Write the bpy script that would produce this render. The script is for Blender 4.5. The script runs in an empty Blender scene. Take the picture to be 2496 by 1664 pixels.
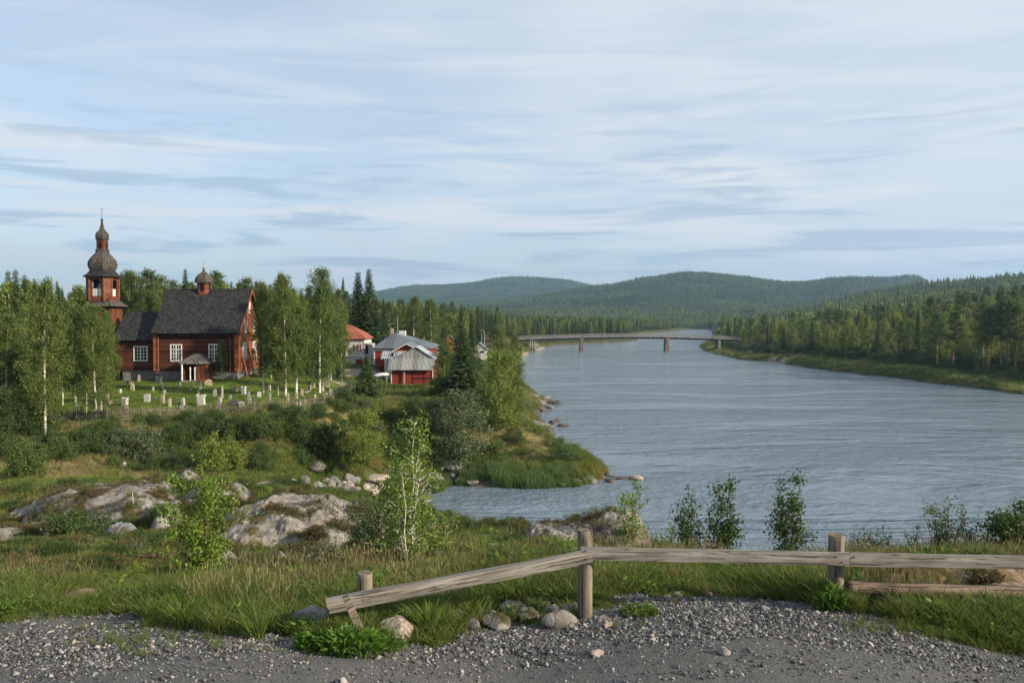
import bpy, math, random
import numpy as np
from mathutils import Vector, Matrix

# ------------------------------------------------------------------ camera, sky, sun, exposure
scene = bpy.context.scene
COL = scene.collection
W0, H0, FPX, HOR = 2496.0, 1664.0, 1941.0, 775.0
CAMZ = 14.4
PITCH = math.atan((H0/2-HOR)/FPX)
cam = bpy.data.cameras.new('camera'); cam_o = bpy.data.objects.new('camera', cam); COL.objects.link(cam_o)
cam.sensor_width = 36.0; cam.lens = 36.0*FPX/W0; cam.clip_start = 0.1; cam.clip_end = 20000
cam_o.location = (0, 0, CAMZ); cam_o.rotation_euler = (math.pi/2-PITCH, 0, 0)
scene.camera = cam_o

SUN_AZ, SUN_EL = 112.0, 23.0       # azimuth clockwise from +Y (view direction), elevation
sun = bpy.data.lights.new('sun', 'SUN'); sun_o = bpy.data.objects.new('sun', sun); COL.objects.link(sun_o)
sun.energy = 5.0; sun.angle = math.radians(0.5); sun.color = (1.0, 0.86, 0.66)
sd = Vector((math.sin(math.radians(SUN_AZ))*math.cos(math.radians(SUN_EL)), math.cos(math.radians(SUN_AZ))*math.cos(math.radians(SUN_EL)), math.sin(math.radians(SUN_EL))))
sun_o.rotation_euler = sd.to_track_quat('Z', 'Y').to_euler(); sun_o.location = sd*300

scene.view_settings.view_transform = 'Standard'; scene.view_settings.look = 'None'
scene.view_settings.gamma = 1.0; scene.view_settings.exposure = 0.52; scene.view_settings.use_curve_mapping = False
scene.render.engine = 'CYCLES'
cy = scene.cycles
cy.use_denoising = True
cy.max_bounces = 6; cy.diffuse_bounces = 2; cy.glossy_bounces = 2; cy.transmission_bounces = 3; cy.volume_bounces = 0
cy.transparent_max_bounces = 8
cy.caustics_reflective = False; cy.caustics_refractive = False
cy.sample_clamp_indirect = 4.0
try: cy.denoising_prefilter = 'ACCURATE'
except Exception: pass

# ------------------------------------------------------------------ node helpers
class NT:
    def __init__(s, tree): s.t = tree; s.n = tree.nodes; s.l = tree.links
    def node(s, typ, ins=None, **kw):
        n = s.n.new(typ)
        for k, v in kw.items(): setattr(n, k, v)
        for k, v in (ins or {}).items():
            i = n.inputs[k]
            if hasattr(v, 'is_output') or isinstance(v, bpy.types.NodeSocket): s.l.new(v, i)
            else: i.default_value = v
        return n
    def math(s, op, a, b=0.0, c=0.0, clamp=False):
        n = s.n.new('ShaderNodeMath'); n.operation = op; n.use_clamp = clamp
        for i, v in enumerate((a, b, c)):
            if isinstance(v, bpy.types.NodeSocket): s.l.new(v, n.inputs[i])
            else: n.inputs[i].default_value = v
        return n.outputs[0]
    def mix(s, fac, a, b, blend='MIX'):
        n = s.n.new('ShaderNodeMix'); n.data_type = 'RGBA'; n.blend_type = blend
        for i, v in ((0, fac), (6, a), (7, b)):
            if isinstance(v, bpy.types.NodeSocket): s.l.new(v, n.inputs[i])
            elif i == 0: n.inputs[0].default_value = v
            else: n.inputs[i].default_value = (*v, 1) if len(v) == 3 else v
        return n.outputs[2]
    def ramp(s, fac, stops):
        n = s.n.new('ShaderNodeValToRGB'); s.l.new(fac, n.inputs[0]); e = n.color_ramp.elements
        while len(e) < len(stops): e.new(0.5)
        for i, (p, c) in enumerate(stops):
            e[i].position = p; e[i].color = (c, c, c, 1) if not hasattr(c, '__len__') else (*c, 1)
        return n.outputs[0]
    def noise(s, vec, scale, detail=4, rough=0.5, dist=0.0):
        return s.node('ShaderNodeTexNoise', {'Vector': vec, 'Scale': scale, 'Detail': detail, 'Roughness': rough, 'Distortion': dist}).outputs[0]
    def mapping(s, vec, scale=(1, 1, 1), rot=(0, 0, 0), loc=(0, 0, 0)):
        return s.node('ShaderNodeMapping', {'Vector': vec, 'Scale': scale, 'Rotation': rot, 'Location': loc}).outputs[0]
    def smooth(s, v, a, b):
        n = s.node('ShaderNodeMapRange', {'Value': v, 'From Min': a, 'From Max': b}); n.interpolation_type = 'SMOOTHSTEP'
        return n.outputs[0]

world = bpy.data.worlds.new('World'); scene.world = world; world.use_nodes = True
w = NT(world.node_tree); w.n.clear()
sky = w.node('ShaderNodeTexSky', sky_type='NISHITA', sun_disc=False, sun_elevation=math.radians(SUN_EL), sun_rotation=math.radians(SUN_AZ), altitude=200, air_density=1.0, dust_density=1.2, ozone_density=1.6)
tc = w.node('ShaderNodeTexCoord').outputs['Generated']
sep = w.node('ShaderNodeSeparateXYZ', {0: tc})
dx, dy, dz = sep.outputs
zc = w.math('ADD', w.math('MAXIMUM', dz, 0.0), 0.10)
cu = w.math('DIVIDE', dx, zc); cv = w.math('DIVIDE', dy, zc)
uv = w.node('ShaderNodeCombineXYZ', {0: cu, 1: cv, 2: 0.0}).outputs[0]
# high thin veil, brighter on the right half of the view
veil_n = w.noise(w.mapping(uv, (0.62, 0.34, 1), (0, 0, 0.5), (3.1, 1.7, 0)), 1.0, 6, 0.52, 0.5)
fil_n = w.noise(w.mapping(uv, (0.5, 2.4, 1), (0, 0, -0.75), (0.3, 0, 0)), 1.6, 8, 0.6, 0.9)
veil = w.math('ADD', w.math('ADD', veil_n, w.math('MULTIPLY', fil_n, 0.62)), w.math('MULTIPLY', dx, 0.36))
veil = w.smooth(veil, 0.62, 1.12)
veil = w.math('ADD', w.math('MULTIPLY', veil, 0.62), 0.38)
# low stratus streaks
azel = w.node('ShaderNodeCombineXYZ', {0: dx, 1: dz, 2: 0.0}).outputs[0]
st_n = w.noise(w.mapping(azel, (2.6, 27.0, 1), (0, 0, 0.05), (5.2, 2.3, 0)), 1.0, 7, 0.58, 0.5)
st2_n = w.noise(w.mapping(azel, (3.2, 36.0, 1), (0, 0, -0.02), (1.2, 7.3, 0)), 1.2, 7, 0.6, 0.6)
low = w.math('SUBTRACT', 1.0, w.smooth(dz, 0.14, 0.34))
white_streak = w.math('MULTIPLY', w.smooth(st_n, 0.46, 0.62), w.math('ADD', w.math('MULTIPLY', low, 0.75), 0.12))
grey_streak = w.math('MULTIPLY', w.smooth(st2_n, 0.50, 0.62), w.math('MULTIPLY', low, 0.55))
SKY_STR = 0.14
skyc = w.node('ShaderNodeVectorMath', {0: sky.outputs[0]}, operation='SCALE'); skyc.inputs['Scale'].default_value = SKY_STR
base = w.mix(0.22, skyc.outputs[0], (0.42, 0.45, 0.48))
c1 = w.mix(veil, base, (0.52, 0.57, 0.62))
c2 = w.mix(white_streak, c1, (0.60, 0.62, 0.64))
c3 = w.mix(grey_streak, c2, (0.27, 0.36, 0.47))
bg = w.node('ShaderNodeBackground', {'Color': c3, 'Strength': 1.0})
w.l.new(bg.outputs[0], w.node('ShaderNodeOutputWorld').inputs[0])

# ------------------------------------------------------------------ pixel <-> world helpers (photo pixels, depth along Y)
CP, SP = math.cos(PITCH), math.sin(PITCH)
def P(px, py, D):
    x = (px-W0/2)/FPX; u = -(py-H0/2)/FPX
    yy = CP+u*SP; zz = -SP+u*CP
    return (x*D/yy, D, CAMZ+zz*D/yy)
def G(px, py, z=0.0):
    x = (px-W0/2)/FPX; u = -(py-H0/2)/FPX
    yy = CP+u*SP; zz = -SP+u*CP
    t = (z-CAMZ)/zz
    return (x*t, yy*t)
S = W0/2352.0      # the overview I measured in is 2352 wide

# ------------------------------------------------------------------ noise in numpy
def _h(ix, iy, seed):
    n = (ix.astype(np.int64)*374761393+iy.astype(np.int64)*668265263+seed*1274126177) & 0x7fffffff
    n = ((n ^ (n >> 13))*1274126177) & 0x7fffffff
    n = n ^ (n >> 16)
    return (n & 0xffff)/65535.0
def vnoise(x, y, seed=0):
    x = np.asarray(x, float); y = np.asarray(y, float)
    ix = np.floor(x); iy = np.floor(y); fx = x-ix; fy = y-iy
    fx = fx*fx*(3-2*fx); fy = fy*fy*(3-2*fy)
    a = _h(ix, iy, seed); b = _h(ix+1, iy, seed); c = _h(ix, iy+1, seed); d = _h(ix+1, iy+1, seed)
    return (a*(1-fx)+b*fx)*(1-fy)+(c*(1-fx)+d*fx)*fy
def fbm(x, y, oct=4, seed=0, rough=0.5):
    s = 0; a = 1; t = 0
    for i in range(oct):
        s = s+a*vnoise(x*2**i, y*2**i, seed+i*17); t += a; a *= rough
    return s/t-0.5

# ------------------------------------------------------------------ river outline on the water plane (photo pixels)
RIV_PX = [(1690, 802.3), (1658, 804.5), (1650, 807.5), (1612, 810), (1575, 813), (1560, 820), (1551, 831), (1490, 834), (1415, 838), (1362, 841), (1341, 844), (1324, 849), (1300, 856), (1283, 863), (1262, 872),
          (1240, 890), (1250, 915), (1273, 944), (1290, 960), (1322, 975), (1335, 985), (1318, 1003), (1302, 1020), (1312, 1035), (1342, 1047), (1352, 1082), (1385, 1103), (1420, 1118), (1452, 1135), (1466, 1152), (1458, 1166),
          (1425, 1178), (1369, 1184), (1252, 1187), (1165, 1184), (1100, 1180), (1078, 1182), (1050, 1200), (1040, 1225), (1060, 1252), (1120, 1290), (1250, 1320), (1500, 1345), (1800, 1360), (2496, 1370), (3600, 1400),
          (3600, 1040), (2800, 985), (2496, 961), (2411, 949), (2326, 938), (2270, 933), (2225, 926), (2167, 918), (2120, 916), (2082, 909), (2021, 902), (1944, 892), (1889, 882), (1812, 877), (1754, 864), (1717, 854), (1707, 844), (1722, 837), (1735, 826), (1738, 812), (1733, 803.5)]
RIV = np.array([G(a, b) for a, b in RIV_PX])
def riverdist(x, y):
    """signed distance: positive on land, negative in the water"""
    x = np.asarray(x, float).ravel(); y = np.asarray(y, float).ravel()
    best = np.full(x.shape, 1e12); inside = np.zeros(x.shape, bool)
    n = len(RIV)
    for i in range(n):
        x1, y1 = RIV[i]; x2, y2 = RIV[(i+1) % n]
        ex, ey = x2-x1, y2-y1
        t = np.clip(((x-x1)*ex+(y-y1)*ey)/(ex*ex+ey*ey), 0, 1)
        d = (x-x1-t*ex)**2+(y-y1-t*ey)**2
        best = np.minimum(best, d)
        if abs(ey) > 1e-9:
            cr = ((y1 > y) != (y2 > y)) & (x < (x2-x1)*(y-y1)/(y2-y1)+x1)
            inside ^= cr
    best = np.sqrt(best)
    return np.where(inside, -best, best)

# ------------------------------------------------------------------ terrain
CT = []   # (photo px, photo py, depth)
def ct(*a): CT.extend(a)
ct((-600, 1664, 6.4), (0, 1664, 6.4), (1248, 1664, 6.4), (2496, 1664, 6.4), (3100, 1664, 6.4))
ct((0, 1500, 8.15), (500, 1500, 8.15), (885, 1512, 8.0), (1427, 1507, 8.05), (2045, 1458, 8.5), (2496, 1500, 8.1))
ct((1600, 1440, 9.0), (1900, 1440, 9.0), (2250, 1400, 9.6), (2496, 1398, 9.6))
ct((1430, 1400, 10.0), (1250, 1400, 10.4))
ct((1300, 1352, 13.5), (1600, 1376, 13.0), (1930, 1376, 12.6), (2250, 1372, 12.6), (2496, 1372, 12.4), (3000, 1372, 12.4))
ct((0, 1433, 10.4), (482, 1422, 10.5), (800, 1420, 10.5), (1000, 1392, 12), (0, 1390, 13.5), (-500, 1400, 12))
ct((300, 1385, 15), (0, 1312, 19), (160, 1310, 19), (330, 1322, 19), (520, 1360, 17), (700, 1372, 16.6), (840, 1345, 17.5))
ct((0, 1275, 23), (150, 1250, 24), (320, 1218, 25.5), (440, 1192, 27), (600, 1190, 28.5), (720, 1205, 28), (900, 1235, 27), (1060, 1280, 24), (1200, 1300, 21), (1320, 1305, 19), (1500, 1335, 17.5), (1170, 1335, 15.5))
ct(*[(px,py,d) for px in (1450,1700,2000,2300,2600,3000) for d,py in ((17,1400),(22,1425),(30,1465),(40,1440))])
ct(*[(px,py,d) for px in (1080,1200,1320) for d,py in ((30,1318),(40,1325))])
ct((0, 1200, 37), (200, 1190, 36), (0, 1146, 48), (300, 1146, 51), (500, 1155, 52), (636, 1170, 51), (820, 1185, 55), (900, 1195, 58), (1020, 1205, 63), (-500, 1160, 48))
ct((320, 1115, 54), (750, 1148, 60), (540, 1110, 56), (880, 1112, 60), (980, 1135, 64), (1115, 1140, 67), (1300, 1155, 72), (1400, 1140, 75))
ct((0, 1061, 54), (140, 1026, 59.5), (318, 1065, 55), (520, 1007, 62), (743, 1000, 66), (850, 977, 73), (700, 1060, 60), (930, 1060, 65), (1050, 1060, 70), (1160, 1080, 76), (1274, 1110, 77))
ct((-500, 1040, 58), (-500, 930, 85), (0, 934, 84), (300, 934, 84), (450, 925, 85), (620, 920, 87), (800, 933, 90), (450, 965, 73), (700, 968, 75))
ct((900, 965, 92), (1003, 940, 108), (1115, 966, 92), (1220, 1010, 88), (1180, 1040, 84), (1000, 1005, 78), (1200, 950, 108), (1290, 1010, 105))
ct((-500, 880, 130), (0, 885, 125), (400, 880, 125), (700, 885, 125), (900, 890, 130), (1060, 890, 140), (1180, 915, 150))
ct((-500, 820, 220), (0, 825, 220), (400, 825, 220), (800, 835, 220), (1000, 840, 220), (1200, 865, 230))
ct((-500, 790, 400), (0, 795, 400), (600, 795, 400), (1000, 805, 400), (1250, 826, 345), (1330, 838, 405), (1500, 826, 480))
ct((0, 760, 1000), (600, 770, 1000), (1000, 780, 1000), (1400, 790, 1000), (1560, 797, 1000), (1690, 797, 1100), (1850, 790, 1000))
ct((1450, 805, 700), (1200, 800, 700), (800, 790, 700), (1700, 810, 700), (1800, 815, 500))
ct((1700, 870, 300), (1850, 862, 290), (2000, 872, 250), (2200, 895, 200), (2440, 915, 175), (2700, 930, 165))
ct((1800, 840, 390), (2000, 825, 400), (2200, 805, 400), (2400, 775, 400), (2600, 765, 400), (2900, 755, 400))
ct((1900, 800, 700), (2100, 775, 700), (2300, 740, 700), (2496, 730, 700), (2900, 720, 700))
ct((1950, 770, 1100), (2040, 742, 1150), (2150, 718, 1150), (2300, 700, 1100), (2496, 688, 1100), (2900, 680, 1100))
ct((2100, 740, 1600), (2496, 720, 1600), (2300, 770, 2500), (2900, 760, 2500))
ct((1300, 760, 1700), (1500, 752, 1700), (1700, 750, 1700), (1900, 752, 1700), (1000, 770, 1700), (600, 770, 1700))
ct((1330, 724, 2500), (1400, 710, 2500), (1500, 697, 2500), (1600, 677, 2500), (1680, 668, 2500), (1750, 669, 2500), (1830, 677, 2500), (1900, 690, 2500), (1945, 695, 2500), (1990, 685, 2500), (2040, 678, 2500), (2100, 678, 2500), (2170, 684, 2500), (2280, 700, 2500))
ct((1200, 745, 2500), (1000, 752, 2500), (600, 755, 2500), (0, 755, 2500))
ct((1600, 705, 3200), (1900, 715, 3200), (1450, 735, 3100))
ct((600, 735, 4000), (800, 728, 4000), (920, 717, 4000), (1000, 701, 4000), (1070, 697, 4000), (1130, 694, 4000), (1200, 684, 4000), (1290, 680, 4000), (1370, 684, 4000), (1430, 696, 4000), (1500, 712, 4000), (1700, 725, 4000), (2100, 745, 4000), (2496, 745, 4000))
ct((0, 760, 5500), (900, 750, 5500), (1300, 735, 5500), (1800, 750, 5500), (2600, 760, 5500))
_c = np.array(CT, float)
_hy = np.array([(CAMZ-P(a, b, d)[2])/d for a, b, d in CT])
def _feat(px, D): return px/520.0, np.log(D)*2.2
_fx, _fy = _feat(_c[:, 0], _c[:, 2])
def _ker(r2): return np.sqrt(r2+0.02)
_A = _ker((_fx[:, None]-_fx[None])**2+(_fy[:, None]-_fy[None])**2)+np.eye(len(_c))*(-0.004)
_B = np.stack([np.ones(len(_c)), _fx, _fy], 1)
_M = np.block([[_A, _B], [_B.T, np.zeros((3, 3))]])
_sol = np.linalg.solve(_M, np.concatenate([_hy, np.zeros(3)]))
def zt(x, y):
    """terrain height"""
    x = np.atleast_1d(np.asarray(x, float)); y = np.atleast_1d(np.asarray(y, float)); shp = x.shape
    x = x.ravel(); y = y.ravel()
    out = np.empty(x.shape)
    for a in range(0, len(x), 60000):
        xs, ys = x[a:a+60000], y[a:a+60000]
        D = np.clip(ys, 6.4, 6000); px = np.clip(W0/2+FPX*xs/np.maximum(D, 6.4), -600, 3000)
        fx, fy = _feat(px, D)
        K = _ker((fx[:, None]-_fx[None])**2+(fy[:, None]-_fy[None])**2)
        h = K@_sol[:-3]+_sol[-3]+_sol[-2]*fx+_sol[-1]*fy
        z = CAMZ-h*D
        rd = riverdist(xs, ys)
        amp = np.clip((D-9)/40, 0.0, 1.0)
        z = z+fbm(xs/7.0, ys/7.0, 4, 3)*(0.25+0.9*amp)*np.clip((ys-9)/6, 0, 1)*np.where((ys > 60) & (ys < 125) & (px > 100) & (px < 1100), 0.25, 1.0)
        z = z+fbm(xs/0.9, ys/0.9, 3, 9)*(0.05+0.20*np.clip((ys-9.5)/3, 0, 1))+fbm(xs/2.6, ys/2.6, 3, 12)*0.40*np.clip((ys-10.5)/4, 0, 1)*np.clip((60-ys)/20, 0, 1)
        z = z+fbm(xs/260.0, ys/260.0, 4, 35)*np.clip((D-1000)/900, 0, 1)*30
        n = fbm(xs/2.5, ys/2.5, 3, 5)
        rr = rd+n*np.clip(D/70, 0.3, 1.4)
        land = np.minimum(z, 0.12+0.66*np.maximum(rr, 0))
        land = np.maximum(land, 0.10+np.minimum(rr*0.12, 0.6))
        z = np.where(rr > 0, land, np.maximum(-1.8, 0.02+0.35*rr))
        out[a:a+60000] = z
    return out.reshape(shp)
def z1(x, y): return float(zt([x], [y])[0])
def hit(px, py, dmin=6.0, dmax=1500.0):
    """ground point seen at a photo pixel"""
    Ds = np.exp(np.linspace(math.log(dmin), math.log(dmax), 900))
    a = np.array([P(px, py, d) for d in Ds])
    zz = zt(a[:, 0], a[:, 1])
    k = np.nonzero(a[:, 2] <= zz)[0]
    i = k[0] if len(k) else len(Ds)-1
    return Vector((a[i, 0], a[i, 1], zz[i]))
def on(px, D):
    x = (px-W0/2)/FPX*D
    return Vector((x, D, z1(x, D)))
# ------------------------------------------------------------------ materials
def new_mat(name, rough=0.8, spec=0.3):
    m = bpy.data.materials.new(name); m.use_nodes = True; t = NT(m.node_tree); t.n.clear()
    b = t.node('ShaderNodeBsdfPrincipled', {'Roughness': rough}); b.inputs['Specular IOR Level'].default_value = spec
    o = t.node('ShaderNodeOutputMaterial'); t.l.new(b.outputs[0], o.inputs[0])
    return m, t, b, o
def obj_co(t): return t.node('ShaderNodeTexCoord').outputs['Object']
def pos_co(t): return t.node('ShaderNodeNewGeometry').outputs['Position']
def bump(t, b, h, dist=0.02, strength=0.6):
    n = t.node('ShaderNodeBump', {'Height': h, 'Distance': dist, 'Strength': strength}); t.l.new(n.outputs[0], b.inputs['Normal'])
def attr(t, name, typ='GEOMETRY'):
    return t.node('ShaderNodeAttribute', attribute_name=name, attribute_type=typ).outputs['Fac']

def leaf_mat(name, c1, c2, c3=None, trans=0.35, rough=0.55, patch=0.0, patch_col=None):
    m, t, b, o = new_mat(name, rough, 0.25)
    v = attr(t, 'var')
    col = t.mix(v, c1, c2)
    r = t.node('ShaderNodeObjectInfo').outputs['Random']
    if c3: col = t.mix(t.math('MULTIPLY', r, 0.7), col, c3)
    if patch_col:
        n = t.noise(pos_co(t), patch, 3, 0.6)
        col = t.mix(t.math('MULTIPLY', t.smooth(n, 0.47, 0.62), 0.85), col, patch_col)
    t.l.new(col, b.inputs['Base Color'])
    tr = t.node('ShaderNodeBsdfTranslucent', {'Color': col})
    mx = t.node('ShaderNodeMixShader', {0: trans, 1: b.outputs[0], 2: tr.outputs[0]})
    t.l.new(mx.outputs[0], o.inputs[0])
    return m
M = {}
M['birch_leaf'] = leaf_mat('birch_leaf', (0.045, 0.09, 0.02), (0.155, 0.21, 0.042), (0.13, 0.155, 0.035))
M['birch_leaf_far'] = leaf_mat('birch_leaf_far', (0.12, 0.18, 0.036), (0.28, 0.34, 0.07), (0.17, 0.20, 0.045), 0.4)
M['spruce_leaf'] = leaf_mat('spruce_needles', (0.034, 0.06, 0.02), (0.075, 0.115, 0.035), (0.075, 0.115, 0.03), 0.2)
M['pine_leaf'] = leaf_mat('pine_needles', (0.05, 0.085, 0.026), (0.105, 0.15, 0.045), (0.10, 0.14, 0.035), 0.25)
M['shrub_leaf'] = leaf_mat('shrub_leaf', (0.055, 0.10, 0.02), (0.13, 0.18, 0.04), (0.05, 0.085, 0.03))
M['shrub_bright'] = leaf_mat('shrub_bright_leaf', (0.12, 0.18, 0.025), (0.23, 0.27, 0.055), None, 0.4)
M['shrub_grey'] = leaf_mat('willow_leaf', (0.075, 0.11, 0.05), (0.15, 0.18, 0.085), None, 0.3)
M['shrub_dark'] = leaf_mat('dark_shrub_leaf', (0.03, 0.06, 0.016), (0.07, 0.11, 0.025), None, 0.25)
M['sapling_leaf'] = leaf_mat('sapling_leaf', (0.085, 0.155, 0.02), (0.21, 0.29, 0.045), None, 0.4, 0.4)
M['sapling_dark'] = leaf_mat('alder_leaf', (0.035, 0.075, 0.018), (0.085, 0.14, 0.035), None, 0.3, 0.4)
M['grass'] = leaf_mat('grass_blade', (0.07, 0.105, 0.020), (0.16, 0.19, 0.04), (0.17, 0.15, 0.06), 0.4, 0.6, 0.75, (0.19, 0.16, 0.065))
M['grass_green'] = leaf_mat('lush_grass_blade', (0.065, 0.12, 0.018), (0.15, 0.22, 0.035), (0.13, 0.15, 0.035), 0.4, 0.55)
M['straw'] = leaf_mat('straw_blade', (0.17, 0.145, 0.06), (0.31, 0.26, 0.13), None, 0.3, 0.7)
M['meadow'] = leaf_mat('meadow_blade', (0.085, 0.13, 0.022), (0.17, 0.21, 0.04), None, 0.35, 0.65, 0.16, (0.27, 0.21, 0.07))
M['reed'] = leaf_mat('reed_blade', (0.06, 0.115, 0.035), (0.15, 0.21, 0.065), None, 0.3, 0.6)
M['bankgrass'] = leaf_mat('bank_grass_blade', (0.08, 0.125, 0.028), (0.16, 0.20, 0.05), None, 0.35, 0.65, 0.05, (0.28, 0.27, 0.10))
M['heather'] = leaf_mat('heather_sprig', (0.05, 0.045, 0.018), (0.14, 0.09, 0.04), None, 0.2, 0.8, 1.1, (0.06, 0.09, 0.02))
M['weed'] = leaf_mat('weed_leaf', (0.05, 0.12, 0.015), (0.12, 0.21, 0.03), None, 0.35, 0.4)

def flat(name, c, rough=0.8, spec=0.3, nscale=6.0, amt=0.25, bmp=0.0):
    m, t, b, o = new_mat(name, rough, spec)
    n = t.noise(obj_co(t), nscale, 5, 0.6)
    lo = tuple(x*(1-amt) for x in c); hi = tuple(min(1, x*(1+amt)) for x in c)
    t.l.new(t.mix(t.smooth(n, 0.3, 0.7), lo, hi), b.inputs['Base Color'])
    if bmp: bump(t, b, n, bmp)
    return m
M['white_paint'] = flat('white_paint', (0.72, 0.71, 0.68), 0.5, 0.4, 3.0, 0.12)
M['white_wall'] = flat('white_plaster', (0.52, 0.50, 0.46), 0.8, 0.2, 1.5, 0.12)
M['glass'], _t, _b, _o = new_mat('window_glass', 0.06, 0.6); _b.inputs['Base Color'].default_value = (0.02, 0.028, 0.03, 1)
M['dark'] = flat('dark_opening', (0.012, 0.011, 0.010), 0.9, 0.1)
M['metal'] = flat('painted_metal', (0.30, 0.31, 0.31), 0.45, 0.5)
M['iron'] = flat('wrought_iron', (0.06, 0.055, 0.05), 0.5, 0.5)
M['copper'] = flat('tarnished_ball', (0.22, 0.17, 0.12), 0.5, 0.5)
M['orange_tile'] = flat('orange_wall', (0.45, 0.13, 0.05), 0.8)
M['bridge_wood'] = flat('bridge_timber', (0.24, 0.23, 0.22), 0.85, 0.2, 0.8, 0.35)
M['bridge_dark'] = flat('bridge_girder', (0.05, 0.05, 0.05), 0.8, 0.2, 0.8, 0.35)
M['bridge_stone'] = flat('bridge_pier_stone', (0.17, 0.13, 0.10), 0.9, 0.2, 1.6, 0.45, 0.05)
M['picket'] = flat('grey_picket_wood', (0.15, 0.13, 0.10), 0.9, 0.2, 3.0, 0.45)
M['bark'] = flat('grey_bark', (0.12, 0.095, 0.07), 0.95, 0.1, 5.0, 0.45, 0.02)
M['pine_bark'] = flat('pine_bark', (0.22, 0.13, 0.08), 0.95, 0.1, 3.0, 0.4, 0.02)
M['twig'] = flat('brown_twig', (0.10, 0.07, 0.045), 0.9, 0.1, 9.0, 0.3)
M['pale_twig'] = flat('pale_twig', (0.42, 0.33, 0.24), 0.8, 0.2, 9.0, 0.3)

def mk_birch_bark():
    m, t, b, o = new_mat('birch_bark', 0.75, 0.2); co = obj_co(t)
    n = t.noise(t.mapping(co, (3, 3, 7.0)), 1.5, 4, 0.65); n2 = t.noise(co, 3.0, 3)
    f = t.smooth(n, 0.56, 0.66)
    t.l.new(t.mix(f, t.mix(n2, (0.50, 0.46, 0.40), (0.72, 0.69, 0.63)), (0.05, 0.045, 0.04)), b.inputs['Base Color'])
    return m
M['birch_bark'] = mk_birch_bark()

def mk_boards(name, c, pitch=0.2, axis='Z', amt=0.35, dark=0.35, grey=None, bd=0.03):
    """tarred or painted boards: rows along an axis, each with its own tone, streaked along the grain"""
    m, t, b, o = new_mat(name, 0.82, 0.2); co = obj_co(t)
    s = t.node('ShaderNodeSeparateXYZ', {0: co})
    if axis == 'Z': k = s.outputs[2]
    else: k = t.math('ADD', s.outputs[0], s.outputs[1])
    r = t.math('DIVIDE', k, pitch); fr = t.math('FRACT', r); fl = t.math('FLOOR', r)
    tone = t.node('ShaderNodeTexWhiteNoise', {'W': fl}, noise_dimensions='1D').outputs[0]
    sc = (1.2, 1.2, 14.0) if axis == 'Z' else (14.0, 14.0, 1.2)
    n = t.noise(t.mapping(co, sc), 1.0, 5, 0.65); n2 = t.noise(co, 0.5, 4, 0.6)
    v = t.math('ADD', t.math('MULTIPLY', tone, 0.4), t.math('MULTIPLY', n, 0.6))
    lo = tuple(x*(1-amt) for x in c); hi = tuple(x*(1+amt) for x in c)
    col = t.mix(t.smooth(v, 0.25, 0.75), lo, hi)
    if grey: col = t.mix(t.math('MULTIPLY', t.smooth(n2, 0.45, 0.7), 0.7), col, grey)
    gap = t.smooth(t.math('ABSOLUTE', t.math('SUBTRACT', fr, 0.5)), 0.42, 0.5)
    col = t.mix(t.math('MULTIPLY', gap, 1-dark), col, tuple(x*0.25 for x in c))
    t.l.new(col, b.inputs['Base Color'])
    bump(t, b, t.math('ADD', t.math('MULTIPLY', gap, -1.0), t.math('MULTIPLY', n, 0.3)), bd, 0.8)
    return m
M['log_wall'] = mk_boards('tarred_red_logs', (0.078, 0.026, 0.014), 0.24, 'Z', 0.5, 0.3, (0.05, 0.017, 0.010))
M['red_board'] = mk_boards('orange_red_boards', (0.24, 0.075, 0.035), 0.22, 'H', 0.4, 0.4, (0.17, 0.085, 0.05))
M['red_siding'] = mk_boards('weathered_red_siding', (0.17, 0.055, 0.03), 0.22, 'Z', 0.45, 0.3, (0.20, 0.14, 0.10))
M['barn_red'] = mk_boards('barn_red_boards', (0.24, 0.035, 0.022), 0.16, 'H', 0.2, 0.4, (0.17, 0.028, 0.02))
M['corner_board'] = mk_boards('corner_board', (0.24, 0.085, 0.04), 0.3, 'Z', 0.25, 0.8)
M['tower_red'] = mk_boards('weathered_tower_boards', (0.115, 0.040, 0.022), 0.22, 'H', 0.45, 0.4, (0.11, 0.06, 0.04))
M['shaft_boards'] = mk_boards('tower_boards', (0.12, 0.042, 0.022), 0.26, 'H', 0.3, 0.3)
def mk_shingle(name, c, rows=0.22, streak=True, amt=0.45):
    m, t, b, o = new_mat(name, 0.85, 0.2); co = obj_co(t)
    s = t.node('ShaderNodeSeparateXYZ', {0: co})
    r = t.math('DIVIDE', s.outputs[2], rows); fl = t.math('FLOOR', r); fr = t.math('FRACT', r)
    u = t.math('ADD', t.math('DIVIDE', t.math('ADD', s.outputs[0], s.outputs[1]), 0.16), t.math('MULTIPLY', fl, 0.37))
    cell = t.node('ShaderNodeCombineXYZ', {0: t.math('FLOOR', u), 1: fl, 2: 0}).outputs[0]
    wn = t.node('ShaderNodeTexWhiteNoise', {'Vector': cell}, noise_dimensions='2D').outputs[0]
    n = t.noise(t.mapping(co, (2.2, 2.2, 0.45)), 1.2, 6, 0.7)
    v = t.math('ADD', t.math('MULTIPLY', wn, 0.45), t.math('MULTIPLY', n, 0.55))
    col = t.mix(t.smooth(v, 0.25, 0.75), tuple(x*(1-amt) for x in c), tuple(x*(1+amt) for x in c))
    n3 = t.noise(t.mapping(co, (5, 5, 0.6)), 1.0, 3, 0.6)
    col = t.mix(t.math('MULTIPLY', t.smooth(n3, 0.64, 0.74), 0.6), col, tuple(min(1, x*2.6) for x in c))
    edge = t.smooth(fr, 0.82, 1.0)
    t.l.new(t.mix(t.math('MULTIPLY', edge, 0.5), col, tuple(x*0.3 for x in c)), b.inputs['Base Color'])
    bump(t, b, t.math('SUBTRACT', t.math('MULTIPLY', wn, 0.6), edge), 0.03, 0.8)
    return m
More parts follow.
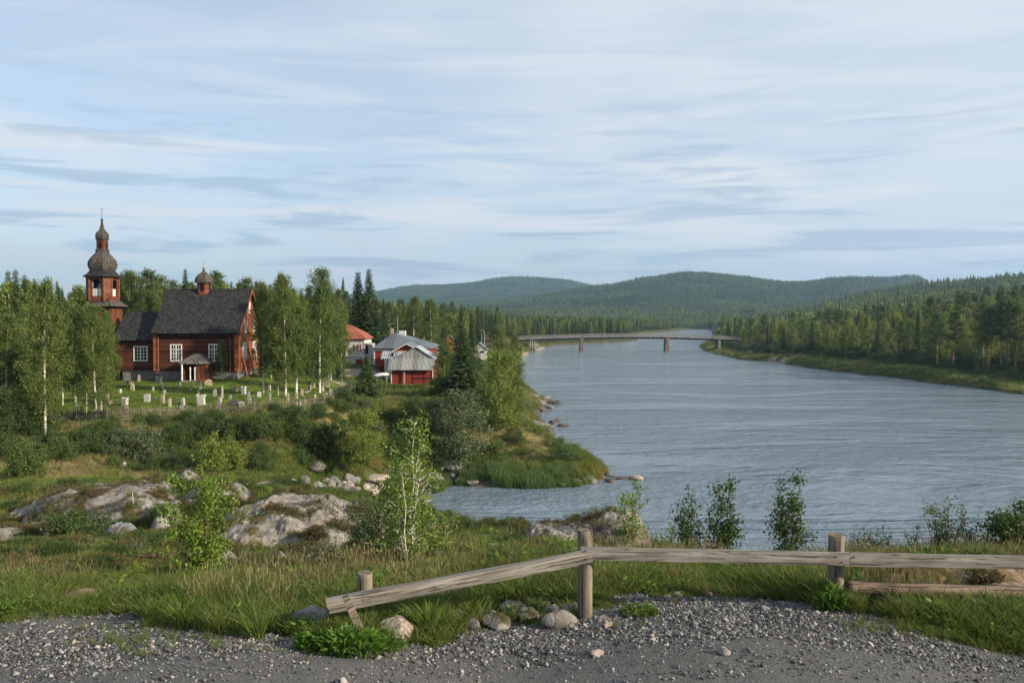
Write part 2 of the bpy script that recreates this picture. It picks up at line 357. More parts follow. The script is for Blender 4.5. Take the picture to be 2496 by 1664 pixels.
M['shingle'] = mk_shingle('dark_wood_shingle', (0.028, 0.028, 0.028))
M['shingle_dome'] = mk_shingle('brown_dome_shingle', (0.075, 0.065, 0.056), 0.16)
M['shingle_porch'] = mk_shingle('grey_porch_shingle', (0.13, 0.12, 0.10), 0.2)
M['tile_red'] = mk_shingle('red_roof_tile', (0.29, 0.095, 0.055), 0.25, True, 0.25)
def mk_corr(name, c, pitch=0.18):
    m, t, b, o = new_mat(name, 0.45, 0.5); b.inputs['Metallic'].default_value = 0.0; co = obj_co(t)
    s = t.node('ShaderNodeSeparateXYZ', {0: co})
    wv = t.math('SINE', t.math('MULTIPLY', s.outputs[0], 2*math.pi/pitch))
    fl = t.math('FLOOR', t.math('DIVIDE', s.outputs[0], pitch*4))
    wn = t.node('ShaderNodeTexWhiteNoise', {'W': fl}, noise_dimensions='1D').outputs[0]
    n = t.noise(t.mapping(co, (5, 1, 0.6)), 1.0, 5, 0.65)
    v = t.math('ADD', t.math('MULTIPLY', wn, 0.35), t.math('MULTIPLY', n, 0.65))
    col = t.mix(t.smooth(v, 0.3, 0.7), tuple(x*0.72 for x in c), tuple(min(1, x*1.25) for x in c))
    col = t.mix(t.smooth(wv, 0.3, -1.0), tuple(1 for x in c), (0.6, 0.6, 0.6)) if False else col
    t.l.new(col, b.inputs['Base Color'])
    bump(t, b, wv, 0.03, 1.0)
    return m
M['corr'] = mk_corr('corrugated_sheet', (0.24, 0.25, 0.245))
M['corr_dark'] = mk_corr('dark_corrugated_sheet', (0.10, 0.115, 0.12), 0.35)
M['corr_light'] = mk_corr('pale_corrugated_sheet', (0.30, 0.32, 0.34), 0.3)

def mk_wood(name, c, dark=0.35, axis=0, sc=1.0):
    """weathered log: long cracks and knots"""
    m, t, b, o = new_mat(name, 0.85, 0.2); co = obj_co(t)
    st = [22.0*sc]*3; st[axis] = 1.3*sc
    n = t.noise(t.mapping(co, tuple(st)), 1.0, 7, 0.65, 0.4)
    st2 = [48.0*sc]*3; st2[axis] = 1.5*sc
    n2 = t.noise(t.mapping(co, tuple(st2), (0, 0, 0), (3, 1, 2)), 1.0, 4, 0.6, 0.8)
    big = t.noise(co, 2.2, 4, 0.6)
    vk = t.node('ShaderNodeTexVoronoi', {'Vector': t.mapping(co, tuple(7.0 if i != axis else 2.3 for i in range(3))), 'Scale': 1.0}).outputs['Distance']
    knot = t.math('SUBTRACT', 1.0, t.smooth(vk, 0.05, 0.20))
    col = t.mix(t.smooth(n, 0.28, 0.72), tuple(x*0.55 for x in c), tuple(min(1, x*1.3) for x in c))
    col = t.mix(t.math('MULTIPLY', t.smooth(big, 0.42, 0.66), 0.5), col, (c[0]*0.62, c[1]*0.56, c[2]*0.50))
    crack = t.smooth(n2, 0.555, 0.60)
    col = t.mix(t.math('MULTIPLY', crack, 0.8), col, tuple(x*0.2 for x in c))
    col = t.mix(t.math('MULTIPLY', knot, 0.75), col, (c[0]*0.35, c[1]*0.25, c[2]*0.18))
    t.l.new(col, b.inputs['Base Color'])
    bump(t, b, t.math('SUBTRACT', t.math('MULTIPLY', n, 0.7), t.math('MULTIPLY', crack, 1.0)), 0.012, 0.9)
    return m
M['rail_wood'] = mk_wood('weathered_rail_wood', (0.25, 0.232, 0.205))
M['post_wood'] = mk_wood('weathered_post_wood', (0.19, 0.16, 0.125), axis=2)
M['old_log'] = mk_wood('rotting_log_wood', (0.20, 0.15, 0.115), sc=0.8)

def mk_rock(name, c, c2, lichen=(0.55, 0.53, 0.47), lich=0.4, moss=None, sc=1.0, mossup=0.75, band=0.0):
    m, t, b, o = new_mat(name, 0.9, 0.2); co = pos_co(t)
    n = t.noise(co, 1.3*sc, 8, 0.62, 0.3); n2 = t.noise(co, 7.0*sc, 6, 0.7); n3 = t.noise(t.mapping(co, (1, 1, 1), (0, 0, 0), (9, 4, 2)), 3.4*sc, 6, 0.75)
    col = t.mix(t.smooth(n, 0.35, 0.65), c, c2)
    col = t.mix(t.math('MULTIPLY', t.smooth(n2, 0.35, 0.75), 0.45), col, tuple(x*0.4 for x in c))
    col = t.mix(t.math('MULTIPLY', t.smooth(n3, 0.55-0.2*lich, 0.62-0.2*lich+0.06), 0.6*min(1, lich*2)), col, lichen)
    v = t.node('ShaderNodeTexVoronoi', {'Vector': t.mapping(t.node('ShaderNodeVectorMath', {0: co, 1: t.node('ShaderNodeTexNoise', {'Vector': co, 'Scale': 2.3*sc, 'Detail': 7}).outputs[1]}, operation='ADD').outputs[0], (1, 1, 1.6)), 'Scale': 1.25*sc}, feature='DISTANCE_TO_EDGE').outputs['Distance']
    crack = t.math('SUBTRACT', 1.0, t.smooth(v, 0.0, 0.022))
    crack = t.math('MULTIPLY', t.math('MULTIPLY', crack, t.smooth(n, 0.42, 0.54)), t.smooth(n2, 0.35, 0.55))
    col = t.mix(t.math('MULTIPLY', crack, 0.7), col, (0.035, 0.03, 0.024))
    if moss:
        nz = t.node('ShaderNodeSeparateXYZ', {0: t.node('ShaderNodeNewGeometry').outputs['Normal']}).outputs[2]
        mn = t.noise(co, 1.6*sc, 5, 0.65)
        f = t.math('MULTIPLY', t.smooth(mn, mossup-0.24, mossup-0.14), t.smooth(nz, 0.1, 0.5))
        col = t.mix(f, col, t.mix(n2, moss, tuple(x*1.9 for x in moss)))
    t.l.new(col, b.inputs['Base Color'])
    bump(t, b, t.math('ADD', t.math('MULTIPLY', n, 1.2), t.math('SUBTRACT', t.math('MULTIPLY', n2, 0.5), t.math('MULTIPLY', crack, 0.7))), 0.09/sc, 0.9)
    return m
M['rock'] = mk_rock('lichened_gneiss', (0.14, 0.13, 0.118), (0.235, 0.215, 0.195), (0.38, 0.36, 0.32), 0.36, (0.05, 0.042, 0.014), 1.0, 0.75)
M['rock_grey'] = mk_rock('blue_grey_rock', (0.17, 0.175, 0.19), (0.26, 0.255, 0.26), (0.36, 0.36, 0.35), 0.25, None, 2.4)
M['rock_pink'] = mk_rock('pinkish_granite', (0.38, 0.29, 0.24), (0.46, 0.38, 0.33), (0.55, 0.52, 0.46), 0.35, None, 2.4)
M['rock_brown'] = mk_rock('reddish_bedrock', (0.20, 0.125, 0.08), (0.30, 0.215, 0.16), (0.36, 0.33, 0.28), 0.25, (0.06, 0.05, 0.015), 1.6, 0.72)
M['rock_shore'] = mk_rock('shore_stone', (0.13, 0.12, 0.11), (0.27, 0.24, 0.215), (0.38, 0.36, 0.32), 0.3, None, 1.2)
M['rock_wet'] = mk_rock('wet_river_stone', (0.07, 0.06, 0.05), (0.15, 0.125, 0.10), (0.30, 0.27, 0.22), 0.2, None, 1.2)
M['stone_base'] = mk_rock('rubble_foundation', (0.12, 0.115, 0.11), (0.24, 0.23, 0.22), (0.34, 0.33, 0.31), 0.3, None, 1.3)
M['grave_pale'] = flat('pale_grave_stone', (0.36, 0.34, 0.315), 0.85, 0.2, 5.0, 0.25)
M['grave_pink'] = flat('pinkish_grave_stone', (0.31, 0.25, 0.225), 0.85, 0.2, 5.0, 0.25)
M['grave_grey'] = flat('grey_grave_stone', (0.24, 0.24, 0.25), 0.7, 0.3, 5.0, 0.3)
M['grave_dark'] = flat('dark_grave_stone', (0.09, 0.09, 0.10), 0.5, 0.4, 5.0, 0.3)
M['grave_tan'] = flat('tan_grave_stone', (0.34, 0.28, 0.21), 0.85, 0.2, 5.0, 0.25)
M['grave_white'] = flat('white_grave_stone', (0.45, 0.435, 0.405), 0.8, 0.2, 5.0, 0.12)

def mk_pebble(name):
    m, t, b, o = new_mat(name, 0.85, 0.25)
    r = t.node('ShaderNodeObjectInfo').outputs['Random']
    rr = t.ramp(r, [(0.0, (0.04, 0.041, 0.043)), (0.4, (0.09, 0.092, 0.093)), (0.68, (0.155, 0.153, 0.148)), (0.8, (0.26, 0.25, 0.235)), (0.92, (0.36, 0.31, 0.26)), (1.0, (0.50, 0.48, 0.44))])
    n = t.noise(obj_co(t), 2.5, 4, 0.6)
    t.l.new(t.mix(t.math('MULTIPLY', n, 0.45), rr, (0.05, 0.055, 0.06)), b.inputs['Base Color'])
    return m
M['pebble'] = mk_pebble('crushed_gravel_stone')

def mk_ground():
    m, t, b, o = new_mat('ground_cover', 0.95, 0.1); co = pos_co(t)
    n = t.noise(co, 0.35, 7, 0.62); nf = t.noise(co, 9.0, 6, 0.7); nb = t.noise(co, 0.045, 5, 0.6)
    g = t.mix(t.smooth(n, 0.35, 0.65), (0.045, 0.062, 0.016), (0.10, 0.115, 0.03))
    g = t.mix(t.math('MULTIPLY', nf, 0.5), g, (0.05, 0.045, 0.025))
    lawn = t.mix(t.smooth(nf, 0.3, 0.7), (0.09, 0.145, 0.02), (0.17, 0.215, 0.035))
    lawn = t.mix(t.math('MULTIPLY', t.smooth(n, 0.5, 0.68), 0.45), lawn, (0.16, 0.16, 0.05))
    forest = t.mix(t.smooth(nb, 0.35, 0.65), (0.022, 0.036, 0.014), (0.055, 0.075, 0.024))
    dry = t.mix(t.smooth(nf, 0.3, 0.7), (0.16, 0.13, 0.05), (0.27, 0.22, 0.09))
    gs = t.noise(co, 55.0, 5, 0.75); gs2 = t.noise(co, 1.1, 5, 0.6); gs3 = t.noise(co, 160.0, 3, 0.8)
    grav = t.ramp(gs, [(0.0, (0.035, 0.036, 0.037)), (0.45, (0.085, 0.085, 0.084)), (0.6, (0.14, 0.14, 0.14)), (1.0, (0.26, 0.25, 0.23))])
    grav = t.mix(t.math('MULTIPLY', t.smooth(gs3, 0.55, 0.7), 0.5), grav, (0.24, 0.235, 0.22))
    grav = t.mix(t.math('MULTIPLY', t.smooth(gs2, 0.4, 0.7), 0.4), grav, (0.12, 0.115, 0.10))
    sand = t.mix(gs, (0.25, 0.21, 0.15), (0.42, 0.36, 0.27))
    mud = t.mix(nf, (0.05, 0.045, 0.03), (0.13, 0.11, 0.08))
    col = t.mix(attr(t, 'dry'), g, dry)
    col = t.mix(attr(t, 'lawn'), col, lawn)
    col = t.mix(attr(t, 'forest'), col, forest)
    col = t.mix(attr(t, 'mud'), col, mud)
    col = t.mix(attr(t, 'sand'), col, sand)
    col = t.mix(attr(t, 'gravel'), col, grav)
    t.l.new(col, b.inputs['Base Color'])
    bump(t, b, t.math('ADD', t.math('MULTIPLY', gs, t.math('MULTIPLY', attr(t, 'gravel'), 0.25)), nf), 0.05, 0.7)
    return m
M['ground'] = mk_ground()

def mk_water():
    m, t, b, o = new_mat('river_water', 0.09, 0.5)
    b.inputs['IOR'].default_value = 1.333
    co = obj_co(t)
    b.inputs['Base Color'].default_value = (0.155, 0.205, 0.255, 1)
    a1 = t.noise(t.mapping(co, (0.60, 0.55, 1), (0, 0, 0.35)), 1.0, 5, 0.62, 0.5)
    a2 = t.noise(t.mapping(co, (2.0, 2.0, 1), (0, 0, -0.3)), 1.0, 5, 0.62, 0.6)
    a3 = t.noise(t.mapping(co, (5.0, 6.5, 1), (0, 0, 0.2)), 1.0, 3, 0.6)
    calm = t.noise(t.mapping(co, (0.02, 0.07, 1)), 1.0, 5, 0.65, 0.8)
    amp = t.math('ADD', t.math('MULTIPLY', t.smooth(calm, 0.38, 0.62), 1.0), 0.45)
    a0 = t.noise(t.mapping(co, (0.13, 0.17, 1), (0, 0, 0.4)), 1.0, 4, 0.6, 0.6)
    h = t.math('ADD', t.math('ADD', t.math('MULTIPLY', a0, 2.0), t.math('MULTIPLY', a1, 1.9)), t.math('ADD', t.math('MULTIPLY', a2, 0.75), t.math('MULTIPLY', a3, 0.12)))
    bump(t, b, t.math('MULTIPLY', h, amp), 0.17, 1.0)
    return m
M['water'] = mk_water()

# ------------------------------------------------------------------ mesh building
def mesh_np(name, v, f, mats, mi=None, smooth=False, var=None):
    """f: (n,3) or (n,4) int array, or a list of arrays of both kinds"""
    me = bpy.data.meshes.new(name)
    fs = f if isinstance(f, list) else [f]
    fs = [np.asarray(a, np.int32) for a in fs if len(a)]
    loops = np.concatenate([a.ravel() for a in fs]); tot = np.concatenate([np.full(len(a), a.shape[1], np.int32) for a in fs])
    start = np.concatenate([[0], np.cumsum(tot)[:-1]]).astype(np.int32)
    v = np.asarray(v, np.float32)
    me.vertices.add(len(v)); me.vertices.foreach_set('co', v.ravel())
    me.loops.add(len(loops)); me.loops.foreach_set('vertex_index', loops)
    me.polygons.add(len(tot)); me.polygons.foreach_set('loop_start', start)
    for m in mats: me.materials.append(m)
    if mi is not None: me.polygons.foreach_set('material_index', np.asarray(mi, np.int32))
    if smooth is not False:
        me.polygons.foreach_set('use_smooth', np.full(len(tot), True) if smooth is True else np.asarray(smooth, bool))
    me.update(calc_edges=True)
    if var is not None:
        a = me.attributes.new('var', 'FLOAT', 'POINT'); a.data.foreach_set('value', np.asarray(var, np.float32))
    return me
class MB:
    def __init__(s): s.v = []; s.f = []; s.m = []; s.s = []
    def add(s, vs, fs, mi=0, sm=False):
        o = len(s.v); s.v += [tuple(p) for p in vs]; s.f += [tuple(o+i for i in q) for q in fs]; s.m += [mi]*len(fs); s.s += [sm]*len(fs)
    def box(s, x0, x1, y0, y1, z0, z1_, mi=0):
        s.add([(x0, y0, z0), (x1, y0, z0), (x1, y1, z0), (x0, y1, z0), (x0, y0, z1_), (x1, y0, z1_), (x1, y1, z1_), (x0, y1, z1_)],
              [(0, 3, 2, 1), (4, 5, 6, 7), (0, 1, 5, 4), (1, 2, 6, 5), (2, 3, 7, 6), (3, 0, 4, 7)], mi)
    def slab(s, pts, th, mi=0):
        """planar polygon thickened downwards along its normal"""
        p = [Vector(q) for q in pts]; n = (p[1]-p[0]).cross(p[2]-p[0]).normalized()
        q = [a-n*th for a in p]; k = len(p)
        s.add(p+q, [tuple(range(k)), tuple(range(2*k-1, k-1, -1))]+[(i, i+k, (i+1) % k+k, (i+1) % k) for i in range(k)], mi)
    def prism(s, pts, y0, y1, mi=0):
        """polygon in XZ extruded along Y"""
        k = len(pts)
        v = [(x, y0, z) for x, z in pts]+[(x, y1, z) for x, z in pts]
        s.add(v, [tuple(range(k)), tuple(range(2*k-1, k-1, -1))]+[((i+1) % k, i, i+k, (i+1) % k+k) for i in range(k)], mi)
    def prismx(s, pts, x0, x1, mi=0):
        """polygon in YZ extruded along X"""
        k = len(pts)
        v = [(x0, y, z) for y, z in pts]+[(x1, y, z) for y, z in pts]
        s.add(v, [tuple(range(k-1, -1, -1)), tuple(range(k, 2*k))]+[(i, (i+1) % k, (i+1) % k+k, i+k) for i in range(k)], mi)
    def lathe(s, prof, n=8, cx=0, cy=0, rot=0, mi=0, sm=False, shape=None):
        """prof: (r,z) list bottom to top; shape: unit outline points instead of a circle"""
        sh = shape or [(math.cos(2*math.pi*i/n+rot), math.sin(2*math.pi*i/n+rot)) for i in range(n)]
        k = len(sh); v = []
        for r, z in prof: v += [(cx+r*a, cy+r*b, z) for a, b in sh]
        f = []
        for j in range(len(prof)-1):
            for i in range(k): f.append((j*k+i, j*k+(i+1) % k, (j+1)*k+(i+1) % k, (j+1)*k+i))
        f.append(tuple(range(k-1, -1, -1))); f.append(tuple((len(prof)-1)*k+i for i in range(k)))
        s.add(v, f, mi, sm)
    def tube(s, pts, rad, n=8, mi=0, sm=True, wob=0.0, seed=1):
        rng = random.Random(seed)
        P_ = [Vector(p) for p in pts]; k = len(P_); rad = rad if hasattr(rad, '__len__') else [rad]*k
        v = []; up = Vector((0, 0, 1))
        prev = None
        for i, p in enumerate(P_):
            d = (P_[min(i+1, k-1)]-P_[max(i-1, 0)]).normalized()
            a = prev if prev is not None else (up.cross(d) if abs(d.z) < 0.95 else Vector((1, 0, 0)))
            a = (a-d*a.dot(d)).normalized(); b = d.cross(a); prev = a
            for j in range(n):
                t = 2*math.pi*j/n; r = rad[i]*(1+wob*(rng.random()-0.5))
                v.append(p+a*math.cos(t)*r+b*math.sin(t)*r)
        f = []
        for i in range(k-1):
            for j in range(n): f.append((i*n+j, i*n+(j+1) % n, (i+1)*n+(j+1) % n, (i+1)*n+j))
        s.add(v, f, mi, sm)
        s.add(v[:n], [tuple(range(n-1, -1, -1))], mi); s.add(v[-n:], [tuple(range(n))], mi)
    def mesh(s, name, mats):
        me = bpy.data.meshes.new(name); me.from_pydata(s.v, [], s.f)
        for m in (mats if isinstance(mats, (list, tuple)) else [mats]): me.materials.append(M[m] if isinstance(m, str) else m)
        me.polygons.foreach_set('material_index', s.m); me.polygons.foreach_set('use_smooth', s.s)
        me.update(); return me
    def build(s, name, mats, parent=None, loc=None):
        o = bpy.data.objects.new(name, s.mesh(name, mats)); COL.objects.link(o)
        if parent: o.parent = parent
        if loc is not None: o.location = loc
        return o
def ob(name, me, parent=None, loc=None, rz=0, sc=None):
    o = bpy.data.objects.new(name, me); COL.objects.link(o)
    if parent: o.parent = parent
    if loc is not None: o.location = loc
    if rz: o.rotation_euler = (0, 0, rz)
    if sc is not None: o.scale = (sc, sc, sc) if not hasattr(sc, '__len__') else sc
    return o
def tag(o, label=None, cat=None, group=None, kind=None):
    if label: o['label'] = label
    if cat: o['category'] = cat
    if group: o['group'] = group
    if kind: o['kind'] = kind
    return o
def thing(name, label, cat, loc=(0, 0, 0), rz=0, group=None, sc=None):
    o = bpy.data.objects.new(name, None); COL.objects.link(o); o.location = loc; o.rotation_euler = (0, 0, rz); o.empty_display_size = 0.3
    if sc is not None: o.scale = (sc, sc, sc) if not hasattr(sc, '__len__') else sc
    return tag(o, label, cat, group)

# ------------------------------------------------------------------ leaves, blades
def quads(c, l, wd, sl, sw):
    """rhombic leaves: centre, long dir, wide dir, half lengths"""
    n = len(c); v = np.empty((n, 4, 3))
    v[:, 0] = c-l*sl[:, None]; v[:, 1] = c+wd*sw[:, None]-l*sl[:, None]*0.15; v[:, 2] = c+l*sl[:, None]; v[:, 3] = c-wd*sw[:, None]-l*sl[:, None]*0.15
    f = np.arange(n*4).reshape(n, 4)
    return v.reshape(-1, 3), f
def unit(a): return a/np.maximum(np.linalg.norm(a, axis=-1, keepdims=True), 1e-9)
def rand_leaves(rng, c, size, down=0.4, asp=0.62):
    n = len(c); l = unit(rng.normal(size=(n, 3))+np.array([0, 0, -down])); r = rng.normal(size=(n, 3)); wd = unit(np.cross(l, r))
    s = size*rng.uniform(0.6, 1.25, n)
    return quads(c, l, wd, s*0.5, s*0.5*asp)
def leaf_mesh(name, parts, mat, rng, tone=None):
    """parts: list of (verts, quads)"""
    v = []; f = []; o = 0
    for a, b in parts: v.append(a); f.append(b+o); o += len(a)
    v = np.concatenate(v); f = np.concatenate(f)
    var = np.repeat(rng.uniform(0, 1, len(f)), 4) if tone is None else tone
    return mesh_np(name, v, f, [mat], None, False, var)

def birch_data(seed, H=11.0, R=2.0, n=9000, leaf=0.13, low=0.14, lean=0.0, top=0.25, droop=0.5, round_=False):
    rng = np.random.default_rng(seed); rd = random.Random(seed)
    mb = MB(); k = 9; pts = []; rad = []
    bend = [(rd.uniform(-.25, .25), rd.uniform(-.25, .25)) for _ in range(3)]
    def tp(t): return Vector((lean*t*H*0.1+bend[0][0]*math.sin(t*3)+bend[1][0]*t*t, bend[0][1]*math.sin(t*2.6)+bend[1][1]*t*t, t*H*0.98))
    for i in range(k):
        t = i/(k-1); pts.append(tp(t)-Vector((0, 0, 0.3 if i == 0 else 0))); rad.append(0.011*H*(1-t)**0.8+0.012)
    mb.tube(pts, rad, 8)
    C = []; W_ = []
    nb = int(26+H*2)
    for i in range(nb):
        t = low+(0.97-low)*(i+rd.random())/nb
        u = (t-low)/(1-low)
        env = (math.sin(math.pi*min(1, u*0.92+0.10))**0.75) if not round_ else math.sin(math.pi*min(1, u*.85+.12))**0.5
        L = R*env*rd.uniform(0.6, 1.15)+0.15
        az = i*2.4+rd.uniform(-.5, .5); el = 0.25+0.7*u
        p0 = tp(t); d = Vector((math.cos(az)*math.cos(el), math.sin(az)*math.cos(el), math.sin(el)))
        q = [p0]
        for s_ in (0.35, 0.7, 1.0): q.append(p0+d*L*s_+Vector((0, 0, -0.22*L*s_*s_))+Vector((rd.uniform(-.1, .1), rd.uniform(-.1, .1), 0)))
        mb.tube(q, [0.003*H*(1-t)*0.9+0.010, 0.014, 0.009, 0.005], 4, 1)
        nc = max(3, int(7*L/R+3))
        for j in range(nc):
            s_ = rd.uniform(0.25, 1.05); c = p0+d*L*s_+Vector((0, 0, -0.22*L*s_*s_))
            sp = 0.16+0.22*R*rd.uniform(0.3, 0.9)
            C.append(np.array([c.x+rd.uniform(-sp, sp), c.y+rd.uniform(-sp, sp), c.z+rd.uniform(-sp, sp)*0.8])); W_.append(rd.uniform(0.3, 1.0))
    for j in range(6): c = tp(0.93+j*0.012); C.append(np.array([c.x, c.y, c.z])); W_.append(top)
    C = np.array(C); W_ = np.array(W_); p = W_/W_.sum()
    idx = rng.choice(len(C), n, p=p)
    sg = (0.09+0.07*R)*rng.uniform(0.5, 1.1, len(C))[idx][:, None]
    off = rng.normal(size=(n, 3))*sg*np.array([1, 1, 0.85]); off[:, 2] -= np.abs(rng.normal(size=n))*droop*0.45
    pos = C[idx]+off
    pos[:, 2] = np.maximum(pos[:, 2], H*low*0.6)
    v, f = rand_leaves(rng, pos, leaf, 0.6)
    var = np.repeat(np.clip(rng.uniform(0, 1, n)*0.45+0.55*rng.uniform(0, 1, len(C))[idx], 0, 1), 4)
    return mb, v, f, var
def spruce_data(seed, H=12.0, R=1.9, dens=1.0, leaf=0.28, bare=0.04, thin=1.0):
    rng = np.random.default_rng(seed); rd = random.Random(seed)
    mb = MB(); mb.tube([(0, 0, -0.3), (0, 0, H*0.5), (0, 0, H)], [0.013*H+0.02, 0.008*H, 0.01], 7)
    P_ = []; D_ = []
    z = H*bare
    while z < H*0.985:
        u = z/H; L0 = R*(1-u)**1.0*(0.86+0.28*rd.random())+0.05
        nb = max(5, int(6+5*(1-u)*dens)); a0 = rd.random()*6.28
        for b in range(nb):
            az = a0+b*6.283/nb+rd.uniform(-.25, .25); L = L0*rd.uniform(0.68, 1.15)
            dr = -0.25-0.25*(1-u)+rd.uniform(-.1, .1); m = max(4, int(L/0.16*thin))
            s = (np.arange(m)+0.5)/m
            r = s*L; zz = z+dr*r+0.22*L*s*s+(0.35*L*0.2 if u > .8 else 0)
            x = np.cos(az)*r; y = np.sin(az)*r
            for side in (-1, 1):
                px_ = np.stack([x-np.sin(az)*side*0.10*(1.1-s)*L*0.5, y+np.cos(az)*side*0.10*(1.1-s)*L*0.5, zz], 1)
                dd = np.stack([np.cos(az+side*0.75)*np.ones(m), np.sin(az+side*0.75)*np.ones(m), np.full(m, -0.35)], 1)
                P_.append(px_+dd*leaf*0.35); D_.append(dd)
        z += H*0.022*(1.15-0.55*u)/max(dens, 0.6)
    tip = np.array([[0, 0, H*0.97], [0, 0, H*0.985], [0, 0, H*0.96]]); P_.append(tip); D_.append(np.array([[0.1, 0, 1], [0, .1, 1], [-.1, 0, 1.]]))
    P_ = np.concatenate(P_); D_ = unit(np.concatenate(D_)+rng.normal(size=(sum(len(a) for a in D_), 3))*0.22)
    n = len(P_); P_ = P_+rng.normal(size=(n, 3))*0.05
    wd = unit(np.cross(D_, np.array([0, 0, 1.0])+rng.normal(size=(n, 3))*0.55))
    s = leaf*rng.uniform(0.7, 1.35, n)*np.interp(P_[:, 2]/H, [0, .8, 1.0], [1.1, .72, .25])
    v, f = quads(P_, D_, wd, s*0.75, s*0.27)
    return mb, v, f, np.repeat(rng.uniform(0, 1, n), 4)
def pine_data(seed, H=14.0, R=2.0, n=3600, leaf=0.30, bare=0.45):
    rng = np.random.default_rng(seed); rd = random.Random(seed); mb = MB()
    b = [rd.uniform(-.3, .3) for _ in range(2)]
    def tp(t): return Vector((b[0]*math.sin(t*3), b[1]*math.sin(t*2.5), t*H))
    mb.tube([tp(i/6)-Vector((0, 0, 0.3 if i == 0 else 0)) for i in range(7)], [0.013*H*(1-i/6*0.85)+0.01 for i in range(7)], 8)
    C = []
    for i in range(34):
        t = bare+(0.98-bare)*(i+rd.random())/34; u = (t-bare)/(1-bare); L = R*(math.sin(math.pi*min(1, u*0.75+0.22)))*rd.uniform(.45, 1.15)
        az = rd.random()*6.28; q = tp(t); e = q+Vector((math.cos(az)*L, math.sin(az)*L, L*0.3))
        mb.tube([q, (q+e)/2+Vector((0, 0, 0.1)), e], [0.05, 0.03, 0.01], 5)
        for s_ in (0.55, 0.8, 1.0): c = q.lerp(e, s_); C.append((c.x, c.y, c.z+0.1))
    C.append(tuple(tp(1.0))); C = np.array(C); idx = rng.integers(0, len(C), n)
    pos = C[idx]+rng.normal(size=(n, 3))*np.array([0.36, 0.36, 0.24])*R/2
    v, f = rand_leaves(rng, pos, leaf, -0.3, 0.45)
    return mb, v, f, np.repeat(np.clip(rng.uniform(0, 1, n)*.6+.4*rng.uniform(0, 1, len(C))[idx], 0, 1), 4)
class Tree:
    """trunk and crown meshes of one kind, shared by every copy"""
    def __init__(s, kind, data, bark, leafm):
        mb, v, f, var = data
        s.trunk = mb.mesh(kind+'_trunk', [bark, 'twig']); s.crown = mesh_np(kind+'_crown', v, f, [M[leafm]], None, False, var); s.kind = kind
        # one joined mesh for masses of trees
        tv = np.array(mb.v); tf3 = [q for q in mb.f if len(q) == 4]; tmi = [k for q, k in zip(mb.f, mb.m) if len(q) == 4]
        vv = np.concatenate([v, tv]); s.joined = mesh_np(kind+'_whole', vv, np.concatenate([f, np.array(tf3)+len(v)]), [M[leafm], M[bark], M['twig']], np.concatenate([np.zeros(len(f)), np.array(tmi)+1]), False, np.concatenate([var, np.zeros(len(tv))]))
    def place(s, name, label, cat, loc, rz, sc, group=None, sx=1.0):
        r = thing(name, label, cat, loc, rz, group, (sc*sx, sc*sx, sc))
        ob('trunk', s.trunk, r); ob('crown', s.crown, r)
        return r
# ------------------------------------------------------------------ zones of the ground
GE_PX = [(-900, 1412), (-300, 1412), (0, 1410), (150, 1402), (290, 1398), (330, 1428), (420, 1462), (560, 1482), (660, 1500), (700, 1518), (880, 1516), (960, 1492), (1040, 1478), (1100, 1462), (1200, 1448), (1320, 1425), (1350, 1395), (1400, 1368), (1470, 1358), (1570, 1360), (1700, 1362), (1780, 1374), (1860, 1402), (1930, 1424), (2050, 1444), (2200, 1476), (2352, 1506), (2900, 1560)]
GE = np.array([(lambda p: (p[0], p[1]))(G(a*S, b*S, 11.38)) for a, b in GE_PX])
def gravel_edge(x): return np.interp(x, GE[:, 0], GE[:, 1])
FE_PX = [(-300, 1036), (60, 1036), (137, 1032), (260, 1025), (345, 1021), (430, 1017), (480, 1014), (540, 1008), (620, 1004), (690, 1000), (740, 994), (790, 985), (830, 979), (856, 970)]
FE3 = [hit(a, b, 45, 120) for a, b in FE_PX]
FE = np.array([(p.x, p.y) for p in FE3])
def fence_y(x): return np.interp(x, FE[:, 0], FE[:, 1])
DRY = [((60, 1150), 13, 0.95), ((250, 1120), 9, 0.7), ((30, 1250), 6, 0.6), ((1210, 1060), 7, 0.9), ((1270, 1090), 5, 0.9), ((1160, 1010), 5, 0.6), ((800, 1000), 5, 0.8), ((1000, 985), 5, 0.5), ((1380, 1100), 4, 0.8), ((1150, 1290), 4, 0.5), ((1260, 1290), 3, 0.7), ((860, 900), 9, 0.7), ((560, 1135), 4, 0.5)]
DRYP = [(hit(a*1.0, b*1.0, 10, 200), r, s) for (a, b), r, s in DRY]
def sstep(v, a, b): t = np.clip((v-a)/(b-a), 0, 1); return t*t*(3-2*t)
